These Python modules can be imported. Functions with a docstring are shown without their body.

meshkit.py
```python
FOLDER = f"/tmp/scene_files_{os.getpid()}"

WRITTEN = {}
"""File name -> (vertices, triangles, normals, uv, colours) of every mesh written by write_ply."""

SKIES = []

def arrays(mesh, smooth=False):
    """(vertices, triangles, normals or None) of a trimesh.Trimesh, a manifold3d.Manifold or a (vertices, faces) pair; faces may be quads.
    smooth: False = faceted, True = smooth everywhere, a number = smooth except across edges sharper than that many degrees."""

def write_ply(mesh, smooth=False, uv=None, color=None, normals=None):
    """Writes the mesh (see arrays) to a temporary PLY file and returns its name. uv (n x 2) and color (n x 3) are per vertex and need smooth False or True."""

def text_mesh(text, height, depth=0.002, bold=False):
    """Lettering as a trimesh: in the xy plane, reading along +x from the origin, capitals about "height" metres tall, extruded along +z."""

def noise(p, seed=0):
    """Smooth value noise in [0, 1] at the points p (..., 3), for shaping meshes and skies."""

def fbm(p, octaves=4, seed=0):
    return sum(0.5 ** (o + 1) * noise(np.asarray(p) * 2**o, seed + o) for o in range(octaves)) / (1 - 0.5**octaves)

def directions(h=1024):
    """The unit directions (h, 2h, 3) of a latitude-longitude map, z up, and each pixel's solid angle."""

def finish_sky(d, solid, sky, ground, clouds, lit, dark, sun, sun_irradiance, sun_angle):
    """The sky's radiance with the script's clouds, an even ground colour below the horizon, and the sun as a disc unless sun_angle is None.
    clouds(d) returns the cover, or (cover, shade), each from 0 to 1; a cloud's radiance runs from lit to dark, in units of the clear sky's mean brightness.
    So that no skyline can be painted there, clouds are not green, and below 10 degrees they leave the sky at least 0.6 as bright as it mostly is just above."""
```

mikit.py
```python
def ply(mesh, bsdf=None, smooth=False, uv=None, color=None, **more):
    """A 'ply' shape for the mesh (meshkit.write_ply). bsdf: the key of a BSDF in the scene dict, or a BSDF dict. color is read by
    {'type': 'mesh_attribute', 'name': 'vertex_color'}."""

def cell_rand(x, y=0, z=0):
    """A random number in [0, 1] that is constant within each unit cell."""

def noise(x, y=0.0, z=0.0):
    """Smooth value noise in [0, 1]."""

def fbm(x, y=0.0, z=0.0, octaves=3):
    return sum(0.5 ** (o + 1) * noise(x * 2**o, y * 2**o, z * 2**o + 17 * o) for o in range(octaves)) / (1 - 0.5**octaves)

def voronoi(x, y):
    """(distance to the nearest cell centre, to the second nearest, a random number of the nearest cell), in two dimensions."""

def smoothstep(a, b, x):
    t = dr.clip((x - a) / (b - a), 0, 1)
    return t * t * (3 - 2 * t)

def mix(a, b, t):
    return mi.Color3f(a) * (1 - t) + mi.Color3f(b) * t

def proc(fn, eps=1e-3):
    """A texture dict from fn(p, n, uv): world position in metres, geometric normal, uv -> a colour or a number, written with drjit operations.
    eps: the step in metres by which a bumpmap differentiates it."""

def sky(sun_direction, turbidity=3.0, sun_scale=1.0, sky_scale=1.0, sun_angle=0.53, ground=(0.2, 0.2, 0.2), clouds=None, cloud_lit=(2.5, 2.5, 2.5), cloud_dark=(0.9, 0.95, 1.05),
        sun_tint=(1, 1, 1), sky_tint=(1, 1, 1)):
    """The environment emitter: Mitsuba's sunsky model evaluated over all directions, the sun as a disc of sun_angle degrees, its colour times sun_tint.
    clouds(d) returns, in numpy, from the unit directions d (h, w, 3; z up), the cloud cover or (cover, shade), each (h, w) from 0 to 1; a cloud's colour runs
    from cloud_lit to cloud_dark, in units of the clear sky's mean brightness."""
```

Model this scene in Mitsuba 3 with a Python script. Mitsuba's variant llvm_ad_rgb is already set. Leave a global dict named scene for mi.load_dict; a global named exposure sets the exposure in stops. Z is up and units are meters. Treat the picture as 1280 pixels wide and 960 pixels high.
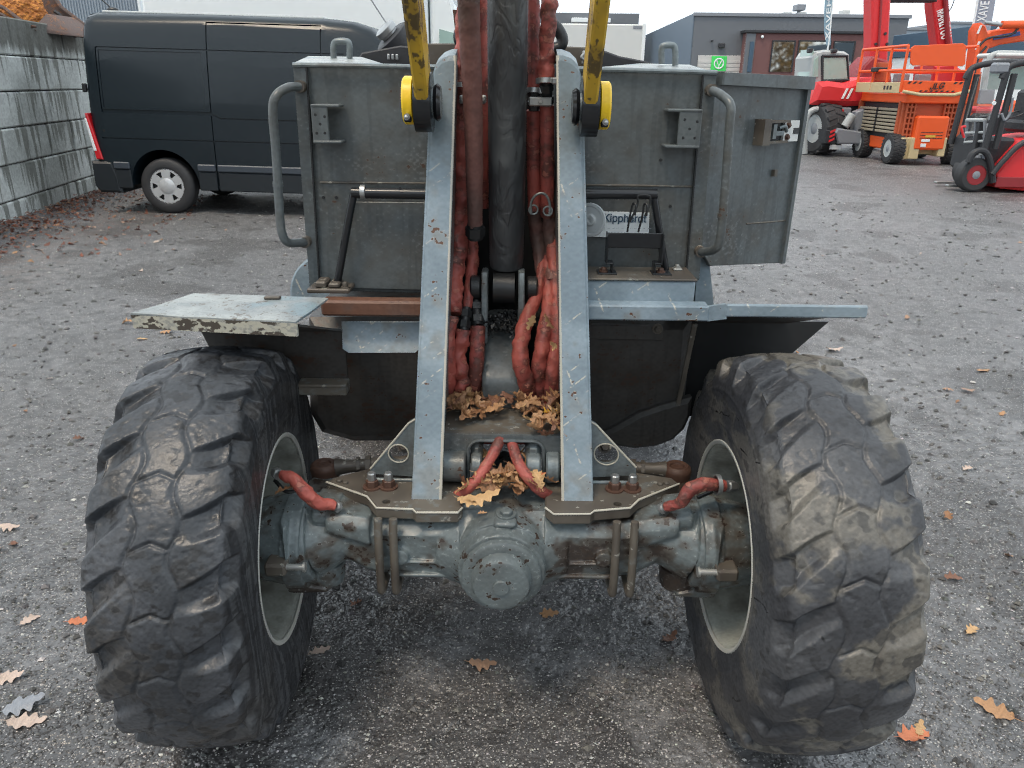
import math, random
import numpy as np, trimesh, drjit as dr, mitsuba as mi, mikit, meshkit
import manifold3d as m3
from shapely.geometry import Polygon
from mikit import fbm, noise, voronoi, cell_rand, smoothstep, mix, proc

T = mi.ScalarTransform4f
scene, labels = {}, {}
rng = np.random.default_rng(11)
PI = math.pi

# ---------------------------------------------------------------- camera, sky, exposure
exposure = 2.3
PITCH, ROLL, EYE = math.radians(21.4), math.radians(0.7), 1.6
_up = np.array([-math.sin(ROLL), math.sin(PITCH) * math.cos(ROLL), math.cos(PITCH) * math.cos(ROLL)])
scene['camera'] = {'type': 'perspective', 'fov': math.degrees(2 * math.atan(640 / 961)), 'fov_axis': 'x', 'near_clip': 0.05, 'far_clip': 600.0,
                   'to_world': T().look_at(origin=[0, 0, EYE], target=[0, math.cos(PITCH), EYE - math.sin(PITCH)], up=_up.tolist())}


def cloud_cover(d):
    n = meshkit.fbm(d * np.array([2.0, 2.0, 3.5]) + 3.0, 4, 5)
    return np.ones(d.shape[:2]), np.clip((n - 0.45) * 1.1, 0, 0.55)


scene['sky'] = mikit.sky((-0.25, -0.35, 0.9), turbidity=4, sun_scale=0.28, sun_angle=16, clouds=cloud_cover, cloud_lit=(2.3, 2.55, 2.75), cloud_dark=(1.45, 1.62, 1.78))


# ---------------------------------------------------------------- helpers: meshes
def cat(*ms):
    return trimesh.util.concatenate([m for m in ms if m is not None])


def unit(v):
    v = np.asarray(v, float)
    return v / np.linalg.norm(v)


def frame(n):
    n = unit(n)
    a = np.array([0, 0, 1.0]) if abs(n[2]) < 0.9 else np.array([0, 1.0, 0])
    u = unit(np.cross(a, n))
    return u, np.cross(n, u), n


def hull(pts):
    m = m3.Manifold.hull_points(np.asarray(pts, np.float32))
    return man2tri(m)


def man2tri(m):
    q = m.to_mesh()
    return trimesh.Trimesh(q.vert_properties[:, :3], q.tri_verts, process=False)


def tri2man(t):
    t = t.copy()
    t.merge_vertices()
    return m3.Manifold(m3.Mesh(np.asarray(t.vertices, np.float32), np.asarray(t.faces, np.uint32)))


def cbox(lo, hi, c=0.004, R=None, at=None):
    """A box with chamfered edges; with R and at: rotated and moved."""
    lo, hi = np.minimum(lo, hi), np.maximum(lo, hi)
    c = min(c, 0.45 * float((hi - lo).min()))
    pts = []
    for sx in (0, 1):
        for sy in (0, 1):
            for sz in (0, 1):
                s = np.array([sx, sy, sz])
                p = np.where(s == 1, hi, lo).astype(float)
                for k in range(3):
                    q = p + np.where(s == 1, -c, c)
                    q[k] = p[k]
                    pts.append(q)
    m = hull(pts)
    if R is not None:
        m.vertices = m.vertices @ np.asarray(R).T
    if at is not None:
        m.vertices = m.vertices + np.asarray(at)
    return m


def box(lo, hi):
    return cbox(lo, hi, 0.002)


def rotz(a):
    c, s = math.cos(a), math.sin(a)
    return np.array([[c, -s, 0], [s, c, 0], [0, 0, 1.0]])


def roty(a):
    c, s = math.cos(a), math.sin(a)
    return np.array([[c, 0, s], [0, 1, 0], [-s, 0, c]])


def rotx(a):
    c, s = math.cos(a), math.sin(a)
    return np.array([[1, 0, 0], [0, c, -s], [0, s, c]])


def inset(poly, c):
    """Polygon (n,2, counter-clockwise) with every edge moved inwards by c."""
    p = np.asarray(poly, float)
    e = np.roll(p, -1, 0) - p
    e /= np.maximum(np.linalg.norm(e, axis=1, keepdims=True), 1e-9)
    nrm = np.stack([-e[:, 1], e[:, 0]], 1)
    a, b = np.roll(nrm, 1, 0), nrm
    k = np.maximum(1 + (a * b).sum(1, keepdims=True), 0.35)
    return p + c * (a + b) / k


def prism(pts, vec, c=0.0, holes=()):
    """The planar polygon pts (3-D) pushed along vec; c chamfers its two rims."""
    pts, vec = np.asarray(pts, float), np.asarray(vec, float)
    L = np.linalg.norm(vec)
    u, v, n = frame(vec)
    o = pts.mean(0)
    q = np.stack([(pts - o) @ u, (pts - o) @ v], 1)
    hs = [np.stack([(np.asarray(h) - o) @ u, (np.asarray(h) - o) @ v], 1) for h in holes]
    area = 0.5 * np.sum(q[:, 0] * np.roll(q[:, 1], -1) - np.roll(q[:, 0], -1) * q[:, 1])
    if area < 0:
        q = q[::-1]
    if hs or c <= 0:
        m = trimesh.creation.extrude_polygon(Polygon(q, hs), L, engine='earcut')
        w = m.vertices
    else:
        c = min(c, L * 0.4)
        i = inset(q, c)
        k = len(q)
        w = np.vstack([np.c_[i, np.zeros(k)], np.c_[q, np.full(k, c)], np.c_[q, np.full(k, L - c)], np.c_[i, np.full(k, L)]])
        a = np.arange(k)
        b = (a + 1) % k
        f = []
        for r in range(3):
            f += np.stack([a + r * k, b + r * k, b + (r + 1) * k], 1).tolist() + np.stack([a + r * k, b + (r + 1) * k, a + (r + 1) * k], 1).tolist()
        vv, cap = trimesh.creation.triangulate_polygon(Polygon(i), engine='earcut')
        cap = np.linalg.norm(np.asarray(vv)[:, None] - i[None], axis=2).argmin(1)[cap]
        t0, t1 = i[cap[:, 1]] - i[cap[:, 0]], i[cap[:, 2]] - i[cap[:, 0]]
        s = t0[:, 0] * t1[:, 1] - t0[:, 1] * t1[:, 0]
        cap[s < 0] = cap[s < 0][:, ::-1]
        f += cap[:, ::-1].tolist() + (cap + 3 * k).tolist()
        m = trimesh.Trimesh(w, np.array(f), process=False)
    m.vertices = o + w[:, :1] * u + w[:, 1:2] * v + w[:, 2:] * n
    return m


def catmull(pts, per=8):
    p = np.asarray(pts, float)
    if len(p) < 3:
        t = np.linspace(0, 1, per + 1)[:, None]
        return p[0] * (1 - t) + p[1] * t
    q = np.vstack([2 * p[0] - p[1], p, 2 * p[-1] - p[-2]])
    out = []
    for i in range(1, len(q) - 2):
        t = np.linspace(0, 1, per, endpoint=False)[:, None]
        a, b, c, d = q[i - 1], q[i], q[i + 1], q[i + 2]
        out.append(0.5 * (2 * b + (c - a) * t + (2 * a - 5 * b + 4 * c - d) * t * t + (3 * b - a - 3 * c + d) * t ** 3))
    return np.vstack([*out, p[-1:]])


def tube(pts, r, sides=12, per=8, smooth=True, wrinkle=0.0, freq=60.0, seed=0, fold=0.0):
    """A tube along the points; r a number or a list per point; wrinkle and fold roughen it like a cloth sleeve."""
    p = catmull(pts, per) if smooth else np.asarray(pts, float)
    rr = np.full(len(p), r) if np.isscalar(r) else np.interp(np.linspace(0, 1, len(p)), np.linspace(0, 1, len(r)), r)
    t = np.gradient(p, axis=0)
    t /= np.linalg.norm(t, axis=1, keepdims=True)
    u = frame(t[0])[0]
    a = np.linspace(0, 2 * PI, sides, endpoint=False)
    s = np.r_[0, np.cumsum(np.linalg.norm(np.diff(p, axis=0), axis=1))]
    rings = []
    for i in range(len(p)):
        u = unit(u - t[i] * (u @ t[i]))
        v = np.cross(t[i], u)
        k = rr[i] * np.ones(sides)
        if wrinkle or fold:
            q = np.stack([np.cos(a) * 1.3, np.sin(a) * 1.3, np.full(sides, s[i] * freq)], 1) + seed * 7.3
            k = k * (1 + wrinkle * 2 * (meshkit.fbm(q, 3, seed) - 0.5) + fold * (np.sin(s[i] * freq * 2.2 + 2.0 * np.sin(a + seed) + 5 * meshkit.noise(q * 0.35, seed))))
        rings.append(p[i] + k[:, None] * (np.cos(a)[:, None] * u + np.sin(a)[:, None] * v))
    return skin(rings)


def skin(rings, caps=True, close=False):
    """Rings of equal count joined into a closed mesh."""
    R = np.array(rings)
    n, k, _ = R.shape
    a = np.arange(k)
    b = (a + 1) % k
    f = []
    for i in range(n if close else n - 1):
        o, q = i * k, ((i + 1) % n) * k
        f += np.stack([a + o, b + o, b + q], 1).tolist() + np.stack([a + o, b + q, a + q], 1).tolist()
    v = R.reshape(-1, 3)
    if caps and not close:
        v = np.vstack([v, R[0].mean(0), R[-1].mean(0)])
        f += np.stack([b, a, a * 0 + n * k], 1).tolist() + np.stack([a + (n - 1) * k, b + (n - 1) * k, a * 0 + n * k + 1], 1).tolist()
    return trimesh.Trimesh(v, np.array(f), process=False)


def lathe(prof, at, axis, sides=40, closed=False):
    """Profile points (along the axis, radius) turned round the axis through at."""
    u, v, n = frame(axis)
    a = np.linspace(0, 2 * PI, sides, endpoint=False)
    rings = [np.asarray(at) + n * h + max(r, 1e-4) * (np.cos(a)[:, None] * u + np.sin(a)[:, None] * v) for h, r in prof]
    return skin(rings, caps=not closed, close=closed)


def cyl(p, q, r, sides=24, c=0.0):
    p, q = np.asarray(p, float), np.asarray(q, float)
    L = np.linalg.norm(q - p)
    prof = [(0, r), (L, r)] if c <= 0 else [(0, r - c), (c, r), (L - c, r), (L, r - c)]
    return lathe(prof, p, q - p, sides)


def bolt(at, axis, r=0.011, h=0.012, washer=True):
    at = np.asarray(at, float)
    n = unit(axis)
    m = [lathe([(-0.004, r * 0.8), (0, r), (h * 0.75, r), (h, r * 0.8)], at + n * (0.003 if washer else 0), n, 6)]
    if washer:
        m.append(lathe([(-0.003, r * 1.5), (0.003, r * 1.5)], at, n, 20))
    return cat(*m)


def sphere(c, r, sub=3):
    m = trimesh.creation.icosphere(subdivisions=sub, radius=1.0)
    m.vertices = m.vertices * np.asarray(r) + np.asarray(c)
    return m


def text(s, height, at, right, up, depth=0.002, bold=False, width=None):
    """Lettering in the plane of right and up, its lower left corner at 'at'."""
    m = meshkit.text_mesh(s, height, depth, bold)
    v = np.array(m.vertices)
    if width:
        v[:, 0] *= width / max(v[:, 0].max(), 1e-6)
    r, u = unit(right), unit(up)
    n = np.cross(r, u)
    m.vertices = np.asarray(at) + v[:, :1] * r + v[:, 1:2] * u + v[:, 2:] * n
    return m


def rough(m, amp, freq, seed=0, octaves=3):
    """Shift the vertices along their normals by noise."""
    m = m.copy()
    n = m.vertex_normals
    m.vertices = m.vertices + n * (amp * 2 * (meshkit.fbm(m.vertices * freq, octaves, seed) - 0.5))[:, None]
    return m


def cast(mans, edge=0.007, it=8, amp=0.0012, freq=45, seed=0):
    """Manifolds joined, refined and smoothed like a casting."""
    m = m3.Manifold.batch_boolean(mans, m3.OpType.Add).refine_to_length(edge)
    t = man2tri(m)
    t.merge_vertices()
    t.update_faces(t.nondegenerate_faces())
    t.remove_unreferenced_vertices()
    L = trimesh.smoothing.laplacian_calculation(t, equal_weight=True)
    v = np.array(t.vertices)
    ok = (np.asarray(L.sum(1)).ravel() > 0.99)[:, None]
    for _ in range(max(1, it // 2)):
        v = v + np.where(ok, 0.5 * (L.dot(v) - v), 0)
    t.vertices = v
    return rough(t, amp, freq, seed)


def mhull(pts):
    return m3.Manifold.hull_points(np.asarray(pts, np.float32))


def mcyl(p, q, r, r2=None, sides=40):
    p, q = np.asarray(p, float), np.asarray(q, float)
    u, v, n = frame(q - p)
    a = np.linspace(0, 2 * PI, sides, endpoint=False)
    ring = np.cos(a)[:, None] * u + np.sin(a)[:, None] * v
    return mhull(np.vstack([p + r * ring, q + (r if r2 is None else r2) * ring]))


def mbox(lo, hi, c=0.01):
    return tri2man(cbox(lo, hi, c))


# ---------------------------------------------------------------- helpers: scene entries
def number(key):
    if key not in scene and not any(k.startswith(key + '__') for k in USED.get(key, ())):
        return key
    i = 1
    while f'{key}_{i:03d}' in scene:
        i += 1
    return f'{key}_{i:03d}'


USED = {}


def add(name, mesh, m, parent=None, label=None, smooth=35, **kw):
    """One entry of the scene: name under its parent's key, numbered when taken."""
    key = (parent + '__' if parent else '') + name
    if key in scene or key in TAKEN:
        i = 1
        while f'{key}_{i:03d}' in scene or f'{key}_{i:03d}' in TAKEN:
            i += 1
        key = f'{key}_{i:03d}'
    if len(mesh.faces) == 0:
        raise ValueError(f'{key} is empty')
    scene[key] = mikit.ply(mesh, m, smooth=smooth, **kw)
    if label:
        labels.setdefault(key, {})['label'] = label
    return key


TAKEN = set()


def thing(name, label, category, group=None):
    """A thing of several entries: its key."""
    key, i = name, 1
    while key in TAKEN or key in scene:
        key = f'{name}_{i:03d}'
        i += 1
    TAKEN.add(key)
    labels[key] = {'label': label, 'category': category}
    if group:
        labels[key]['group'] = group
    return key


part_ = thing


def part(name, parent, label=None):
    """A part made of sub-parts only: its key."""
    key, i = f'{parent}__{name}', 1
    while key in TAKEN or key in scene:
        key = f'{parent}__{name}_{i:03d}'
        i += 1
    TAKEN.add(key)
    if label:
        labels[key] = {'label': label}
    return key


def one(name, mesh, m, label, category, group=None, smooth=35, kind=None, **kw):
    """A thing that is one mesh."""
    key = add(name, mesh, m, smooth=smooth, **kw)
    labels[key] = {'label': label, 'category': category}
    if group:
        labels[key]['group'] = group
    if kind:
        labels[key]['kind'] = kind
    return key


def structure(name, mesh, m, label, smooth=False, **kw):
    key = add(name, mesh, m, smooth=smooth, **kw)
    labels[key] = {'label': label, 'kind': 'structure', 'category': name.replace('_', ' ')}
    return key

# ---------------------------------------------------------------- materials
def mat(name, color, rough=0.5, bump=None, bscale=1.0, **kw):
    c = color if isinstance(color, dict) else {'type': 'rgb', 'value': list(color)}
    b = {'type': 'principled', 'base_color': c, 'roughness': rough, **kw}
    if bump is not None:
        b = {'type': 'bumpmap', 'height': proc(bump), 'scale': bscale, 'bsdf': b}
    scene[name] = {'type': 'twosided', 'bsdf': b}
    return name


def painted(base, dirt, seed, rust=(0.062, 0.034, 0.022), rust_at=0.70, dirt_amount=0.6, streak=0.35, pale=0.0):
    """Old machine paint: broad grime, vertical run marks, rust spots, pale scuffs."""
    def fn(p, n, uv):
        a = fbm(p.x * 5 + seed, p.y * 5, p.z * 5, 3)
        s = fbm(p.x * 70 + seed, p.y * 70, p.z * 4.0, 2)
        g = fbm(p.x * 23, p.y * 23 + seed, p.z * 23, 3)
        c = mix(base, dirt, dirt_amount * smoothstep(0.40, 0.72, a * 0.6 + g * 0.4))
        c = mix(c, [x * 0.55 for x in base], streak * smoothstep(0.54, 0.66, s))
        f = fbm(p.x * 130 + seed, p.y * 130, p.z * 130, 2)
        c = mix(c, [min(1, x * 1.7 + 0.05) for x in base], pale * smoothstep(0.60, 0.74, a * 0.55 + f * 0.45))
        c = c * (0.80 + 0.40 * f)
        return mix(c, rust, smoothstep(rust_at - 0.045, rust_at, g * 0.42 + a * 0.25 + f * 0.33))
    return proc(fn)


mat('mat_body', painted((0.090, 0.104, 0.109), (0.070, 0.068, 0.061), 3.1, dirt_amount=0.9, rust_at=0.715, streak=0.4, pale=0.25), 0.33)
def beam_fn(p, n, uv):
    a = fbm(p.x * 6 + 7, p.y * 6, p.z * 6, 3)
    f = fbm(p.x * 120, p.y * 120, p.z * 120, 2)
    g = fbm(p.x * 26 + 3, p.y * 26, p.z * 20, 3)
    c = mix((0.170, 0.218, 0.253), (0.235, 0.292, 0.332), smoothstep(0.4, 0.65, a))
    c = mix(c, (0.20, 0.195, 0.175), 0.55 * smoothstep(0.53, 0.66, a * 0.5 + g * 0.5))
    for ca, sa, k in ((0.80, 0.60, 31.0), (0.35, -0.94, 23.0)):
        u, v = p.x * ca + p.z * sa, (p.z * ca - p.x * sa) * k
        w = v - dr.floor(v)
        hit = smoothstep(0.70, 0.76, noise(u * 16, dr.floor(v) * 7.3, 1.0)) * smoothstep(0.07, 0.02, dr.abs(w - 0.5))
        c = mix(c, (0.50, 0.46, 0.38), 0.75 * hit * smoothstep(0.45, 0.6, f))
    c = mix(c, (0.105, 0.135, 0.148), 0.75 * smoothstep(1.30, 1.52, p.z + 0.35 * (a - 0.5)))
    c = c * (0.84 + 0.32 * f)
    return mix(c, (0.10, 0.05, 0.03), smoothstep(0.685, 0.71, g * 0.5 + f * 0.5))


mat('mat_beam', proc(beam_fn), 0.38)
mat('mat_worn', (0.42, 0.40, 0.34), 0.5)


def cast_fn(p, n, uv):
    a = fbm(p.x * 7 + 1.9, p.y * 7, p.z * 7, 3)
    g = fbm(p.x * 30, p.y * 30 + 1.9, p.z * 30, 3)
    f = fbm(p.x * 130, p.y * 130, p.z * 130, 2)
    c = mix((0.120, 0.143, 0.148), (0.095, 0.110, 0.112), smoothstep(0.4, 0.6, a))
    grime = smoothstep(0.10, 0.17, dr.abs(p.x + 0.02))          # the arms are oilier than the middle housing
    c = mix(c, (0.066, 0.060, 0.052), smoothstep(0.56 - 0.15 * grime, 0.72 - 0.15 * grime, a * 0.5 + g * 0.5))
    c = mix(c, (0.030, 0.022, 0.018), 0.9 * grime * smoothstep(0.55, 0.61, a * 0.6 + g * 0.4))
    c = mix(c, (0.25, 0.27, 0.265), 0.5 * smoothstep(0.60, 0.70, g * 0.4 + f * 0.6))
    c = c * (0.78 + 0.44 * f)
    return mix(c, (0.035, 0.024, 0.018), smoothstep(0.625, 0.655, g * 0.6 + f * 0.4))


mat('mat_cast', proc(cast_fn), 0.36)


def grime_fn(p, n, uv):
    a = fbm(p.x * 9, p.y * 9, p.z * 9, 3)
    g = fbm(p.x * 60, p.y * 60, p.z * 60, 3)
    c = mix((0.062, 0.052, 0.043), (0.105, 0.092, 0.075), smoothstep(0.3, 0.7, a))
    c = mix(c, (0.13, 0.145, 0.145), 0.6 * smoothstep(0.58, 0.70, a * 0.5 + g * 0.5))
    return mix(c, (0.26, 0.245, 0.21), 0.8 * smoothstep(0.73, 0.77, g))


mat('mat_grime', proc(grime_fn), 0.5)


def deck_fn(p, n, uv):
    a = fbm(p.x * 7, p.y * 9, p.z * 7, 3)
    g = fbm(p.x * 34, p.y * 34, p.z * 34, 4)
    c = mix((0.27, 0.29, 0.285), (0.17, 0.19, 0.195), smoothstep(0.35, 0.6, a))
    c = mix(c, (0.13, 0.20, 0.235), 0.6 * smoothstep(0.53, 0.62, a))
    f = fbm(p.x * 140, p.y * 140, p.z * 140, 2)
    c = mix(c, (0.085, 0.07, 0.055), 0.85 * smoothstep(0.57, 0.66, g * 0.4 + a * 0.15 + f * 0.45))
    return c * (0.78 + 0.44 * f)


mat('mat_deck', proc(deck_fn), 0.38)


def flake_fn(p, n, uv):
    g = fbm(p.x * 26, p.y * 26, p.z * 45, 3)
    f = fbm(p.x * 130, p.y * 130, p.z * 130, 2)
    c = mix((0.37, 0.355, 0.29), (0.25, 0.25, 0.225), smoothstep(0.4, 0.65, f))
    return mix(c, (0.055, 0.045, 0.035), smoothstep(0.49, 0.55, g * 0.65 + f * 0.35))


mat('mat_flake', proc(flake_fn), 0.55)
mat('mat_rust', painted((0.115, 0.052, 0.032), (0.10, 0.075, 0.065), 9.0, dirt_amount=0.8, streak=0.2, rust_at=0.9), 0.55)
mat('mat_belly', painted((0.042, 0.040, 0.038), (0.030, 0.023, 0.018), 4.4, rust=(0.04, 0.02, 0.012), rust_at=0.63, dirt_amount=0.9, streak=0.3), 0.45)
mat('mat_black', (0.014, 0.015, 0.016), 0.4)
mat('mat_gloss_black', (0.01, 0.011, 0.013), 0.22)
mat('mat_steel', (0.42, 0.43, 0.43), 0.38, metallic=0.85)
mat('mat_pin', painted((0.17, 0.20, 0.21), (0.08, 0.075, 0.065), 2.2, dirt_amount=0.8, rust_at=0.72), 0.35, metallic=0.3)
mat('mat_bolt_rust', (0.075, 0.038, 0.026), 0.6)
mat('mat_zinc', (0.36, 0.36, 0.34), 0.4, metallic=0.6)


def hose_fn(p, n, uv):
    a = fbm(p.x * 12, p.y * 12, p.z * 12, 3)
    g = fbm(p.x * 70, p.y * 70, p.z * 70, 3)
    c = mix((0.34, 0.078, 0.060), (0.22, 0.050, 0.042), smoothstep(0.35, 0.65, a))
    c = mix(c, (0.095, 0.036, 0.028), 0.9 * smoothstep(0.47, 0.62, a * 0.5 + g * 0.5))
    return mix(c, (0.48, 0.16, 0.11), 0.5 * smoothstep(0.62, 0.72, g))


def weave(p, n, uv):
    return 0.0012 * fbm(p.x * 190, p.y * 190, p.z * 190, 2)


mat('mat_hose', proc(hose_fn), 0.55, bump=weave)
mat('mat_hose_dirty', painted((0.15, 0.066, 0.055), (0.075, 0.05, 0.043), 5.5, dirt_amount=0.9, streak=0.15, rust_at=0.9), 0.6, bump=weave)


def yellow_fn(p, n, uv):
    a = fbm(p.x * 11, p.y * 11, p.z * 11, 3)
    g = fbm(p.x * 45, p.y * 45, p.z * 22, 3)
    c = mix((0.50, 0.31, 0.025), (0.30, 0.185, 0.025), smoothstep(0.4, 0.7, a))
    f = fbm(p.x * 120, p.y * 120, p.z * 60, 2)
    return mix(c, (0.055, 0.040, 0.022), 0.85 * smoothstep(0.54, 0.60, a * 0.3 + g * 0.4 + f * 0.3))


mat('mat_yellow_worn', proc(yellow_fn), 0.42)
mat('mat_yellow', (0.78, 0.50, 0.012), 0.35)


def sleeve_fn(p, n, uv):
    a = fbm(p.x * 10, p.y * 10, p.z * 6, 3)
    g = fbm(p.x * 55, p.y * 55, p.z * 14, 3)
    c = mix((0.042, 0.045, 0.048), (0.090, 0.095, 0.096), smoothstep(0.35, 0.65, a))
    return mix(c, (0.030, 0.030, 0.032), 0.6 * smoothstep(0.52, 0.60, g))


def sleeve_bump(p, n, uv):
    w = noise(p.x * 30, p.y * 30, p.z * 9)
    return 0.0012 * smoothstep(0.45, 0.52, fbm(p.x * 40 + w * 3, p.y * 40, p.z * 30 + w * 4, 2))


mat('mat_sleeve', proc(sleeve_fn), 0.42, bump=sleeve_bump)


def rubber_fn_left(p, n, uv):
    a = fbm(p.x * 6, p.y * 6, p.z * 6, 3)
    g = fbm(p.x * 40, p.y * 40, p.z * 40, 3)
    c = mix((0.028, 0.031, 0.036), (0.056, 0.060, 0.068), smoothstep(0.35, 0.7, a))
    c = mix(c, (0.055, 0.049, 0.042), 0.5 * smoothstep(0.50, 0.62, fbm(p.x * 5 + 9, p.y * 5, p.z * 4, 3) * 0.6 + g * 0.4))
    wall = smoothstep(-0.602, -0.592, p.x + 0.056 * (p.y - 1.72))
    run = fbm(p.y * 85 + 2 * noise(p.y * 9, p.z * 5, 0.0), p.z * 4, 3.0, 4)
    c = mix(c, mix((0.014, 0.014, 0.015), (0.058, 0.059, 0.061), smoothstep(0.40, 0.66, run)), 0.65 * wall)
    f = fbm(p.x * 150, p.y * 150, p.z * 150, 2)
    return mix(c, (0.014, 0.014, 0.015), 0.7 * smoothstep(0.56, 0.66, g)) * (0.6 + 0.8 * f)


CRACKS = [((0.537, 1.974, 0.835), (0.537, 1.775, 0.877)), ((0.537, 2.053, 0.763), (0.537, 1.792, 0.814)), ((0.537, 2.021, 0.755), (0.537, 1.632, 0.874)), ((0.537, 1.623, 0.809), (0.537, 1.406, 0.855)),
          ((0.537, 1.414, 0.543), (0.537, 1.263, 0.605)), ((0.537, 1.45, 0.237), (0.537, 1.341, 0.295)), ((0.744, 1.688, 0.978), (0.73, 1.498, 0.926)), ((0.613, 1.241, 0.599), (0.659, 1.231, 0.537)), ((0.705, 1.296, 0.736), (0.735, 1.289, 0.725))]


def rubber_fn_right(p, n, uv):
    a = fbm(p.x * 6 + 3, p.y * 6, p.z * 6, 3)
    g = fbm(p.x * 34, p.y * 34, p.z * 34, 3)
    c = mix((0.030, 0.031, 0.035), (0.062, 0.064, 0.069), smoothstep(0.35, 0.7, a))
    m = fbm(p.x * 7 + 21, p.y * 4, p.z * 7.5 + 2, 3) * 0.75 + g * 0.25
    tread = smoothstep(0.515, 0.56, p.x)
    c = mix(c, (0.140, 0.128, 0.106), 0.7 * tread * smoothstep(0.50, 0.58, m))
    crack = mi.Float(1.0)
    wob = 0.010 * (noise(p.x * 40, p.y * 40, p.z * 40) - 0.5) + 0.016 * (noise(p.x * 13, p.y * 13, p.z * 13) - 0.5)
    for a0, a1 in CRACKS:
        ab = [q - w for q, w in zip(a1, a0)]
        t = dr.clip(((p.x - a0[0]) * ab[0] + (p.y - a0[1]) * ab[1] + (p.z - a0[2]) * ab[2]) / sum(q * q for q in ab), 0, 1)
        ex, ey, ez = p.x - a0[0] - ab[0] * t, p.y - a0[1] - ab[1] * t + wob, p.z - a0[2] - ab[2] * t + wob
        crack = dr.minimum(crack, dr.sqrt(ey * ey + ez * ez + 0.25 * ex * ex) / (1.15 - t * 0.6))
    c = mix((0.004, 0.004, 0.004), c, smoothstep(0.0016, 0.0034, crack))
    f = fbm(p.x * 150, p.y * 150, p.z * 150, 2)
    return mix(c, (0.02, 0.02, 0.021), 0.6 * smoothstep(0.58, 0.68, g)) * (0.65 + 0.7 * f)


def rubber_bump(p, n, uv):
    return 0.0009 * fbm(p.x * 170, p.y * 170, p.z * 170, 3)


mat('mat_rubber_left', proc(rubber_fn_left), 0.38, bump=rubber_bump)
mat('mat_rubber_right', proc(rubber_fn_right), 0.42, bump=rubber_bump)
mat('mat_rubber', (0.03, 0.03, 0.032), 0.6)
mat('mat_rim', painted((0.30, 0.315, 0.285), (0.14, 0.135, 0.115), 6.6, dirt_amount=0.9, streak=0.1, rust_at=0.74), 0.45)
mat('mat_rim_lip', (0.36, 0.36, 0.33), 0.4)


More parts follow.
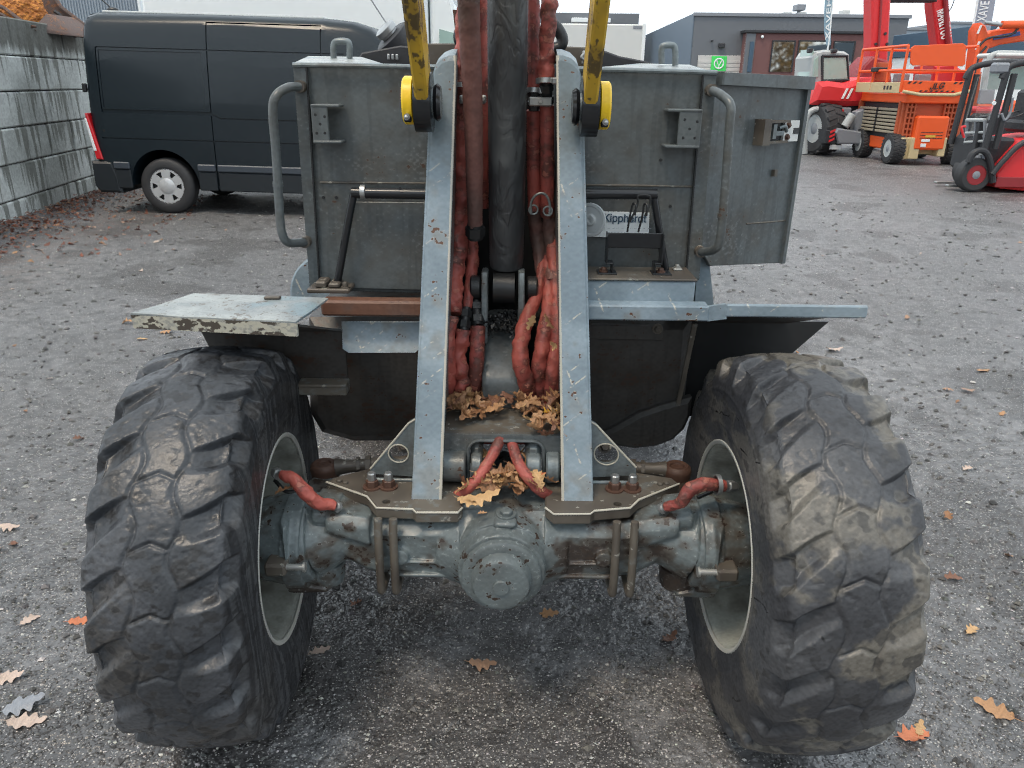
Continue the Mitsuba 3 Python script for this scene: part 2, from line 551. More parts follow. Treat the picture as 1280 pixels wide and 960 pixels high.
# yard surface
def ground_fn(p, n, uv):
    w = fbm(p.x * 0.45 + 4, p.y * 0.45, 0.0, 3)
    a = fbm(p.x * 2.1, p.y * 2.1, 3.0, 4)
    g = fbm(p.x * 28, p.y * 28, 1.0, 3)
    c = mix((0.096, 0.095, 0.097), (0.138, 0.137, 0.140), smoothstep(0.35, 0.65, w * 0.5 + a * 0.5))
    c = mix(c, (0.045, 0.042, 0.041), 0.8 * smoothstep(0.52, 0.66, a))
    c = mix(c, (0.055, 0.054, 0.054), 0.45 * smoothstep(0.54, 0.62, fbm(p.x * 13, p.y * 17, 8.0, 3)))
    c = c * (0.55 + 0.95 * g)
    d1, d2, r = voronoi(p.x * 85, p.y * 85)
    c = mix(c, (0.36, 0.35, 0.33), smoothstep(0.26, 0.16, d1) * smoothstep(0.86, 0.90, r))
    e1, e2, q = voronoi(p.x * 150 + 7, p.y * 150)
    c = mix(c, (0.34, 0.33, 0.32), smoothstep(0.30, 0.20, e1) * smoothstep(0.80, 0.86, q))
    # leaf litter crumbs towards the block wall
    l = smoothstep(-3.6, -6.0, p.x + 0.10 * (p.y - 9))
    return mix(c, (0.10, 0.052, 0.034), 0.65 * l * smoothstep(0.45, 0.62, g))


def ground_rough(p, n, uv):
    return 0.29 + 0.13 * smoothstep(0.35, 0.7, fbm(p.x * 1.3 + 8, p.y * 1.3, 0.0, 3))


def ground_bump(p, n, uv):
    d1, d2, r = voronoi(p.x * 60, p.y * 60)
    return 0.020 * fbm(p.x * 13, p.y * 13, 5.0, 4) + 0.009 * fbm(p.x * 60, p.y * 60, 2.0, 3) + 0.0045 * r * smoothstep(0.5, 0.2, d1)


mat('mat_ground', proc(ground_fn), proc(ground_rough), bump=ground_bump, specular=0.75)
mat('mat_stone', {'type': 'mesh_attribute', 'name': 'vertex_color'}, 0.55)


def concrete_fn(p, n, uv):
    q = p.x * 0.148 + p.y * 0.989
    a = fbm(q * 1.5, p.z * 1.5, p.x, 3)
    s = fbm(q * 13, p.z * 1.1, 4.0, 4)
    g = fbm(q * 40, p.z * 40, 0.0, 3)
    row = dr.floor((p.z - 0.20) / 0.412)
    c = mix((0.50, 0.525, 0.51), (0.34, 0.36, 0.345), smoothstep(0.35, 0.7, a))
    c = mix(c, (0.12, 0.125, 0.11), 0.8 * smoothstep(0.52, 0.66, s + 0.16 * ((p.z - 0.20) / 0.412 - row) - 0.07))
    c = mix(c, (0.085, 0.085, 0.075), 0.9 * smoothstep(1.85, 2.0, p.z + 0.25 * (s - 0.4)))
    return c * (0.72 + 0.5 * g)


mat('mat_concrete', proc(concrete_fn), 0.75)
mat('mat_joint', (0.05, 0.05, 0.048), 0.9)
mat('mat_van', (0.006, 0.012, 0.017), 0.30, specular=0.25, clearcoat=0.7, clearcoat_gloss=0.9)
mat('mat_van_trim', (0.042, 0.052, 0.066), 0.4)
mat('mat_van_low', (0.010, 0.014, 0.018), 0.5)
mat('mat_silver', (0.55, 0.56, 0.57), 0.35, metallic=0.4)
mat('mat_red_lens', (0.55, 0.012, 0.018), 0.15)
mat('mat_white_lens', (0.75, 0.74, 0.74), 0.15)
mat('mat_white', (0.72, 0.75, 0.75), 0.45)
mat('mat_offwhite', (0.56, 0.57, 0.55), 0.5)
mat('mat_hall', (0.125, 0.135, 0.15), 0.55)
mat('mat_hall_side', (0.115, 0.15, 0.19), 0.5)
mat('mat_cladding', (0.25, 0.295, 0.34), 0.5)
mat('mat_brick', (0.155, 0.075, 0.072), 0.8)
mat('mat_glass_dark', (0.03, 0.035, 0.035), 0.05, specular=0.9)


mat('mat_pane', (0.55, 0.54, 0.50), 0.03, metallic=1.0)
mat('mat_shutter', (0.50, 0.49, 0.47), 0.6)
mat('mat_green', (0.06, 0.62, 0.12), 0.5)
mat('mat_red', (0.60, 0.028, 0.032), 0.38)
mat('mat_red_dark', (0.25, 0.02, 0.025), 0.5)
mat('mat_orange', (0.78, 0.105, 0.022), 0.42)
mat('mat_orange_dirty', (0.42, 0.09, 0.035), 0.6)
mat('mat_cream', (0.52, 0.42, 0.24), 0.55)
mat('mat_slat', (0.30, 0.26, 0.19), 0.6)
mat('mat_grey', (0.21, 0.225, 0.25), 0.5)
mat('mat_grey_light', (0.38, 0.40, 0.40), 0.45)
mat('mat_dark', (0.025, 0.026, 0.03), 0.5)
mat('mat_cab_glass', (0.30, 0.42, 0.38), 0.08, specular=0.8)
scene['mat_clear'] = {'type': 'thindielectric'}
mat('mat_flag_blue', (0.22, 0.33, 0.40), 0.7)
mat('mat_flag_grey', (0.27, 0.30, 0.36), 0.7)
mat('mat_blue', (0.055, 0.12, 0.36), 0.5)
mat('mat_navy', (0.045, 0.085, 0.13), 0.5)
mat('mat_rust_orange', painted((0.34, 0.12, 0.03), (0.14, 0.065, 0.04), 8.1, dirt_amount=1.0, rust=(0.5, 0.2, 0.04), rust_at=0.55), 0.85)
mat('mat_bucket', painted((0.10, 0.065, 0.055), (0.07, 0.05, 0.045), 1.1, dirt_amount=0.8, rust_at=0.62, rust=(0.2, 0.08, 0.03)), 0.6)
LEAF = []
for _i, _c in enumerate([(0.36, 0.20, 0.10), (0.25, 0.125, 0.06), (0.17, 0.080, 0.048), (0.46, 0.29, 0.14), (0.12, 0.060, 0.04), (0.31, 0.19, 0.125)]):
    _n = f'mat_leaf_{_i}'
    scene[_n] = {'type': 'twosided', 'bsdf': {'type': 'principled', 'base_color': {'type': 'rgb', 'value': list(_c)}, 'roughness': 0.6}}
    LEAF.append(_n)
mat('mat_leaf_orange', (0.50, 0.165, 0.075), 0.6)
mat('mat_leaf_yellow', (0.66, 0.38, 0.05), 0.6)
mat('mat_leaf_pink', (0.46, 0.36, 0.30), 0.6)
mat('mat_leaf_mix', {'type': 'mesh_attribute', 'name': 'vertex_color'}, 0.65)

# ---------------------------------------------------------------- the yard
def ground_height(x, y):
    p = np.stack([x, y, np.zeros_like(x)], -1)
    far = np.clip(1.0 - (np.hypot(x, y) - 14) / 14, 0, 1)
    lo = (meshkit.fbm(p * 0.9 + 5, 3, 2) - 0.5) * 0.05
    hi = (meshkit.fbm(p * 9, 4, 3) - 0.5) * 0.026 + (meshkit.fbm(p * 33, 2, 8) - 0.5) * 0.010
    ruts = -0.018 * np.exp(-((x + 0.35 * np.sin(y * 0.5) - 3.1) / 0.22) ** 2) - 0.014 * np.exp(-((x + 0.2 * np.sin(y * 0.6) + 2.6) / 0.2) ** 2)
    return (lo + hi + ruts) * far - 0.006


def graded(steps):
    out = [steps[0][0]]
    for a, b, n in steps:
        out += list(np.linspace(a, b, n + 1)[1:])
    return np.array(out)


def geo(a, b, n):
    return np.geomspace(a, b, n)


gx = graded([(-2.2, 2.2, 240)])
gx = np.r_[-geo(2.2, 260, 90)[::-1][:-1], gx, geo(2.2, 260, 90)[1:]]
gy = np.r_[-geo(0.5, 120, 24)[::-1], graded([(-0.1, 0.6, 6), (0.6, 3.6, 200)]), geo(3.6, 300, 170)[1:]]
GX, GY = np.meshgrid(gx, gy)
GZ = ground_height(GX, GY)
k = len(gx)
i = (np.arange(len(gy) - 1)[:, None] * k + np.arange(k - 1)[None]).ravel()
F = np.vstack([np.stack([i, i + 1, i + k + 1], 1), np.stack([i, i + k + 1, i + k], 1)])
structure('ground', trimesh.Trimesh(np.stack([GX, GY, GZ], -1).reshape(-1, 3), F, process=False), 'mat_ground', 'dark wet gravel and tarmac yard surface', smooth=True)


def stones(n, ylo, yhi, slo, shi, seed, pale):
    r = np.random.default_rng(seed)
    t = r.random(n)
    y = ylo * (yhi / ylo) ** t
    x = (r.random(n) * 2 - 1) * (0.35 + y * 0.80)
    s = slo * (shi / slo) ** (r.random(n) ** 1.8) * (0.8 + 0.16 * y)
    z = ground_height(x, y)
    base = np.array([[1, 0, 0], [0, 1, 0], [-1, 0, 0], [0, -1, 0], [0, 0, 0.7], [0, 0, -0.7]])
    fc = np.array([[0, 1, 4], [1, 2, 4], [2, 3, 4], [3, 0, 4], [1, 0, 5], [2, 1, 5], [3, 2, 5], [0, 3, 5]])
    j = 1 + 0.5 * (r.random((n, 6, 1)) - 0.5) + 0.3 * (r.random((n, 6, 3)) - 0.5)
    v = base[None] * j
    a = r.random(n) * 2 * PI
    c, q = np.cos(a)[:, None], np.sin(a)[:, None]
    w = np.stack([v[..., 0] * c - v[..., 1] * q, (v[..., 0] * q + v[..., 1] * c) * 0.85, v[..., 2] * 0.8], -1) * s[:, None, None]
    w = w + np.stack([x, y, z + s * 0.15], -1)[:, None]
    g = np.where(r.random(n) < pale, 0.22 + 0.3 * r.random(n), 0.03 + 0.09 * r.random(n))
    col = np.repeat((g[:, None] * np.array([1, 0.97, 0.93]) * (1 + 0.12 * (r.random((n, 3)) - 0.5))), 6, axis=0)
    return w.reshape(-1, 3), (fc[None] + 6 * np.arange(n)[:, None, None]).reshape(-1, 3), col


sv, sf, sc = [], [], []
o = 0
for args in ((60000, 0.75, 4.2, 0.0010, 0.0042, 1, 0.36), (22000, 1.0, 13.0, 0.0018, 0.007, 2, 0.34), (1300, 0.8, 9.0, 0.006, 0.015, 3, 0.08), (3600, 1.6, 12.0, 0.005, 0.014, 4, 0.0)):
    v, f, c = stones(*args)
    sv.append(v), sf.append(f + o), sc.append(c)
    o += len(v)
one('gravel', trimesh.Trimesh(np.vstack(sv), np.vstack(sf), process=False), 'mat_stone', 'loose grey and white grit scattered over the yard', 'gravel', smooth=False, kind='stuff', color=np.vstack(sc))

# ---------------------------------------------------------------- the wall of stacking blocks
WALL_A, WALL_D = np.array([-5.985, 8.99]), unit([-0.148, 0.989])
wall_side = np.array([-WALL_D[1], WALL_D[0]])
wall = thing('concrete_wall', 'streaked grey wall of stacked concrete blocks beside the van', 'wall')
ROWS = [(-0.2, 0.20, 0.75), (0.20, 0.61, 0.10), (0.61, 1.02, 0.55), (1.02, 1.43, 1.18), (1.43, 1.84, 1.72), (1.84, 2.28, 0.30)]
for ri, (z0, z1, off) in enumerate(ROWS):
    s = -2.4 - off
    r = np.random.default_rng(40 + ri)
    while s < 6.5:
        L = r.choice([1.6, 1.6, 0.8])
        a = WALL_A + WALL_D * (s + 0.008)
        b = WALL_A + WALL_D * (s + L - 0.008)
        ang = math.atan2(WALL_D[1], WALL_D[0])
        out = r.uniform(-0.012, 0.012)
        m = cbox((0.008, out, z0 + 0.008), (L - 0.008, 0.45, z1 - 0.006), 0.016, rotz(ang), (*(WALL_A + WALL_D * s), 0))
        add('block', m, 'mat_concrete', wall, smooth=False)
        s += L
ang = math.atan2(WALL_D[1], WALL_D[0])
add('joint_filling', cbox((-2.5, 0.03, 0.0), (6.4, 0.43, 2.24), 0.01, rotz(ang), (*WALL_A, 0)), 'mat_joint', wall, 'dark gaps between the blocks')


# ---------------------------------------------------------------- buildings and lorries behind
def facade(pts, depth, c=0.0):
    return prism(pts, (0, depth, 0), c)


b = thing('clad_building', 'blue grey metal clad building behind the block wall', 'building')
p0, p1 = np.array((-10.548, 19.000, 2.710)), np.array((-8.386, 19.000, 2.734))
add('wall', cbox((p0[0], 19.0, 0), (p1[0], 25, 4.6), 0.01), 'mat_cladding', b)
n = 34
ribs = [box((x, 18.975, 0.05), (x + 0.022, 19.004, 4.55)) for x in np.linspace(p0[0] + 0.02, p1[0] - 0.05, n)]
add('cladding_rib', cat(*ribs), 'mat_cladding', b)
labels[f'{b}__cladding_rib'] = {'kind': 'stuff'}
add('corner_trim', cbox((p1[0] - 0.03, 18.93, 0), (p1[0] + 0.03, 19.2, 4.62), 0.008), 'mat_white', b, 'white corner flashing')
add('edge_trim', cbox((p0[0] - 0.16, 18.9, 0), (p0[0] + 0.02, 19.3, 4.62), 0.008), 'mat_navy', b, 'dark edge flashing')
q = np.array((-9.726, 18.950, 2.732))
add('wall_light', cyl(q, q + (0, 0.08, 0), 0.035, c=0.008), 'mat_white', b, 'small round white wall light')
add('cable', tube([(-10.213, 18.930, 3.192), (-10.199, 18.930, 3.000), (-10.202, 18.930, 2.806)], 0.02), 'mat_dark', b)

l = thing('white_lorry', 'tall white box lorry parked behind the dark van', 'lorry')
a0, a1 = np.array((-6.819, 15.500, 2.658)), np.array((-1.629, 15.500, 2.715))
add('cargo_box', cbox((a0[0], 15.5, 1.05), (a1[0], 18.0, 3.6), 0.05), 'mat_white', l)
c0, c1 = np.array((-1.595, 15.600, 2.723)), np.array((-1.013, 15.600, 2.299))
cab = [(c0[0], 15.6, 0.8), (c0[0], 15.6, 3.35), (c0[0] + 0.35, 15.6, 3.3), (c1[0] - 0.06, 15.6, 2.55), (c1[0] + 0.08, 15.6, 2.3), (c1[0] + 0.2, 15.6, 1.6), (c1[0] + 0.2, 15.6, 0.8)]
add('cab', prism(cab, (0, 2.2, 0), 0.06), 'mat_white', l)
add('roof_fairing', prism([(c0[0] + 0.04, 15.85, 3.3), (c0[0] + 0.04, 15.85, 3.9), (c0[0] + 0.3, 15.85, 3.8), (c1[0] - 0.1, 15.85, 2.6)], (0, 1.8, 0), 0.03), 'mat_grey_light', l, 'pale grey roof fairing')
add('side_window', prism([(-1.421, 15.570, 2.509), (-1.069, 15.570, 2.419), (-1.042, 15.570, 2.216), (-1.428, 15.570, 2.212)], (0, 0.02, 0)), 'mat_cab_glass', l)
for x in (a0[0] + 0.8, a0[0] + 1.9, a1[0] + 0.6):
    add('wheel', cyl((x, 15.6, 0.5), (x, 15.95, 0.5), 0.5, c=0.06), 'mat_rubber', l)

w = thing('white_trailer', 'pale grey white box trailer parked beyond the engine hood', 'trailer')
a0, a1 = np.array((-0.138, 27.000, 3.109)), np.array((4.106, 27.000, 3.156))
zt = (1.388, 27.000, 3.381)[2]
add('box_body', cbox((a0[0], 27, 1.1), (a1[0], 29.5, zt), 0.04), 'mat_offwhite', w)
add('corner_post', cbox((a1[0] - 0.07, 26.96, 1.0), (a1[0] + 0.03, 27.1, zt + 0.03), 0.01), 'mat_white', w)
q = np.array((3.865, 26.990, 3.293))
add('maker_plate', cbox(q - (0.14, 0.012, 0.05), q + (0.14, 0.002, 0.05), 0.004), 'mat_grey', w)
add('chassis', cbox((a0[0] + 0.2, 27.2, 0.75), (a1[0] - 0.2, 29.2, 1.1), 0.02), 'mat_dark', w)
for x in (a0[0] + 1.0, a1[0] - 1.6, a1[0] - 2.8):
    add('wheel', cyl((x, 27.1, 0.5), (x, 27.4, 0.5), 0.5, c=0.06), 'mat_rubber', w)

h = thing('low_grey_building', 'low grey flat roofed building behind the white trailer', 'building')
a0, a1 = np.array((-2.576, 60.000, 5.957)), np.array((8.654, 60.000, 6.081))
zt = (4.190, 60.000, 6.236)[2]
add('wall', cbox((a0[0], 60, 0), (a1[0], 75, zt), 0.02), 'mat_hall', h)
q, r = np.array((3.863, 59.900, 5.766)), np.array((6.571, 59.900, 5.796))
add('canopy', cbox((q[0], 59.2, q[2] - 0.18), (r[0], 59.99, q[2] + 0.1), 0.02), 'mat_white', h, 'white canopy edge')

h = thing('dark_grey_hall', 'large dark grey industrial hall with a brick bay', 'building')
A, B = np.array((9.439, 45.000, 5.108)), np.array((20.765, 45.000, 5.119))
Cc = np.array((10.038, 66.000, 5.405))
zt = A[2]
foot = [(A[0], 45, 0), (B[0], 45, 0), (B[0] + 9, 75, 0), (Cc[0] + 2, 75, 0), (Cc[0], 66, 0)]
add('wall', prism(foot, (0, 0, zt)), 'mat_hall', h, smooth=False)
ed = unit([Cc[0] - A[0], 21, 0])
nn = np.array([-ed[1], ed[0], 0])
if nn[0] > 0:
    nn = -nn
sidep = [np.array([A[0], 45, 0]) + ed * 0.05, np.array([Cc[0], 66, 0]), np.array([Cc[0], 66, zt + 0.02]), np.array([A[0], 45, zt + 0.02]) + ed * 0.05]
add('side_cladding', prism([p + nn * 0.06 for p in sidep], -nn * 0.055), 'mat_hall_side', h, 'bluer side cladding', smooth=False)
add('roof_edge', cbox((A[0] - 0.1, 44.9, zt - 0.12), (B[0] + 0.1, 45.05, zt + 0.06), 0.02), 'mat_grey', h)
q0, q1 = np.array((12.078, 44.200, 4.169)), np.array((18.593, 44.200, 4.242))
add('brick_bay', cbox((q0[0], 44.2, 0), (q1[0], 44.99, q0[2]), 0.02), 'mat_brick', h, 'red brown brick bay')
add('bay_roof', cbox((q0[0] - 0.15, 44.05, q0[2]), (q1[0] + 0.1, 44.99, q0[2] + 0.14), 0.02), 'mat_dark', h)
add('bay_end', cbox((q0[0] - 0.03, 44.14, 0.02), ((12.537, 44.200, 4.175)[0], 44.19, q0[2] - 0.03), 0.01), 'mat_hall', h, 'grey clad end of the brick bay')
add('narrow_window', cbox(((12.269, 44.100, 3.746)[0], 44.08, (12.453, 44.100, 2.272)[2]), ((12.479, 44.100, 3.748)[0], 44.13, (12.269, 44.100, 3.746)[2]), 0.01), 'mat_navy', h)
add('downpipe', cyl(((12.138, 44.400, 3.449)[0], 44.4, 0), ((12.137, 44.400, 4.143)[0], 44.4, q0[2]), 0.06), 'mat_white', h)
for a, c in (((13.504, 44.170, 3.763), (14.596, 44.170, 2.297)), ((14.887, 44.170, 3.779), (16.464, 44.170, 2.318)), ((16.737, 44.170, 3.761), (17.738, 44.170, 2.333))):
    wk = part('window', h)
    add('pane', cbox((a[0], 44.15, c[2]), (c[0], 44.19, a[2]), 0.005), 'mat_pane', wk)
    for fr in ((a[0] - 0.07, c[2], a[0], a[2] + 0.07), (c[0], c[2], c[0] + 0.07, a[2] + 0.07), (a[0], a[2], c[0], a[2] + 0.07)):
        add('frame', cbox((fr[0], 44.11, fr[1]), (fr[2], 44.196, fr[3]), 0.01), 'mat_dark', wk)
a, c = np.array((9.799, 44.950, 3.089)), np.array((12.222, 44.950, 1.877))
add('roller_shutter', cbox((a[0], 44.94, 0.02), (c[0], 44.985, a[2]), 0.01), 'mat_shutter', h, 'beige roller shutter door')
slats = [cbox((a[0] + 0.02, 44.915, z), (c[0] - 0.02, 44.945, z + 0.16), 0.015) for z in np.arange(0.1, a[2] - 0.2, 0.2)]
k_ = add('shutter_slat', cat(*slats), 'mat_shutter', h)
labels[k_] = {'kind': 'stuff'}
a, c = np.array((10.516, 44.880, 3.055)), np.array((11.330, 44.880, 2.309))
sg = part('green_sign', h)
add('board', cbox((a[0], 44.86, c[2]), (c[0], 44.91, a[2]), 0.01), 'mat_green', sg, 'bright green sign board')
cx, cz, rr = (a[0] + c[0]) / 2, (a[2] + c[2]) / 2, (c[0] - a[0]) * 0.30
t = np.linspace(0, 2 * PI, 33)
add('ring', tube([(cx + rr * math.cos(x), 44.85, cz + rr * math.sin(x)) for x in t], 0.035, 8, smooth=False), 'mat_white', sg, 'white ring symbol')
add('letter', cat(tube([(cx - rr * 0.55, 44.85, cz + rr * 0.6), (cx, 44.85, cz - rr * 0.6), (cx + rr * 0.55, 44.85, cz + rr * 0.6)], 0.035, 8, smooth=False), tube([(cx, 44.85, cz - rr * 0.6), (cx, 44.85, cz - rr * 1.0)], 0.035, 8, smooth=False)), 'mat_white', sg)
for q, r in ((np.array((10.979, 44.900, 3.573)), 0.16), (np.array((10.442, 44.900, 3.801)), 0.05)):
    add('wall_lamp', cbox(q - (r, 0.12, r * 0.7), q + (r, 0.08, r * 0.7), 0.02), 'mat_dark', h)
q = np.array((12.867, 44.100, 3.982))
add('bay_light', sphere(q, 0.08, 2), 'mat_white', h)

for a, c, m, lab in (((15.759, 48.000, 5.892), (16.256, 48.000, 5.573), 'mat_grey', 'dark square vent cowl on the hall roof'), ((15.054, 48.000, 5.479), (15.533, 48.000, 5.280), 'mat_grey_light', 'small pale vent left of the square cowl on the hall roof'),
                              ((15.950, 48.000, 5.509), (16.343, 48.000, 5.289), 'mat_grey_light', 'pale box under the square vent cowl on the hall roof'), ((18.405, 48.000, 5.637), (18.775, 48.000, 5.316), 'mat_offwhite', 'pale vent alone on the hall roof near the red boom')):
    v = thing('roof_vent', lab, 'roof vent')
    add('housing', cbox((a[0], 48, c[2]), (c[0], 48.8, a[2]), 0.03), m, v)
    add('stand', cbox(((a[0] + c[0]) / 2 - 0.06, 48.2, zt - 0.3), ((a[0] + c[0]) / 2 + 0.06, 48.5, c[2] + 0.05), 0.01), 'mat_grey', v)

for nm_, a, c, Y, m, lab in (('teal_shed', (26.713, 58.000, 5.292), (28.517, 58.000, 5.312), 58, 'mat_cladding', 'pale teal shed between the hall and the lettered boom'), ('teal_shed', (30.767, 60.000, 5.866), (32.346, 60.000, 5.883), 60, 'mat_cladding', 'pale teal building right of the lettered boom'),
                                   ('dark_shed', (31.335, 64.000, 5.750), (32.059, 64.000, 5.758), 64, 'mat_navy', 'dark blue shed seen behind the lettered boom')):
    v = thing(nm_, lab, 'building')
    add('wall', cbox((a[0], Y, 0), (c[0], Y + 8, a[2]), 0.02), m, v)
    add('roof_edge', cbox((a[0] - 0.05, Y - 0.08, a[2] - 0.05), (c[0] + 0.05, Y + 8, a[2] + 0.12), 0.02), 'mat_grey', v)
    add('seam', cbox((a[0] + 0.05, Y - 0.03, a[2] * 0.62), (c[0] - 0.05, Y - 0.002, a[2] * 0.62 + 0.08), 0.01), 'mat_grey', v)

# navy shop front with white letters, far right
a, c = np.array((18.911, 34.000, 4.005)), np.array((21.913, 34.000, 4.038))
v = thing('navy_fascia_building', 'white building with a navy fascia and white letters', 'building')
add('wall', cbox((a[0], 34.2, 0), (c[0], 42, a[2] - 0.9), 0.02), 'mat_white', v)
add('fascia', cbox((a[0] - 0.1, 34.0, a[2] - 1.05), (c[0], 42.1, a[2]), 0.03), 'mat_navy', v, 'navy fascia')
q = np.array((19.127, 33.970, 3.699))
add('lettering', text('XTE', 0.42, q, (1, 0, 0), (0, 0, 1), 0.02, bold=True), 'mat_white', v)



# ---------------------------------------------------------------- beach flags
def flag(pole, cloth, m, lab, words):
    v = thing('beach_flag', lab, 'flag')
    add('pole', tube(pole, 0.035, 8), 'mat_white', v)
    foot = np.array(pole[-1])
    add('base', cyl((foot[0], foot[1], 0.0), (foot[0], foot[1], 0.08), 0.25), 'mat_dark', v)
    add('cloth', prism(np.array(cloth) - (0, 0.02, 0), (0, 0.012, 0)), m, v)
    for s, at, to, hgt, side in words:
        d = unit(np.array(to) - np.array(at))
        add('lettering', text(s, hgt, np.array(at) - (0, 0.032, 0), d, np.cross((0, -1, 0), d), 0.006, bold=True, width=float(np.linalg.norm(np.array(to) - np.array(at)))), 'mat_white', v)


a = np.array((11.880, 32.000, 2.799))
flag([(11.716, 32.000, 6.186), (11.798, 32.000, 4.610), (11.826, 32.000, 4.070), (11.878, 32.000, 2.911), (a[0] - 0.1, 32, 1.0), (a[0] - 0.14, 32, 0.0)],
     [(11.957, 32.000, 3.080), (11.809, 32.000, 3.050), (11.643, 32.000, 3.520), (11.534, 32.000, 4.202), (11.444, 32.000, 5.139), (11.336, 32.000, 6.182), (11.686, 32.000, 6.185), (11.798, 32.000, 4.610), (11.835, 32.000, 4.015)],
     'mat_flag_blue', 'narrow blue beach flag rising behind the red machine cab', [('XAVEH', (11.869, 32.000, 3.246), (11.715, 32.000, 4.662), 0.15, 0)])
a = np.array((14.579, 27.000, 2.758))
flag([(14.390, 27.000, 5.734), (14.503, 27.000, 4.189), (14.525, 27.000, 3.550), (14.532, 27.000, 2.851), (a[0] - 0.2, 27, 0.8), (a[0] - 0.25, 27, 0.0)],
     [(14.605, 27.000, 2.758), (14.503, 27.000, 4.189), (14.390, 27.000, 5.734), (15.032, 27.000, 5.525), (15.056, 27.000, 4.195), (15.094, 27.000, 3.510), (15.092, 27.000, 2.763)],
     'mat_flag_grey', 'wide grey blue beach flag behind the orange excavator arm', [('XAVEH', (14.874, 27.000, 3.577), (14.861, 27.000, 4.329), 0.27, 0)])

# ---------------------------------------------------------------- autumn trees behind the camera (the far windows mirror them)
r = np.random.default_rng(21)
vs, fs, cs, o = [], [], [], 0
leaf = np.array([[-1, 0, 0], [0, -0.6, 0.2], [1, 0, 0], [0, 0.6, 0.2]])
for i in range(26):
    x0, y0, hgt = -48 + i * 3.8 + r.normal(0, 0.8), -24 + r.normal(0, 2.5), r.uniform(5.0, 8.0)
    tr = tube([(x0, y0, -0.1), (x0 + r.normal(0, 0.3), y0, hgt * 0.4), (x0 + r.normal(0, 0.5), y0, hgt * 0.85)], [0.22, 0.15, 0.04], 7, 3)
    vs.append(tr.vertices), fs.append(tr.faces + o), cs.append(np.tile((0.05, 0.045, 0.04), (len(tr.vertices), 1)))
    o += len(tr.vertices)
    n = 620
    c = np.stack([r.normal(0, 1.5, n), r.normal(0, 1.3, n), hgt * (0.25 + 0.72 * r.random(n))], 1) * (1, 1, 1)
    c[:, :2] *= (1.15 - np.abs(c[:, 2:] / hgt - 0.5))
    q = r.normal(0, 1, (n, 3, 3))
    e1 = q[:, 0] / np.linalg.norm(q[:, 0], axis=1, keepdims=True)
    e2 = np.cross(e1, q[:, 1])
    e2 /= np.linalg.norm(e2, axis=1, keepdims=True)
    e3 = np.cross(e1, e2)
    sz = r.uniform(0.18, 0.42, n)[:, None, None]
    w = c[:, None] + sz * (leaf[None, :, :1] * e1[:, None] + leaf[None, :, 1:2] * e2[:, None] + leaf[None, :, 2:] * e3[:, None]) + (x0, y0, 0)
    idx = np.arange(n)[:, None, None] * 4
    vs.append(w.reshape(-1, 3)), fs.append((np.array([[0, 1, 2], [0, 2, 3]])[None] + idx).reshape(-1, 3) + o)
    tone = np.array([(0.22, 0.13, 0.04), (0.16, 0.075, 0.03), (0.28, 0.19, 0.06), (0.09, 0.08, 0.03)])[r.integers(4)] * r.uniform(0.7, 1.2, (n, 1))
    cs.append(np.repeat(tone, 4, axis=0))
    o += 4 * n
one('tree_line', trimesh.Trimesh(np.vstack(vs), np.vstack(fs), process=False), 'mat_leaf_mix', 'row of autumn trees mirrored in the windows of the dark grey hall', 'trees', smooth=False, kind='stuff', color=np.vstack(cs))

# ---------------------------------------------------------------- the dark panel van
VAN_AT = np.array((-4.382, 9.877, 0.000))
VAN_R = rotz(math.radians(-1.0)) @ roty(math.radians(1.0))


def on_van(m):
    m = m.copy()
    m.vertices = m.vertices @ VAN_R.T + VAN_AT
    return m


def van_loft(inset_=0.0):
    secs = [(-0.86, 2.16, 0.90, 0.50), (-0.83, 2.25, 0.945, 0.44), (-0.78, 2.31, 0.98, 0.38), (-0.66, 2.335, 1.0, 0.34), (0.6, 2.345, 1.0, 0.32), (2.1, 2.335, 1.0, 0.32), (2.38, 2.31, 1.0, 0.32),
            (2.6, 2.25, 1.0, 0.32), (2.8, 2.10, 0.99, 0.32), (3.08, 1.78, 0.98, 0.32), (3.4, 1.36, 0.97, 0.32), (3.9, 1.12, 0.93, 0.3), (4.12, 0.86, 0.82, 0.3)]
    t = np.array([(0.0, 0.97), (0.12, 0.995), (0.30, 1.0), (0.5, 0.985), (0.72, 0.945), (0.86, 0.90), (0.93, 0.865), (0.97, 0.81), (0.993, 0.70), (1.0, 0.45)])
    rings = []
    for x, zt, w, zb in secs:
        z = zb + (zt - zb) * t[:, 0] - (inset_ if inset_ else 0) * (t[:, 0] > 0.9)
        y = (t[:, 1] * w - inset_)
        near = np.stack([np.full(len(t), x), 1.0 - y, z], 1)
        far = np.stack([np.full(len(t), x), 1.0 + y, z], 1)[::-1]
        rings.append(np.vstack([near, far]))
    return tri2man(skin(rings))


V0, V1, V2 = van_loft(), van_loft(0.018), van_loft(0.010)


def slab(x0, x1, z0, z1):
    return mbox((x0, -0.2, z0), (x1, 0.6, z1), 0.001)


def slope_slab(x0, za, x1, zb, h):
    return mhull([(x, y, z + d) for x, z in ((x0, za), (x1, zb)) for y in (-0.2, 0.6) for d in (-h, h)])


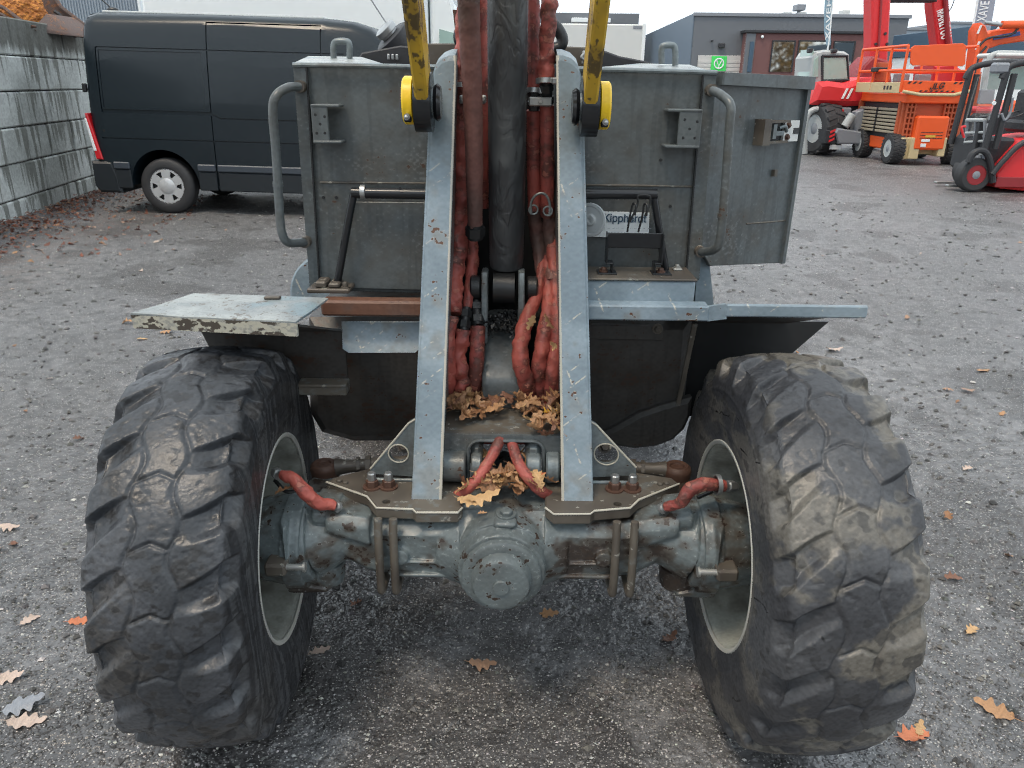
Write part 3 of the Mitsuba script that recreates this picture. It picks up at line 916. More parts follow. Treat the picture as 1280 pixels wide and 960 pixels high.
cut = slab(0.66, 0.675, 0.36, 2.24) + slab(2.02, 2.035, 0.5, 2.2) + slope_slab(0.67, 2.235, 2.03, 2.235, 0.007) + slope_slab(-0.66, 1.93, 2.3, 1.93, 0.007) + slab(-0.675, -0.66, 1.2, 1.93)
cut = cut + slope_slab(-0.66, 1.215, 0.66, 1.215, 0.022) + slope_slab(0.66, 1.215, 0.78, 1.165, 0.008) + slope_slab(0.78, 1.165, 2.0, 1.165, 0.008) + slope_slab(-0.72, 0.90, 2.6, 0.90, 0.006)
rec = slab(-0.64, 0.60, 1.255, 1.90)
arch = mcyl((0, -0.4, 0.36), (0, 0.55, 0.36), 0.42) + mcyl((3.2, -0.4, 0.36), (3.2, 0.55, 0.36), 0.42)
vb = (V0 - (cut - V1)) - (rec - V2) - arch
van = thing('panel_van', 'dark blue grey panel van parked beside the block wall', 'van')
add('body', on_van(man2tri(vb)), 'mat_van', van, smooth=28)
add('sliding_rail', on_van(cbox((-0.65, 0.030, 1.205), (0.66, 0.05, 1.22), 0.003)), 'mat_black', van, 'black sliding door rail')
for x0, x1 in ((-0.62, -0.42), (0.43, 0.655), (0.68, 2.72)):
    add('rub_strip', on_van(cbox((x0, -0.022, 0.535), (x1, 0.03, 0.62), 0.012)), 'mat_van_trim', van)
    add('sill_panel', on_van(cbox((x0, -0.008, 0.30), (x1, 0.06, 0.53), 0.012)), 'mat_van_low', van)
bp = [(-0.90, 0.62), (-0.64, 0.62), (-0.58, 0.45), (-0.56, 0.24), (-0.84, 0.24), (-0.90, 0.32)]
add('rear_bumper', on_van(prism([(x, -0.012, z) for x, z in bp], (0, 2.02, 0), 0.03)), 'mat_van_low', van)
tl = part('tail_light', van)
add('red_lens', on_van(prism([(-0.885, -0.004, 1.18), (-0.855, -0.004, 1.18), (-0.745, -0.004, 0.64), (-0.83, -0.004, 0.64), (-0.85, -0.004, 0.82)], (0, 0.12, 0), 0.012)), 'mat_red_lens', tl)
add('white_lens', on_van(prism([(-0.893, -0.010, 1.12), (-0.866, -0.010, 1.12), (-0.80, -0.010, 0.74), (-0.845, -0.010, 0.74)], (0, 0.10, 0), 0.008)), 'mat_white_lens', tl, 'white reversing lens')
add('door_hinge', on_van(cbox((-0.90, 0.06, 1.42), (-0.855, 0.12, 1.52), 0.01)), 'mat_black', van)
add('roof_aerial', on_van(cat(sphere((-0.60, 0.5, 2.36), (0.07, 0.05, 0.035), 2), tube([(-0.60, 0.5, 2.37), (-0.75, 0.5, 2.50)], 0.008, 6))), 'mat_black', van)
add('fuel_flap', on_van(cyl((-0.68, 0.010, 0.985), (-0.68, 0.002, 0.985), 0.015)), 'mat_black', van)
add('roof_panel', on_van(cbox((-0.70, 0.42, 2.31), (2.0, 1.58, 2.352), 0.012)), 'mat_grey_light', van, 'pale roof top')


def van_wheel(x, y0, y1):
    w = part('wheel', van)
    prof = [(0.012, 0.205), (0.012, 0.218), (0.0, 0.24), (0.005, 0.30), (0.03, 0.333), (0.06, 0.34), (0.17, 0.34), (0.20, 0.33), (0.22, 0.29), (0.22, 0.2)]
    s = 1 if y1 > y0 else -1
    add('tyre', on_van(lathe(prof, (x, y0, 0.335), (0, s, 0), 64, closed=True)), 'mat_rubber', w, smooth=40)
    holes = []
    a = np.linspace(0, 2 * PI, 6, endpoint=False)
    for q in a:
        holes.append([(x + r * math.cos(q + d), y0 + 0.012 * s, 0.335 + r * math.sin(q + d)) for r, d in ((0.120, -0.10), (0.186, -0.20), (0.190, 0.20), (0.120, 0.10))])
    t = np.linspace(0, 2 * PI, 48, endpoint=False)
    disc = prism([(x + 0.215 * math.cos(q), y0 + 0.012 * s, 0.335 + 0.215 * math.sin(q)) for q in t], (0, 0.014 * s, 0), holes=holes)
    dome = lathe([(0.03, 0.105), (0.012, 0.10), (-0.002, 0.07), (-0.008, 0.03), (-0.008, 0.0)], (x, y0, 0.335), (0, s, 0), 40)
    add('hubcap', on_van(cat(disc, dome)), 'mat_silver', w, 'silver six spoke hubcap', smooth=30)
    add('brake_drum', on_van(cyl((x, y0 + 0.05 * s, 0.335), (x, y0 + 0.09 * s, 0.335), 0.19)), 'mat_black', w)


van_wheel(0.0, 0.02, 1)
van_wheel(3.2, 0.02, 1)
van_wheel(0.0, 1.98, -1)
van_wheel(3.2, 1.98, -1)
add('underbody', on_van(cbox((-0.6, 0.25, 0.28), (3.9, 1.75, 0.36), 0.02)), 'mat_black', van)

# ---------------------------------------------------------------- rusty bucket on the wall
bk = thing('rusty_bucket', 'rust brown digger bucket heaped with orange rust above the block wall', 'digger bucket')
sidep = np.array([(-7.555, 11.600, 2.165), (-6.620, 11.600, 2.155), (-6.118, 11.600, 2.131), (-6.125, 11.600, 2.151), (-6.215, 11.600, 2.250), (-6.591, 11.600, 2.542), (-6.686, 11.600, 2.707), (-7.385, 11.600, 2.853)])
add('back_plate', prism(sidep + (0, 0.75, 0), (0, 0.05, 0), 0.006), 'mat_bucket', bk)
lowp = np.array([(-7.104, 11.000, 2.382), (-6.730, 11.000, 2.386), (-6.393, 11.000, 2.220), (-6.259, 11.000, 2.165), (-7.152, 11.000, 2.183)])
add('front_plate', prism(lowp, (0, 0.04, 0), 0.006), 'mat_bucket', bk)
side2 = np.array([(-6.118, 11.600, 2.131), (-6.125, 11.600, 2.151), (-6.215, 11.600, 2.250), (-6.424, 11.600, 2.407), (-6.441, 11.300, 2.229), (-6.434, 11.300, 2.161)])
add('floor_plate', hull(np.vstack([side2, side2 + (0.02, 0.75, 0.0)])), 'mat_bucket', bk)
rim = [tuple(p) for p in ((-6.686, 11.600, 2.707), (-6.591, 11.600, 2.542), (-6.215, 11.600, 2.250), (-6.129, 11.600, 2.131))]
add('rim_bar', tube(np.array(rim) + (0, 0.70, 0), 0.032, 8, smooth=False), 'mat_bucket', bk)
add('lip_bar', tube([(-6.846, 10.970, 2.512), (-6.609, 10.970, 2.422), (-6.355, 10.970, 2.219)], 0.026, 8, smooth=False), 'mat_bucket', bk)
add('curved_rib', tube([(-6.761, 10.950, 2.382), (-6.608, 10.950, 2.327), (-6.578, 10.950, 2.234)], 0.02, 8), 'mat_bucket', bk)
c = np.array((-6.927, 11.750, 2.422))
m = rough(sphere(c + (0, 0, -0.05), (0.42, 0.30, 0.30), 5), 0.07, 7, 4)
add('rust_heap', rough(m, 0.02, 40, 2), 'mat_rust_orange', bk, 'orange rusty rubble inside', smooth=False)
ch = np.array(catmull([(-6.888, 10.930, 2.229), (-6.632, 10.930, 2.218), (-6.374, 10.930, 2.211), (-6.231, 10.930, 2.204)], 9))
links = []
for i in range(len(ch) - 1):
    links.append(cbox((-0.026, -0.014, -0.014), (0.026, 0.014, 0.014), 0.006, rotx(PI / 2 * (i % 2)) @ roty(0.2), ch[i]))
    links.append(cbox((-0.026, -0.014, -0.014), (0.026, 0.014, 0.014), 0.006, rotx(PI / 2 * ((i + 1) % 2)) @ roty(-0.2), (ch[i] + ch[i + 1]) / 2))
k_ = add('chain', cat(*links), 'mat_bucket', bk)
labels[k_] = {'kind': 'stuff'}
add('hook', tube([(-6.635, 12.200, 2.481), (-6.574, 12.200, 2.440), (-6.550, 12.200, 2.388), (-6.598, 12.200, 2.377)], 0.025, 8), 'mat_dark', bk)

# ---------------------------------------------------------------- machines across the yard, right
def face(pts, depth, c=0.01):
    return prism(pts, (0, depth, 0), c)


def cuboid(a, b_, y0, y1, c=0.015):
    """From two opposite corners (x and z are read) between two distances."""
    return cbox((a[0], y0, b_[2]), (b_[0], y1, a[2]), c)


def lug_wheel(parent, at, ax, R, w, rim_r, rim_mat, lugs=24, tyre_mat='mat_rubber'):
    wk = part('wheel', parent)
    at, ax = np.array(at, float), unit(ax)
    u, v, n = frame(ax)
    add('tyre', lathe([(-w / 2, rim_r), (-w / 2, R * 0.86), (-w * 0.42, R * 0.95), (-w * 0.3, R * 0.97), (w * 0.3, R * 0.97), (w * 0.42, R * 0.95), (w / 2, R * 0.86), (w / 2, rim_r)], at, ax, 48, closed=True), tyre_mat, wk, smooth=35)
    bl = []
    for i in range(lugs):
        for s in (-1, 1):
            a = 2 * PI * (i + 0.25 * s) / lugs
            rr = math.cos(a) * u + math.sin(a) * v
            tt = -math.sin(a) * u + math.cos(a) * v
            c = at + rr * R * 0.965 + n * s * w * 0.25
            M = np.stack([unit(n + 0.35 * s * tt), unit(tt - 0.35 * s * n), rr], 1)
            bl.append(cbox((-w * 0.25, -R * 0.09, -R * 0.05), (w * 0.25, R * 0.09, R * 0.035), 0.006, M, c))
    if bl:
        k = add('tread_lug', cat(*bl), tyre_mat, wk)
        labels[k] = {'kind': 'stuff'}
    add('rim', lathe([(-w * 0.46, rim_r * 1.02), (-w * 0.48, rim_r * 0.95), (-w * 0.30, rim_r * 0.82), (-w * 0.22, rim_r * 0.5), (-w * 0.34, rim_r * 0.42), (-w * 0.36, 0)], at, ax, 40), rim_mat, wk, smooth=30)
    add('hub', lathe([(-w * 0.40, rim_r * 0.45), (-w * 0.46, rim_r * 0.40), (-w * 0.52, rim_r * 0.22), (-w * 0.52, 0)], at, ax, 24), 'mat_grey', wk, smooth=30)
    for j in range(8):
        a = 2 * PI * j / 8
        add('wheel_nut', bolt(at - ax * w * 0.27 + rim_r * 0.66 * (math.cos(a) * u + math.sin(a) * v), -ax, 0.02, 0.02, False), 'mat_dark', wk)


# -- scissor lift
SL = thing('scissor_lift', 'orange scissor lift with folded platform and beige side panel', 'scissor lift')
FY = 17.8
for at in ((8.400, 17.950, 0.269), (9.797, 18.050, 0.261)):
    at = np.array(at)
    lug_wheel(SL, (at[0] + (0.05 if at[0] < 9 else 0), at[1], 0.33), (1, 0, 0) if at[0] < 9.2 else (1, -0.25, 0), 0.33, 0.27, 0.19, 'mat_grey_light')
at = np.array((8.360, 19.600, 0.213))
lug_wheel(SL, (at[0] + 0.12, 19.6, 0.33), (1, 0, 0), 0.33, 0.27, 0.19, 'mat_grey_light')
at2 = np.array((9.797, 18.050, 0.261))
lug_wheel(SL, (at2[0] + 0.1, 19.7, 0.33), (-1, 0, 0), 0.33, 0.27, 0.19, 'mat_grey_light')
x0, x1 = (8.467, 17.800, 0.937)[0], (9.794, 17.800, 0.953)[0]
zt = lambda p: p[2]
z_deck, z_base, z_mid = (8.951, 17.800, 1.304)[2], (9.106, 17.800, 0.561)[2], (9.187, 17.800, 0.171)[2]
ch = add('chassis', cbox((x0 + 0.02, 18.35, z_mid + 0.1), (x1 - 0.3, 19.9, z_base - 0.02), 0.03), 'mat_orange', SL, 'orange chassis side box')
add('front_cross_member', cbox(((8.831, 17.800, 0.439)[0], 17.85, z_mid + 0.05), ((9.536, 17.800, 0.448)[0], 18.3, z_mid + 0.2), 0.02), 'mat_cream', SL, 'cream cross member')
for p, q in (((8.474, 17.700, 0.576), (8.722, 17.700, 0.123)), ((8.662, 17.620, 0.584), (8.876, 17.620, 0.132)), ((9.289, 17.620, 0.591), (9.446, 17.620, 0.190))):
    add('outrigger_bracket', cuboid(p, q, p[1], 18.2), 'mat_cream', SL)
add('front_shell', cbox((x0 - 0.03, 17.84, z_base - 0.02), (x1 + 0.02, 17.92, z_deck), 0.02), 'mat_orange_dirty', SL, 'dirty orange front frame')
# perforated step frames left and right of the cover
for xa, xb, lab in (((8.506, 17.800, 1.185)[0], (8.749, 17.800, 1.188)[0], None), ((9.322, 17.800, 1.194)[0], (9.669, 17.800, 1.198)[0], None)):
    bars = [cbox((xa, 17.78, z), (xb, 17.84, z + 0.04), 0.008) for z in np.arange(z_base + 0.05, z_deck - 0.05, 0.115)] + [cbox((x, 17.77, z_base), (x + 0.035, 17.83, z_deck), 0.008) for x in np.arange(xa, xb, 0.085)]
    k_ = add('step_grille', cat(*bars), 'mat_orange_dirty', SL)
    labels[k_] = {'kind': 'stuff'}
add('grille_backing', cbox((x0, 17.86, z_base), (x1, 17.925, z_deck - 0.02), 0.01), 'mat_dark', SL)
cv0, cv1 = (8.718, 17.600, 1.031), (9.406, 17.600, 0.326)
add('engine_cover', cuboid(cv0, cv1, 17.6, 17.86, 0.04), 'mat_orange', SL, 'bright orange front cover')
for dz in (0.34, 0.40, 0.46):
    add('vent_slot', cbox((cv0[0] + 0.1, 17.592, cv0[2] - dz), (cv1[0] - 0.1, 17.602, cv0[2] - dz + 0.012), 0.003), 'mat_dark', SL)
for p, q, m, lab in (((8.933, 17.590, 0.639), (9.152, 17.590, 0.591), 'mat_leaf_yellow', 'yellow warning sticker'), ((8.863, 17.590, 0.555), (9.049, 17.590, 0.499), 'mat_white', 'white sticker'), ((8.864, 17.590, 0.463), (8.984, 17.590, 0.389), 'mat_white', None)):
    add('sticker', cuboid(p, q, 17.588, 17.6, 0.002), m, SL, lab)
# side with the beige scissor stack
sx = x0 - 0.02
n = 7
zs = np.linspace((8.389, 18.600, 0.624)[2], (8.286, 18.600, 1.177)[2], n + 1)
for i in range(n):
    add('scissor_beam', cbox((sx - 0.05, 17.98, zs[i] + 0.012), (sx + 0.06, 19.95, zs[i + 1] - 0.012), 0.012), 'mat_slat', SL)
add('scissor_core', cbox((sx + 0.06, 17.95, z_base - 0.05), (x1 - 0.05, 19.95, z_deck), 0.02), 'mat_dark', SL)
for y in (17.88, 19.97):
    add('side_post', cbox((sx - 0.06, y, z_base - 0.03), (sx + 0.05, y + 0.07, z_deck + 0.02), 0.01), 'mat_orange_dirty', SL)
for y in (18.95,):
    add('pivot', cat(*[cyl((sx - 0.07, y, (zs[i] + zs[i + 1]) / 2), (sx, y, (zs[i] + zs[i + 1]) / 2), 0.03) for i in range(n)]), 'mat_dark', SL)
    labels[f'{SL}__pivot'] = {'kind': 'stuff'}
# platform deck
zd0, zd1 = (8.863, 17.700, 1.483)[2], (8.810, 17.700, 1.739)[2]
add('deck_frame', cbox((x0 - 0.06, 17.72, z_deck - 0.02), (x1 + 0.06, 20.0, zd0 + 0.0), 0.02), 'mat_orange', SL)
px0, px1 = (8.292, 17.700, 1.589)[0], (9.712, 17.700, 1.605)[0]
add('kick_plate', cbox((px0, 17.68, zd0 + 0.03), (px1, 17.72, zd1), 0.01), 'mat_orange', SL, 'orange kick plate with maker letters')
add('deck_edge', tube([(px0, 17.66, zd0 + 0.04), (px0 + 0.35, 17.6, zd0 - 0.02), (px1 - 0.35, 17.6, zd0 - 0.02), (px1, 17.66, zd0 + 0.06)], 0.035, 10, smooth=False), 'mat_cream', SL, 'cream deck edge')
add('side_kick_plate', cbox((px0 - 0.05, 17.72, zd0), (px0 - 0.01, 20.0, zd0 + 0.22), 0.01), 'mat_cream', SL, 'cream side kick plate')
for y in (18.1, 18.25, 18.4):
    add('decal', cbox((px0 - 0.056, y, zd0 + 0.07), (px0 - 0.048, y + 0.09, zd0 + 0.15), 0.002), 'mat_dark', SL)
q = np.array((8.844, 17.660, 1.564))
lg = text('JLG', 0.125, q, (1, 0, 0.08), (0.25, 0, 1), 0.012, True, 0.30)
add('lettering', lg, 'mat_dark', SL, 'dark maker letters')
hz = []
for i in range(7):
    x = px0 + 0.35 + i * 0.115
    hz.append(prism([(x, 17.674, zd0 + 0.035), (x + 0.05, 17.674, zd0 + 0.035), (x + 0.08, 17.674, zd0 + 0.065), (x + 0.03, 17.674, zd0 + 0.065)], (0, 0.005, 0)))
for i in range(3):
    for xx in (px0 + 0.08, px1 - 0.36):
        x = xx + i * 0.115
        hz.append(prism([(x, 17.674, zd1 - 0.06), (x + 0.05, 17.674, zd1 - 0.06), (x + 0.09, 17.674, zd1 - 0.015), (x + 0.04, 17.674, zd1 - 0.015)], (0, 0.005, 0)))
k_ = add('hazard_stripe', cat(*hz), 'mat_dark', SL)
labels[k_] = {'kind': 'stuff'}
# rails
zr = (8.666, 17.700, 2.426)[2]
zm = (8.767, 17.700, 1.944)[2]
rl = []
for y in (17.72, 18.45, 19.2, 20.0):
    add('rail_post', cbox((px0 - 0.05, y - 0.025, zd0 + 0.02), (px0, y + 0.025, zr), 0.01), 'mat_orange', SL)
    add('rail_post', cbox((px1, y - 0.025, zd0 + 0.02), (px1 + 0.05, y + 0.025, zr), 0.01), 'mat_orange', SL)
for z in (zr, zm):
    add('rail', tube([(px0 - 0.025, 20.0, z), (px0 - 0.025, 17.72, z)], 0.03, 8), 'mat_orange', SL)
    add('rail', tube([(px1 + 0.025, 20.0, z), (px1 + 0.025, 17.72, z)], 0.03, 8), 'mat_orange', SL)
    add('rail', tube([(px0, 20.0, z), (px1, 20.0, z)], 0.03, 8), 'mat_orange', SL)
add('rail', tube([(px0, 17.72, zm), (px1, 17.72, zm)], 0.022, 8), 'mat_orange', SL)
ts = [(8.304, 17.660, 2.374), (8.362, 17.660, 2.421), (9.374, 17.660, 2.479), (9.451, 17.660, 2.433), (9.515, 17.660, 2.077), (9.458, 17.660, 2.030), (8.406, 17.660, 2.034), (8.346, 17.660, 2.080)]
add('weather_board', prism(ts, (0, 0.03, 0), 0.008), 'mat_orange', SL, 'large orange board hung on the front rail')
for p, q in (((8.410, 18.300, 1.883), (8.692, 18.300, 1.706)), ((8.883, 18.400, 1.873), (9.165, 18.400, 1.711))):
    add('control_box', cuboid(p, q, 18.3, 18.5), 'mat_grey', SL)
add('tool_tray', cuboid((8.188, 18.900, 2.021), (8.461, 18.900, 1.923), 18.9, 19.2), 'mat_dark', SL)
add('gate_bar', cuboid((8.318, 19.200, 2.130), (8.672, 19.200, 1.723), 19.2, 19.24), 'mat_orange_dirty', SL)

# -- red telehandler with its cab
TH = thing('telehandler', 'red telehandler with pale grey cab beside the orange scissor lift', 'telehandler')
at = np.array((7.652, 20.200, 0.542))
lug_wheel(TH, (at[0], 20.2, 0.62), (1, 0.25, 0), 0.62, 0.5, 0.34, 'mat_grey_light', 16)
lug_wheel(TH, (at[0] - 0.5, 22.9, 0.62), (1, 0.25, 0), 0.62, 0.5, 0.34, 'mat_grey_light', 16)
lug_wheel(TH, (at[0] + 2.2, 22.6, 0.62), (1, 0.25, 0), 0.62, 0.5, 0.34, 'mat_grey_light', 16)
add('mudguard', tube([(7.275, 20.100, 0.027), (7.183, 20.100, 0.636), (7.231, 20.100, 0.974), (7.430, 20.100, 1.088), (7.865, 20.100, 1.074), (8.129, 20.100, 0.910)], 0.07, 10), 'mat_grey_light', TH)
body = [(7.203, 20.000, 1.180), (7.338, 20.000, 1.691), (7.564, 20.000, 1.730), (7.997, 20.000, 1.680), (8.364, 20.000, 1.793), (8.627, 20.000, 1.831), (8.747, 20.000, 1.180), (8.126, 20.000, 1.154)]
m = face(body, 1.9, 0.12)
add('engine_hood', m, 'mat_red', TH, 'glossy red hood', smooth=40)
q = np.array((8.060, 19.960, 1.446))
add('emblem', cat(*[prism([q + (dx, 0, -0.12), q + (dx + 0.05, 0, -0.12), q + (dx + 0.14, 0, 0.12), q + (dx + 0.09, 0, 0.12)], (0, 0.03, 0)) for dx in (-0.14, -0.02)]), 'mat_white', TH, 'white slanted emblem')
add('chassis', cbox(((7.542, 20.400, 0.816)[0], 20.4, 0.45), ((8.984, 20.400, 0.832)[0], 23.4, 1.15), 0.05), 'mat_dark', TH)
add('turntable', cbox(((7.379, 20.200, 1.140)[0], 20.2, (7.831, 20.200, 1.034)[2]), ((8.641, 20.200, 1.155)[0], 21.8, (7.807, 20.200, 1.182)[2]), 0.02), 'mat_dark', TH)
cab = [(7.231, 20.400, 1.152), (7.279, 20.400, 1.745), (7.240, 20.400, 2.253), (7.315, 20.400, 2.397), (7.485, 20.400, 2.435), (7.995, 20.400, 2.405), (8.124, 20.400, 2.335), (8.256, 20.400, 1.683), (7.527, 20.400, 1.675), (7.450, 20.400, 1.154)]
cb = part('cab', TH, 'pale grey cab')
add('shell', face(cab, 1.3, 0.05), 'mat_grey_light', cb, smooth=30)
add('rear_window', face([(7.479, 20.360, 2.255), (8.040, 20.360, 2.279), (8.165, 20.360, 1.774), (7.559, 20.360, 1.749)], 0.05, 0.015), 'mat_cab_glass', cb)
add('window_seal', tube([(7.454, 20.360, 2.290), (8.056, 20.360, 2.297), (8.188, 20.360, 1.756), (7.543, 20.360, 1.730), (7.454, 20.360, 2.290)], 0.035, 8, smooth=False), 'mat_dark', cb)
sx_ = (7.279, 20.400, 1.745)[0]
add('side_window', prism([(sx_ - 0.0, 20.55, 1.75), (sx_ + 0.04, 20.55, 2.45), (sx_ + 0.04, 21.4, 2.45), (sx_ - 0.02, 21.4, 1.75)], (-0.03, 0, 0)), 'mat_cab_glass', cb)
add('front_pillar_window', face([(7.296, 20.360, 1.800), (7.271, 20.360, 2.217), (7.357, 20.360, 2.289), (7.433, 20.360, 1.802)], 0.04, 0.01), 'mat_cab_glass', cb)
add('work_lamp', cuboid((7.130, 20.400, 2.467), (7.224, 20.400, 2.361), 20.4, 20.6, 0.02), 'mat_dark', cb)
add('work_lamp', cuboid((7.657, 20.350, 2.453), (7.788, 20.350, 2.365), 20.3, 20.5, 0.02), 'mat_dark', cb)
add('tail_lamp', cuboid((7.745, 19.950, 1.096), (8.036, 19.950, 0.989), 19.95, 20.1, 0.03), 'mat_red_lens', TH)
add('tail_lamp_holder', cuboid((7.661, 20.000, 1.130), (8.239, 20.000, 0.952), 20.02, 20.3, 0.03), 'mat_grey', TH)
so = part('stabiliser', TH, 'grey stabiliser leg')
add('beam', face([(7.717, 19.500, 0.564), (7.776, 19.500, 0.675), (8.487, 19.500, 0.573), (8.533, 19.500, 0.315), (7.837, 19.500, 0.307)], 0.5, 0.03), 'mat_grey', so)
add('ram', tube([(7.964, 19.600, 0.708), (8.109, 19.600, 0.984)], 0.10, 14), 'mat_grey_light', so)
add('bracket', face([(8.260, 19.700, 0.577), (8.218, 19.700, 1.036), (8.398, 19.700, 1.111), (8.527, 19.700, 1.040), (8.619, 19.700, 0.526)], 0.3, 0.03), 'mat_grey', so)
add('pad', face([(7.436, 19.400, 0.639), (7.671, 19.400, 0.606), (7.723, 19.400, 0.294), (7.486, 19.400, 0.328)], 0.5, 0.02), 'mat_dark', so)
wst = []
for i in range(3):
    a = np.array((7.548, 19.370, 0.350)) + (0.0, 0, 0.10 * i)
    wst.append(prism([a, a + (0.12, 0, 0.06), a + (0.12, 0, 0.11), a + (0, 0, 0.05)], (0, 0.02, 0)))
k_ = add('warning_stripe', cat(*wst), 'mat_red', so)
labels[k_] = {'kind': 'stuff'}
add('number_plate', cuboid((7.686, 19.600, 0.279), (7.977, 19.600, 0.171), 19.6, 19.63, 0.005), 'mat_white', TH)
bp = [(9.074, 21.500, 1.692), (8.992, 21.400, 2.712), (8.825, 21.300, 3.614), (8.654, 21.300, 4.662), (9.139, 21.300, 4.667), (9.301, 21.300, 3.619), (9.418, 21.400, 2.717), (9.552, 21.500, 1.697)]
bp = np.array(bp)
bp[:, 1] = 21.3
add('boom', face(bp, 0.55, 0.04), 'mat_red', TH, 'upright red boom')
add('boom_edge', tube([(9.232, 21.260, 1.961), (9.107, 21.260, 3.073), (8.922, 21.260, 4.487)], 0.03, 8), 'mat_red_dark', TH)
add('boom_base', face([(8.644, 21.000, 1.668), (8.770, 21.000, 2.102), (8.970, 21.000, 2.327), (9.392, 21.000, 2.220), (9.576, 21.000, 1.679)], 1.0, 0.05), 'mat_red_dark', TH, 'dark red boom foot')
for q in ((9.095, 21.270, 2.615), (9.292, 21.270, 2.857), (9.378, 21.270, 2.618)):
    add('boom_bolt', cyl(q, np.array(q) + (0, 0.06, 0), 0.035, 12), 'mat_dark', TH)

# -- second red boom with white letters
RB = thing('red_boom_lift', 'red boom machine with white lettering behind the scissor lift', 'boom lift')
bp = np.array([(11.036, 23.000, 4.363), (11.189, 23.000, 3.638), (11.519, 23.000, 2.696), (11.865, 23.000, 1.598), (12.465, 23.000, 1.605), (11.955, 23.000, 2.701), (11.585, 23.000, 3.797), (11.417, 23.000, 4.368)])
bp[:, 1] = 23.0
add('boom', face(bp, 0.5, 0.04), 'mat_red', RB)
add('hose_track', tube([(11.370, 22.950, 4.172), (11.686, 22.950, 3.014), (11.948, 22.950, 2.216)], 0.07, 10), 'mat_red_dark', RB, 'dark hose track along the boom')
q, r = np.array((11.561, 22.960, 2.815)), np.array((11.276, 22.960, 3.539))
d = unit(q - r)
add('lettering', text('MANITOU', 0.27, r + (0.02, 0, 0), d, np.cross((0, -1, 0), d), 0.01, True, float(np.linalg.norm(q - r))), 'mat_white', RB, 'white maker letters down the boom')
add('chassis', cbox(((11.487, 23.000, 1.594)[0], 22.6, 0.4), ((12.932, 23.000, 1.611)[0], 25.0, 1.5), 0.08), 'mat_red', RB, 'red body seen through the platform rails')
add('counterweight', face([(11.359, 22.500, 1.636), (11.292, 22.500, 2.159), (11.800, 22.500, 2.205), (12.242, 22.500, 1.969), (12.461, 22.500, 1.198), (11.507, 22.500, 1.146)], 1.2, 0.05), 'mat_red', RB)
for x in ((11.979, 23.000, 0.541)[0], (13.110, 23.000, 0.554)[0]):
    lug_wheel(RB, (x, 23.2, 0.5), (1, 0, 0), 0.5, 0.4, 0.28, 'mat_grey', 14)
jb = np.array([(9.750, 22.600, 3.703), (9.700, 22.600, 3.967), (11.041, 22.600, 3.981), (11.097, 22.600, 3.718)])
add('upper_boom', face(jb, 0.4, 0.03), 'mat_dark', RB, 'black upper boom')
add('cable', tube([(11.593, 22.900, 3.518), (11.653, 22.900, 3.635), (11.705, 22.900, 3.981)], 0.012, 6), 'mat_dark', RB)

# -- orange excavator arm with blue stripe
OX = thing('orange_excavator', 'orange excavator with a blue stripe on its raised arm', 'excavator')
ap = np.array([(12.318, 22.000, 2.548), (12.195, 22.000, 2.891), (12.355, 22.000, 3.006), (14.148, 22.000, 3.290), (14.251, 22.000, 2.914), (12.645, 22.000, 2.667)])
ap[:, 1] = 22
add('arm', face(ap, 0.4, 0.03), 'mat_orange', OX)
st = np.array([(12.434, 21.970, 2.778), (12.411, 21.970, 2.873), (13.067, 21.970, 2.994), (13.112, 21.970, 2.899)])
st[:, 1] = 21.97
add('blue_stripe', face(st, 0.03, 0.004), 'mat_blue', OX, 'blue stripe')
kp = np.array([(12.055, 21.900, 1.903), (11.992, 21.900, 2.541), (11.907, 21.900, 2.996), (11.987, 21.900, 3.184), (12.128, 21.900, 3.111), (12.264, 21.900, 2.886), (12.348, 21.900, 2.621), (12.230, 21.900, 2.236), (12.288, 21.900, 1.807)])
kp[:, 1] = 21.9
add('link_arm', face(kp, 0.45, 0.04), 'mat_orange', OX)
add('cylinder', tube([(11.994, 21.800, 3.178), (12.457, 21.800, 3.127)], 0.05, 12), 'mat_steel', OX, 'bright cylinder rod')
add('cylinder_barrel', tube([(12.457, 21.800, 3.127), (14.050, 21.800, 3.163)], 0.10, 14), 'mat_orange', OX)
for pts in (((11.969, 21.800, 2.575), (12.185, 21.800, 2.805), (12.722, 21.800, 2.886), (12.943, 21.800, 3.076), (13.222, 21.800, 3.191)), ((12.028, 21.800, 1.960), (12.055, 21.800, 2.385), (12.188, 21.800, 2.616)), ((12.837, 21.800, 2.925), (12.944, 21.800, 3.151), (13.202, 21.800, 3.265))):
    add('hydraulic_hose', tube(pts, 0.03, 8), 'mat_dark', OX)
for i, q in enumerate(((11.903, 21.860, 2.918), (11.949, 21.860, 2.539), (11.987, 21.860, 2.193))):
    add('white_mark', prism([np.array(q), np.array(q) + (0.05, 0, 0.0), np.array(q) + (0.10, 0, 0.2), np.array(q) + (0.05, 0, 0.2)], (0, 0.02, 0)), 'mat_white', OX)
add('lower_arm', face(np.array([(12.157, 22.100, 1.001), (12.100, 22.100, 2.003), (12.397, 22.100, 2.007), (12.502, 22.100, 1.005)]), 0.4, 0.03), 'mat_orange_dirty', OX)
add('base', cbox(((12.139, 22.000, 1.408)[0], 22.2, 0.3), ((14.015, 22.000, 1.429)[0], 24.5, 1.3), 0.08), 'mat_orange', OX)
for s in (0, 1):
    add('track', cbox(((11.989, 22.000, 1.406)[0], 21.9 + s * 2.4, 0.0), ((14.442, 22.000, 1.434)[0], 22.4 + s * 2.4, 0.75), 0.2), 'mat_dark', OX)

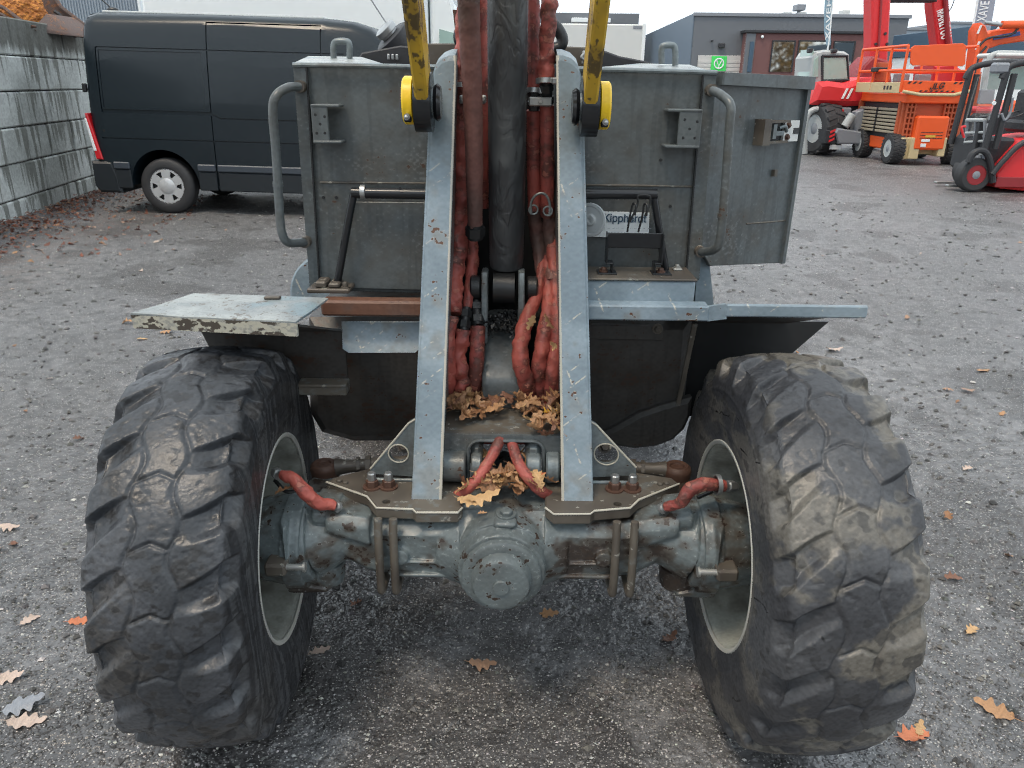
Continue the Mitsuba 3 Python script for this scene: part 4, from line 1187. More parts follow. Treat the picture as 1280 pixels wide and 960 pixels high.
# -- machine with pale cab frame behind the forklift
GC = thing('grey_cab_machine', 'machine with a pale tubular cab frame and red nose behind the forklift', 'tractor')
for pts in (((8.640, 15.200, 1.331), (8.601, 15.200, 1.813), (8.606, 15.200, 2.096), (8.689, 15.200, 2.177), (8.946, 15.200, 2.193), (9.940, 15.200, 2.165)), ((9.201, 15.900, 1.350), (9.148, 15.900, 1.895), (9.237, 15.900, 2.094), (10.420, 15.900, 2.107))):
    add('cab_frame', tube(pts, 0.055, 12), 'mat_grey_light', GC)
add('windscreen', face([(8.784, 15.400, 1.581), (8.783, 15.400, 2.022), (9.666, 15.400, 2.032), (9.781, 15.400, 1.592)], 0.02, 0.004), 'mat_cab_glass', GC)
add('roof', cbox(((8.673, 15.200, 2.124)[0], 15.1, (8.788, 15.200, 2.125)[2]), ((9.947, 15.200, 2.138)[0], 15.8, (8.769, 15.200, 2.205)[2]), 0.03), 'mat_offwhite', GC)
add('nose', cuboid((8.463, 15.000, 1.293), (9.078, 15.000, 1.175), 15.0, 15.35, 0.04), 'mat_red', GC, 'red nose')
add('body', cuboid((8.572, 15.100, 1.194), (10.327, 15.100, 0.505), 15.15, 15.45, 0.08), 'mat_dark', GC)
add('mirror', cuboid((8.455, 15.000, 1.580), (8.716, 15.000, 1.337), 15.0, 15.05, 0.01), 'mat_grey', GC)
for q in ((9.035, 15.300, 0.473), (10.008, 15.300, 0.485)):
    lug_wheel(GC, (q[0] + 0.3, 15.35, 0.45), (0, 1, 0), 0.45, 0.35, 0.25, 'mat_grey', 14)

# -- forklift
FK = thing('forklift', 'red forklift with black cab pillars and raised load guard', 'forklift')
c = np.array((7.577, 13.050, 0.297))
wk_r = 0.275
lug_wheel(FK, (c[0], 13.13, wk_r), (0, 1, 0), wk_r, 0.22, 0.16, 'mat_red_dark', 0)
lug_wheel(FK, (c[0] + 0.32, 13.8, wk_r), (0, -1, 0), wk_r, 0.22, 0.16, 'mat_red_dark', 0)
lug_wheel(FK, (c[0] + 1.6, 13.15, 0.25), (0, 1, 0), 0.25, 0.2, 0.14, 'mat_red_dark', 18)
lug_wheel(FK, (c[0] + 1.6, 14.1, 0.25), (0, -1, 0), 0.25, 0.2, 0.14, 'mat_red_dark', 18)
bd = [(7.838, 13.000, 0.242), (7.845, 13.000, 0.318), (8.201, 13.000, 0.822), (9.201, 13.000, 0.932), (9.776, 13.000, 0.729), (10.007, 13.000, -0.041), (8.538, 13.000, 0.019), (8.025, 13.000, 0.064)]
add('body', face(bd, 1.25, 0.07), 'mat_red', FK, 'glossy red body', smooth=40)
add('step_panel', cbox(((7.901, 13.000, 0.140)[0], 12.99, (7.914, 13.000, 0.089)[2]), ((8.636, 13.000, 0.149)[0], 13.03, (7.874, 13.000, 0.255)[2]), 0.01), 'mat_red_dark', FK)
add('black_fender_strip', tube([(7.782, 12.950, 0.297), (7.932, 12.950, 0.538), (8.176, 12.950, 0.801), (8.757, 12.950, 1.027)], 0.045, 10), 'mat_dark', FK)
add('mudguard', tube([(7.378, 13.000, 0.477), (7.424, 13.000, 0.615), (7.542, 13.000, 0.666), (7.660, 13.000, 0.605), (7.769, 13.000, 0.418), (7.856, 13.000, 0.165)], 0.05, 10), 'mat_dark', FK)
add('hub_guard', lathe([(0, 0.24), (0.02, 0.28), (0.18, 0.28), (0.2, 0.24)], (c[0] + 0.32, 13.2, c[2] + 0.12), (0, 1, 0), 30, closed=True), 'mat_grey', FK)
add('front_cowl', cuboid((7.663, 13.200, 0.852), (8.218, 13.200, 0.301), 13.2, 14.1, 0.05), 'mat_dark', FK, 'black front cowl')
fk = part('cab', FK, 'black overhead guard')
for y in (13.05, 14.1):
    dy = (0, y - 13.05, 0)
    for a, b_ in (((7.630, 13.050, 0.688), (7.703, 13.050, 1.868)), ((7.798, 13.050, 0.690), (7.827, 13.050, 1.823))):
        a, b_ = np.array(a) + dy, np.array(b_) + dy
        add('front_pillar', tube([a, b_], 0.05, 10), 'mat_dark', fk)
    add('roof_rail', tube(np.array([(7.643, 13.050, 1.750), (7.690, 13.050, 1.868), (7.795, 13.050, 1.950), (8.179, 13.050, 2.012), (8.926, 13.050, 2.020)]) + dy, 0.05, 12), 'mat_dark', fk)
    add('rear_pillar', tube(np.array([(9.398, 13.050, 0.907), (9.007, 13.050, 1.998)]) + dy, 0.05, 10), 'mat_dark', fk)
w0, w1 = np.array((7.653, 13.050, 0.862)) + (0.1, 0.05, 0), np.array((7.710, 13.050, 1.786)) + (0.1, 0.05, 0)
add('windscreen', trimesh.Trimesh([w0, w1, w1 + (0, 0.95, 0), w0 + (0, 0.95, 0)], [[0, 1, 2], [0, 2, 3]], process=False), 'mat_clear', fk, smooth=False)
add('roof_lamp', cuboid((7.496, 13.000, 1.980), (7.722, 13.000, 1.821), 13.0, 13.2, 0.03), 'mat_grey', fk)
add('grab_handle', tube([(7.741, 13.000, 1.231), (7.815, 13.000, 1.135), (7.875, 13.000, 1.256), (7.859, 13.000, 1.471)], 0.02, 8), 'mat_grey', fk)
add('seat', cat(cuboid((8.318, 13.400, 1.124), (8.686, 13.400, 0.927), 13.35, 13.85, 0.05), cuboid((8.408, 13.400, 1.592), (8.719, 13.400, 1.003), 13.35, 13.85, 0.05)), 'mat_dark', fk)
add('steering_wheel', lathe([(-0.012, 0.15), (0, 0.165), (0.012, 0.15), (0, 0.14)], np.array((8.320, 13.550, 1.218)), (-0.5, 0, 1), 30, closed=True), 'mat_dark', fk)
q = np.array((7.578, 12.980, 1.385))
add('round_sticker', cyl(q, q + (0, 0.02, 0), 0.03), 'mat_white', fk)
lgd = part('load_guard', FK, 'grey steel load guard with rungs')
nr, fr2 = np.array((7.583, 13.150, 1.126)), np.array((7.633, 13.750, 1.101))
nb, fb2 = np.array((7.744, 13.150, 0.275)), np.array((7.737, 13.750, 0.157))
for f_ in (0.0, 0.5, 1.0):
    add('upright', tube([nb * (1 - f_) + fb2 * f_, (nr * (1 - f_) + fr2 * f_) * 0.6 + 0.4 * (nb * (1 - f_) + fb2 * f_) + (0.01, 0, 0), nr * (1 - f_) + fr2 * f_], 0.024, 10), 'mat_grey', lgd)
for g_, r_ in ((0.0, 0.032), (0.22, 0.022), (0.38, 0.022), (0.62, 0.022)):
    add('rung', tube([nr * (1 - g_) + nb * g_, fr2 * (1 - g_) + fb2 * g_], r_, 10), 'mat_grey_light', lgd)
for y, x in ((13.3, nr[0] + 0.02), (13.8, fr2[0] + 0.28)):
    add('mast_channel', cbox((x, y, 0.1), (x + 0.09, y + 0.10, nr[2] + 0.05), 0.01), 'mat_dark', lgd)
for y, x in ((13.3, nb[0] - 0.02), (13.75, fb2[0] + 0.02)):
    add('fork', cat(cbox((x - 0.42, y, 0.05), (x + 0.05, y + 0.11, 0.085), 0.008), cbox((x, y, 0.05), (x + 0.05, y + 0.11, 0.6), 0.008)), 'mat_steel', FK)
add('red_strap', tube([(7.215, 12.980, 0.861), (7.143, 12.980, 1.007), (7.202, 12.980, 1.032)], 0.02, 8), 'mat_red', FK)

# ---------------------------------------------------------------- the loader
LD = thing('wheel_loader', 'dark blue grey articulated loader with worn tyres and red sleeved hoses', 'loader')
LX = -0.02


def slab_hull(front, vec, c=0.006):
    """A convex front face pushed back along vec, its front rim chamfered."""
    f = np.asarray(front, float)
    vec = np.asarray(vec, float)
    n = unit(vec)
    m = f.mean(0)
    ins = m + (f - m) * (1 - c / np.maximum(np.linalg.norm(f - m, axis=1, keepdims=True), c * 3) * 1.4)
    return hull(np.vstack([ins, f + n * c, f + vec - n * c, ins + vec]))


# ---- wheels
def tread(s, t):
    """Depth below the crown at pitch s and lateral place t (-1..1)."""
    a = np.abs(t)
    sg = np.sign(t)
    ph = s + np.where(t > 0, 0.0, 0.5) - 0.12 * t - 0.36 * sg * a ** 2.2
    fr = ph - np.floor(ph)
    wid = 0.78 - 0.22 * np.clip((a - 0.3) / 0.7, 0, 1)
    bar = np.minimum(np.clip(fr / 0.07, 0, 1), np.clip((wid + 0.06 - fr) / 0.18, 0, 1))
    bar = bar * bar * (3 - 2 * bar)
    zz = 0.30 + 0.075 * np.cos(2 * PI * (s - 0.15 * t + 0.5 * (t < 0)))
    ring = np.clip(np.abs(a - zz) / 0.055, 0, 1)
    ring = ring * ring * (3 - 2 * ring)
    pc = s + 0.45 * a + 0.22
    fc = np.abs(pc - np.round(pc))
    cross = np.clip(fc / 0.055, 0, 1)
    cross = cross * cross * (3 - 2 * cross)
    shoulder = np.clip((a - zz) / 0.04, 0, 1)
    d_sh = 0.022 * (1 - bar) * np.clip((a - 0.28) / 0.4, 0.35, 1)
    d_c = 0.006 * (1 - cross)
    return np.maximum(np.where(a > zz, d_sh, d_c), 0.006 * (1 - ring))


def tyre_mesh(at, sgn, toe, seed, nu=1000, mirror=1):
    """sgn: +1 when the machine's middle lies towards +x."""
    key = np.array([(-0.148, 0.262), (-0.153, 0.276), (-0.159, 0.31), (-0.162, 0.36), (-0.162, 0.40), (-0.159, 0.43), (-0.155, 0.455), (-0.150, 0.470), (-0.141, 0.482), (-0.11, 0.490), (-0.05, 0.4965), (0, 0.4985)])
    key[:, 0] *= np.where(key[:, 1] > 0.44, 0.955, 0.985)
    prof = np.vstack([key, key[::-1][1:] * (-1, 1)])
    L = np.r_[0, np.cumsum(np.linalg.norm(np.diff(prof, axis=0), axis=1))]
    q = np.linspace(0, L[-1], 190)
    from scipy.interpolate import PchipInterpolator
    px, pr = PchipInterpolator(L, prof[:, 0])(q), PchipInterpolator(L, prof[:, 1])(q)
    tx, tr = np.gradient(px, q), np.gradient(pr, q)
    nx, nr = -tr, tx
    th = np.linspace(0, 2 * PI, nu, endpoint=False)
    TH, J = np.meshgrid(th, np.arange(len(q)), indexing='ij')
    t = px[J] / 0.146
    s = TH / (2 * PI) * 22 + seed * 0.37
    tt = np.clip(t, -1.12, 1.12) * mirror
    fade = np.clip((pr[J] - 0.425) / 0.035, 0, 1)
    d = tread(s, tt) * fade
    pts = np.stack([px[J], pr[J] * np.cos(TH), pr[J] * np.sin(TH)], -1)
    wear = (meshkit.fbm(pts * 9 + seed, 2, seed) - 0.5)
    d = d * (1 - 0.35 * np.clip(wear * 3, 0, 1)) + wear * 0.003 * fade
    d = d + 0.0018 * np.clip((meshkit.fbm(pts * 60 + seed, 3, seed + 2) - 0.55) * 6, 0, 1) * fade
    # sidewall: moulded ring and shoulder ribs
    side = (pr[J] < 0.44) & (pr[J] > 0.29)
    d = d - 0.0022 * np.exp(-((pr[J] - 0.318) / 0.006) ** 2) - 0.002 * np.exp(-((pr[J] - 0.405) / 0.004) ** 2)
    x = px[J] + nx[J] * -d
    r = pr[J] + nr[J] * -d
    flat = 0.012
    V = np.stack([x, r * np.sin(TH), r * np.cos(TH)], -1)
    low = V[..., 2] < -0.488 + flat * 0
    V[..., 2] = np.where(V[..., 2] < -0.487, -0.487, V[..., 2])
    k = len(q)
    a = np.arange(nu)[:, None]
    b = np.arange(k - 1)[None]
    i0, i1 = (a * k + b).ravel(), (((a + 1) % nu) * k + b).ravel()
    F = np.vstack([np.stack([i0, i0 + 1, i1 + 1], 1), np.stack([i0, i1 + 1, i1], 1)])
    v = V.reshape(-1, 3) @ rotz(toe).T + np.asarray(at)
    return trimesh.Trimesh(v, F, process=False)


def wheel(at, sgn, toe, rubber, seed, lab, nu=1000, mirror=1):
    w = part('wheel', LD, lab)
    at = np.asarray(at, float)
    ax = rotz(toe) @ np.array([sgn, 0, 0])
    add('tyre', tyre_mesh(at, sgn, toe, seed, nu, mirror), rubber, w, smooth=True)
    add('rim', lathe([(0.148, 0.268), (0.138, 0.256), (0.118, 0.250), (0.09, 0.247), (0.06, 0.236), (-0.02, 0.228), (-0.045, 0.20), (-0.05, 0.12), (-0.05, 0.05), (-0.065, 0.05), (-0.065, 0.215), (-0.15, 0.25), (-0.155, 0.262), (-0.145, 0.268)], at, ax, 96, closed=True), 'mat_rim', w, smooth=35)
    add('rim_lip', lathe([(0.143, 0.262), (0.147, 0.260), (0.151, 0.264), (0.152, 0.270), (0.149, 0.272), (0.143, 0.270)], at, ax, 96, closed=True), 'mat_rim_lip', w, 'pale worn rim lip', smooth=50)
    add('hub', lathe([(-0.06, 0.13), (-0.02, 0.13), (0.0, 0.115), (0.07, 0.11), (0.09, 0.095), (0.13, 0.09)], at, ax, 40), 'mat_cast', w)
    u, v, n = frame(ax)
    for j in range(10):
        a = 2 * PI * j / 10
        add('wheel_nut', bolt(at + ax * -0.045 + 0.165 * (math.cos(a) * u + math.sin(a) * v), ax, 0.014, 0.016), 'mat_grime', w)


RZ = 0.487
wheel((-0.735, 1.72, RZ), 1, math.radians(3.2), 'mat_rubber_left', 1, 'left front wheel with dark wet looking tyre')
wheel((0.695, 1.72, RZ), -1, math.radians(0.6), 'mat_rubber_right', 2, 'right front wheel with mud caked cracked tyre')
for x, s in ((-0.70, 1), (0.66, -1)):
    wheel((x, 3.75, RZ), s, 0.0, 'mat_rubber', 3, None, 200)

# ---- front axle
C = np.array([LX, 1.72, 0.49])
AX = part('front_axle', LD)
mans = []


def sec(x, y0, y1, z0, z1, c=0.03):
    return [(x, y, z) for y, z in ((y0 + c, z0), (y1 - c, z0), (y0, z0 + c), (y1, z0 + c), (y0, z1 - c), (y1, z1 - c), (y0 + c, z1), (y1 - c, z1))]


for s in (-1, 1):
    X = lambda d: LX + s * d
    mans.append(mhull(sec(X(0.08), 1.635, 1.81, 0.395, 0.585) + sec(X(0.20), 1.645, 1.80, 0.41, 0.575)))
    mans.append(mhull(sec(X(0.19), 1.645, 1.80, 0.41, 0.575) + sec(X(0.335), 1.65, 1.795, 0.412, 0.572)))
    mans.append(mhull(sec(X(0.335), 1.65, 1.795, 0.412, 0.572) + sec(X(0.40), 1.655, 1.79, 0.45, 0.575)))
    mans.append(mhull(sec(X(0.33), 1.64, 1.80, 0.50, 0.585, 0.02) + sec(X(0.44), 1.645, 1.79, 0.535, 0.60, 0.02)))
    mans.append(mcyl((X(0.39), 1.72, 0.515), (X(0.485), 1.72, 0.49), 0.062, 0.098))
    mans.append(mcyl((X(0.485), 1.72, 0.49), (X(0.515), 1.72, 0.487), 0.112, 0.116))
    mans.append(mcyl((X(0.455), 1.72, 0.56), (X(0.455), 1.72, 0.600), 0.060, 0.052))
    mans.append(mcyl((X(0.47), 1.72, 0.36), (X(0.47), 1.72, 0.42), 0.05, 0.055))
    mans.append(mhull(sec(X(0.415), 1.66, 1.78, 0.555, 0.605, 0.015) + sec(X(0.475), 1.655, 1.785, 0.56, 0.61, 0.015)))
    # ribs and round bosses on the front of the beam
    mans.append(mbox((X(0.20) - 0.065, 1.634, 0.468), (X(0.20) + 0.065, 1.66, 0.478), 0.004))
    mans.append(mbox((X(0.20) - 0.09, 1.634, 0.428), (X(0.20) + 0.09, 1.66, 0.440), 0.004))
    mans.append(mcyl((X(0.255), 1.628, 0.49), (X(0.255), 1.66, 0.49), 0.021))
    mans.append(mbox((X(0.355) - 0.03, 1.646, 0.53), (X(0.355) + 0.03, 1.68, 0.542), 0.004))
# differential housing
mans.append(mcyl((LX, 1.615, 0.487), (LX, 1.80, 0.49), 0.118, 0.128, 56))
mans.append(mhull(sec(LX - 0.115, 1.63, 1.86, 0.44, 0.60, 0.05) + sec(LX + 0.115, 1.63, 1.86, 0.44, 0.60, 0.05)))
mans.append(mcyl((LX, 1.80, 0.50), (LX, 2.0, 0.55), 0.12, 0.07))
mans.append(mcyl((LX, 1.575, 0.487), (LX, 1.63, 0.487), 0.106, 0.112, 56))
for s in (-1, 1):
    mans.append(mcyl((LX + s * 0.105, 1.72, 0.49), (LX + s * 0.165, 1.72, 0.49), 0.115, 0.092))
mans.append(mbox((LX - 0.02, 1.60, 0.595), (LX + 0.035, 1.68, 0.612), 0.006))
add('axle_casting', cast(mans, 0.008, 6, 0.0016, 45, 1), 'mat_cast', AX, smooth=50)
add('cover_ring', rough(lathe([(0, 0.097), (0.018, 0.096), (0.024, 0.088), (0.024, 0.07)], (LX, 1.578, 0.487), (0, -1, 0), 64), 0.0006, 80), 'mat_cast', AX, smooth=35)
add('drive_flange', rough(cat(lathe([(0, 0.073), (0.020, 0.072), (0.034, 0.066), (0.038, 0.058), (0.038, 0.0)], (LX, 1.556, 0.487), (0, -1, 0), 56), lathe([(0, 0.02), (0.006, 0.018), (0.006, 0)], (LX, 1.518, 0.487), (0, -1, 0), 30)), 0.0008, 60, 3), 'mat_cast', AX, 'round scuffed cover of the axle', smooth=35)
add('oil_plug', bolt((LX + 0.01, 1.64, 0.612), (0, 0, 1), 0.016, 0.012), 'mat_cast', AX)
for s in (-1, 1):
    X = lambda d: LX + s * d
    kn = part('steering_knuckle', LD)
    mk = [mcyl((X(0.50), 1.72, 0.487), (X(0.545), 1.72, 0.487), 0.125, 0.128), mcyl((X(0.545), 1.72, 0.487), (X(0.66), 1.72, 0.487), 0.12, 0.10),
          mhull(sec(X(0.455), 1.665, 1.775, 0.352, 0.372, 0.008) + sec(X(0.555), 1.66, 1.78, 0.352, 0.392, 0.008)),
          mhull(sec(X(0.525), 1.58, 1.66, 0.505, 0.59, 0.012) + sec(X(0.545), 1.62, 1.70, 0.39, 0.60, 0.012)),
          mhull(sec(X(0.535), 1.74, 1.90, 0.545, 0.572, 0.01) + sec(X(0.47), 1.90, 1.97, 0.545, 0.566, 0.008))]
    add('knuckle_casting', cast(mk, 0.008, 5, 0.0014, 50, 5 + s), 'mat_cast', kn, smooth=50)
    add('stop_block', cbox((X(0.548) - 0.026, 1.560, 0.478), (X(0.548) + 0.026, 1.62, 0.512), 0.006), 'mat_grime', kn)
    q = np.array((X(0.524), 1.575, 0.498))
    add('stop_bolt', cat(cyl(q, q - (s * 0.045, 0, 0), 0.008, 14), lathe([(0, 0.0125), (0.006, 0.0125)], q - (s * 0.042, 0, 0), (-s, 0, 0), 12)), 'mat_zinc', kn, 'shiny steering stop bolt')

# ---- tie rods behind the axle
tl_, tr_ = np.array((-0.525, 1.930, 0.582)), np.array((0.467, 1.930, 0.588))
for s, q, inner in ((-1, tl_, np.array((-0.315, 1.950, 0.593))), (1, tr_, np.array((0.299, 1.950, 0.586)))):
    tr0 = part('tie_rod', LD)
    add('ball_joint', cat(lathe([(-0.05, 0.026), (-0.035, 0.036), (0.0, 0.041), (0.012, 0.038), (0.018, 0.030), (0.016, 0.020), (0.010, 0.018), (0.010, 0)], q, (0, 0, 1), 30)), 'mat_bolt_rust', tr0, smooth=40)
    d = unit(inner - q)
    add('rod', cat(tube([q + d * 0.03, q + d * 0.07, inner, inner + d * 0.2], [0.026, 0.019, 0.018, 0.018], 14), cyl(q + d * 0.09, q + d * 0.10, 0.024, 6), cyl(q + d * 0.115, q + d * 0.13, 0.026, 6)), 'mat_grime', tr0)

# ---- bracket plates, gussets, U-bolts
PZ_ = 0.62
lp = [(-0.484, 1.783, 0.620), (-0.364, 1.710, 0.620), (-0.332, 1.655, 0.620), (-0.241, 1.650, 0.620), (-0.231, 1.635, 0.620), (-0.129, 1.637, 0.620), (-0.119, 1.661, 0.620), (-0.131, 1.873, 0.620), (-0.267, 1.937, 0.620), (-0.377, 1.867, 0.620), (-0.472, 1.805, 0.620)]
rp = [(0.445, 1.797, 0.620), (0.326, 1.711, 0.620), (0.298, 1.670, 0.620), (0.207, 1.653, 0.620), (0.196, 1.638, 0.620), (0.106, 1.635, 0.620), (0.087, 1.665, 0.620), (0.090, 1.879, 0.620), (0.216, 1.940, 0.620), (0.339, 1.857, 0.620), (0.432, 1.828, 0.620)]
brackets = []
for pts, holes, lab in ((lp, [(-0.311, 1.683, 0.620)], None), (rp, [(0.268, 1.685, 0.620)], None)):
    bk_ = part('axle_bracket', LD)
    brackets.append(bk_)
    m = tri2man(prism(pts, (0, 0, -0.032), 0.004))
    for hq in holes:
        hq = np.array(hq)
        m = m - mcyl(hq - (0, 0, 0.1), hq + (0, 0, 0.1), 0.0105, sides=24)
    pm = man2tri(m.refine_to_length(0.018))
    pm.merge_vertices()
    add('plate', pm, 'mat_grime', bk_, smooth=25)
    add('plate_edge', rough(tube(np.array(pts[:7]) + (0, 0, -0.0015), 0.0028, 8, 24, smooth=False), 0.0012, 60, 3), 'mat_worn', bk_, 'pale chipped front edge')


def stadium(c, w, h, Y):
    t = np.linspace(0, 2 * PI, 24, endpoint=False)
    return [(c[0] + w * math.cos(a), Y, c[2] + h * math.sin(a)) for a in t]


gl = [(-0.371, 1.800, 0.636), (-0.370, 1.800, 0.650), (-0.264, 1.800, 0.783), (-0.245, 1.800, 0.795), (-0.246, 1.800, 0.628)]
gr = [(0.330, 1.800, 0.641), (0.328, 1.800, 0.664), (0.217, 1.800, 0.785), (0.198, 1.800, 0.796), (0.199, 1.800, 0.632)]
hl = stadium(np.array((-0.294, 1.800, 0.696)), 0.026, 0.026, 1.80)
c_ = np.array((0.248, 1.800, 0.701))
t = np.linspace(0, 2 * PI, 24, endpoint=False)
hr = [(c_[0] + 0.032 * math.cos(a) * 0.9 + 0.014 * math.sin(a), 1.80, c_[2] + 0.026 * math.sin(a) - 0.016 * math.cos(a)) for a in t]
for bk_, g_, h_ in ((brackets[0], gl, hl), (brackets[1], gr, hr)):
    add('gusset', prism(g_, (0, 0.016, 0), holes=[h_]), 'mat_pin', bk_)
    add('gusset_edge', tube(np.array(g_[1:4]) + (0, -0.0005, 0), 0.0028, 8, smooth=False), 'mat_worn', bk_, 'pale worn edge')
    add('hole_edge', tube(np.array([*h_, h_[0]]) - (0, 0.0005, 0), 0.002, 6, smooth=False), 'mat_worn', bk_)
    hc = np.mean(h_, axis=0)
    add('inner_bolt', bolt(hc + (0.004, 0.07, -0.012), (0, -1, 0.4), 0.012, 0.014), 'mat_grime', bk_)
for bk_, pts in ((brackets[0], ((-0.379, 1.792, 0.640), (-0.245, 1.792, 0.642))), (brackets[1], ((0.198, 1.792, 0.646), (0.332, 1.792, 0.645)))):
    a, b_ = np.array(pts[0]), np.array(pts[1])
    a[2] = b_[2] = PZ_ + 0.002
    add('weld', rough(tube([a, (a + b_) / 2, b_], 0.006, 10, 24), 0.0012, 90), 'mat_pin', bk_)
for bk_, qs, rusty in ((brackets[0], ((-0.359, 1.756, 0.620), (-0.316, 1.757, 0.620)), 1), (brackets[1], ((0.269, 1.759, 0.620), (0.315, 1.760, 0.620)), 1), (brackets[0], ((-0.450, 1.783, 0.620), (-0.432, 1.775, 0.620)), 0), (brackets[1], ((0.392, 1.787, 0.620), (0.410, 1.792, 0.620)), 0)):
    for q in qs:
        q = np.array(q)
        if rusty:
            add('nut', cat(lathe([(0, 0.019), (0.004, 0.019), (0.004, 0.0165), (0.020, 0.0165), (0.022, 0.014)], q, (0, 0, 1), 6), lathe([(0.0, 0.024), (0.004, 0.024)], q, (0, 0, 1), 20)), 'mat_bolt_rust', bk_)
            add('stud', lathe([(0.02, 0.0105), (0.024, 0.0115), (0.040, 0.0115), (0.043, 0.009)], q, (0, 0, 1), 8), 'mat_steel', bk_)
        else:
            add('bolt_head', lathe([(0, 0.008), (0.005, 0.008), (0.007, 0.006)], q, (0, 0, 1), 6), 'mat_grime', bk_)
for bk_, xs in ((brackets[0], (-0.325, -0.288)), (brackets[1], (0.262, 0.306))):
    for x in xs:
        add('u_bolt', tube([(x, 1.635, 0.60), (x, 1.624, 0.52), (x, 1.624, 0.415), (x, 1.64, 0.388), (x, 1.72, 0.385), (x, 1.80, 0.39), (x, 1.82, 0.45), (x, 1.82, 0.60)], 0.0105, 12, 6), 'mat_grime', bk_)

# ---- the two upright beams
BL = [(-0.247, 1.690, 0.594), (-0.178, 1.690, 0.595), (-0.146, 2.000, 1.658), (-0.159, 2.000, 1.658), (-0.178, 2.000, 1.651), (-0.194, 2.000, 1.636), (-0.202, 2.000, 1.615)]
BR = [(0.206, 1.690, 0.591), (0.133, 1.690, 0.590), (0.100, 2.000, 1.661), (0.113, 2.000, 1.661), (0.134, 2.000, 1.654), (0.150, 2.000, 1.640), (0.159, 2.000, 1.615)]
for pts, sgn in ((BL, -1), (BR, 1)):
    bm = part('upright_beam', LD)
    m = tri2man(slab_hull(pts, (0, 0.10, 0.02), 0.008)).refine_to_length(0.03)
    mm = man2tri(m)
    mm.merge_vertices()
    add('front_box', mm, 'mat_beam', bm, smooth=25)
    f = np.asarray(pts)
    b0, t0 = f[1], f[2]
    xi = b0[0] - sgn * 0.001
    inn = [(b0[0], 1.74, 0.60), (b0[0], 2.36, 0.60), (t0[0], 2.46, 1.62), (t0[0], 2.38, 1.66), (t0[0], 2.12, 1.64)]
    add('side_plate', hull(np.vstack([np.array(inn) + (sgn * 0.004, 0, 0), np.array(inn) + (sgn * 0.022, 0, 0)])), 'mat_body', bm, 'dark inner side plate')
    for i0, i1 in ((0, len(f) - 1), (1, 2)):
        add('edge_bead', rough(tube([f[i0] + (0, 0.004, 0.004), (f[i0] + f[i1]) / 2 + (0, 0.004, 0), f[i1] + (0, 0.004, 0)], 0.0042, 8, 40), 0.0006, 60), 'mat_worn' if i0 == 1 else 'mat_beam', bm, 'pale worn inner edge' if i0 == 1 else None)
    foot = np.array([f[0] + (0, -0.004, 0), f[1] + (0, -0.004, 0), f[1] + (0, 0.11, 0.0), f[0] + (0, 0.11, 0.0)])
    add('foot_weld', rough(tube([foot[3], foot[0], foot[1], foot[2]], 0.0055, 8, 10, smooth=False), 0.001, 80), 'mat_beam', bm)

# ---- lift arm pivots and yellow lift arms
for sgn, disc, arm_lo, arm_hi in ((-1, (-0.246, 1.900, 1.562), (-0.212, 1.900, 1.555), (-0.211, 1.740, 1.754)), (1, (0.203, 1.900, 1.562), (0.171, 1.900, 1.549), (0.169, 1.740, 1.758))):
    am = part('lift_arm', LD)
    d = np.array(disc)
    a, b_ = np.array(arm_lo), np.array(arm_hi)
    w = 0.0155
    up_ = unit(b_ - a)
    fr = unit(np.cross((1, 0, 0), up_))
    top = a + up_ * 1.15
    side = [a + fr * 0.045 - up_ * 0.0, a + fr * 0.03 - up_ * 0.045, a - up_ * 0.06, a - fr * 0.03 - up_ * 0.045, a - fr * 0.045, a + up_ * 0.14 - fr * 0.05, top - fr * 0.07, top + fr * 0.07, a + up_ * 0.14 + fr * 0.05]
    m = prism(np.array(side) - (w, 0, 0), (2 * w, 0, 0), 0.005)
    add('arm', man2tri(tri2man(m).refine_to_length(0.05)), 'mat_yellow_worn', am, smooth=25)
    eye = lathe([(-w - 0.004, 0.058), (-w - 0.004, 0.066), (w + 0.004, 0.066), (w + 0.004, 0.058)], a, (1, 0, 0), 40)
    add('eye', eye, 'mat_gloss_black', am, 'black greasy pivot eye', smooth=40)
    add('pin', cyl(a - (sgn * 0.032, 0, 0), a + (sgn * 0.03, 0, 0), 0.030), 'mat_pin', am)
    x0 = a[0] + sgn * (w + 0.006)
    cap = lathe([(0, 0.050), (0.002, 0.053), (0.021, 0.053), (0.025, 0.048), (0.025, 0)], (x0, a[1] - 0.005, a[2] + 0.004), (sgn, 0, 0), 48)
    add('pin_cap', cap, 'mat_yellow', am, 'bright yellow pin cap', smooth=35)
    g = np.array((x0 + sgn * 0.012, a[1] - 0.052, a[2] - 0.028))
    add('grease_nipple', cat(cyl(g + (0, 0.01, 0), g - (0, 0.012, 0.002), 0.007, 10), sphere(g - (0, 0.015, 0.002), 0.005, 2)), 'mat_steel', am)
    add('retaining_plate', cbox(g + (-0.009, 0.004, -0.014), g + (0.009, 0.012, 0.016), 0.003), 'mat_gloss_black', am)
    h_ = np.array([a[0] - sgn * (w + 0.016), a[1], a[2]])
    add('bush', lathe([(-0.008, 0.036), (0, 0.042), (0.008, 0.036)], h_, (1, 0, 0), 32), 'mat_gloss_black', am)

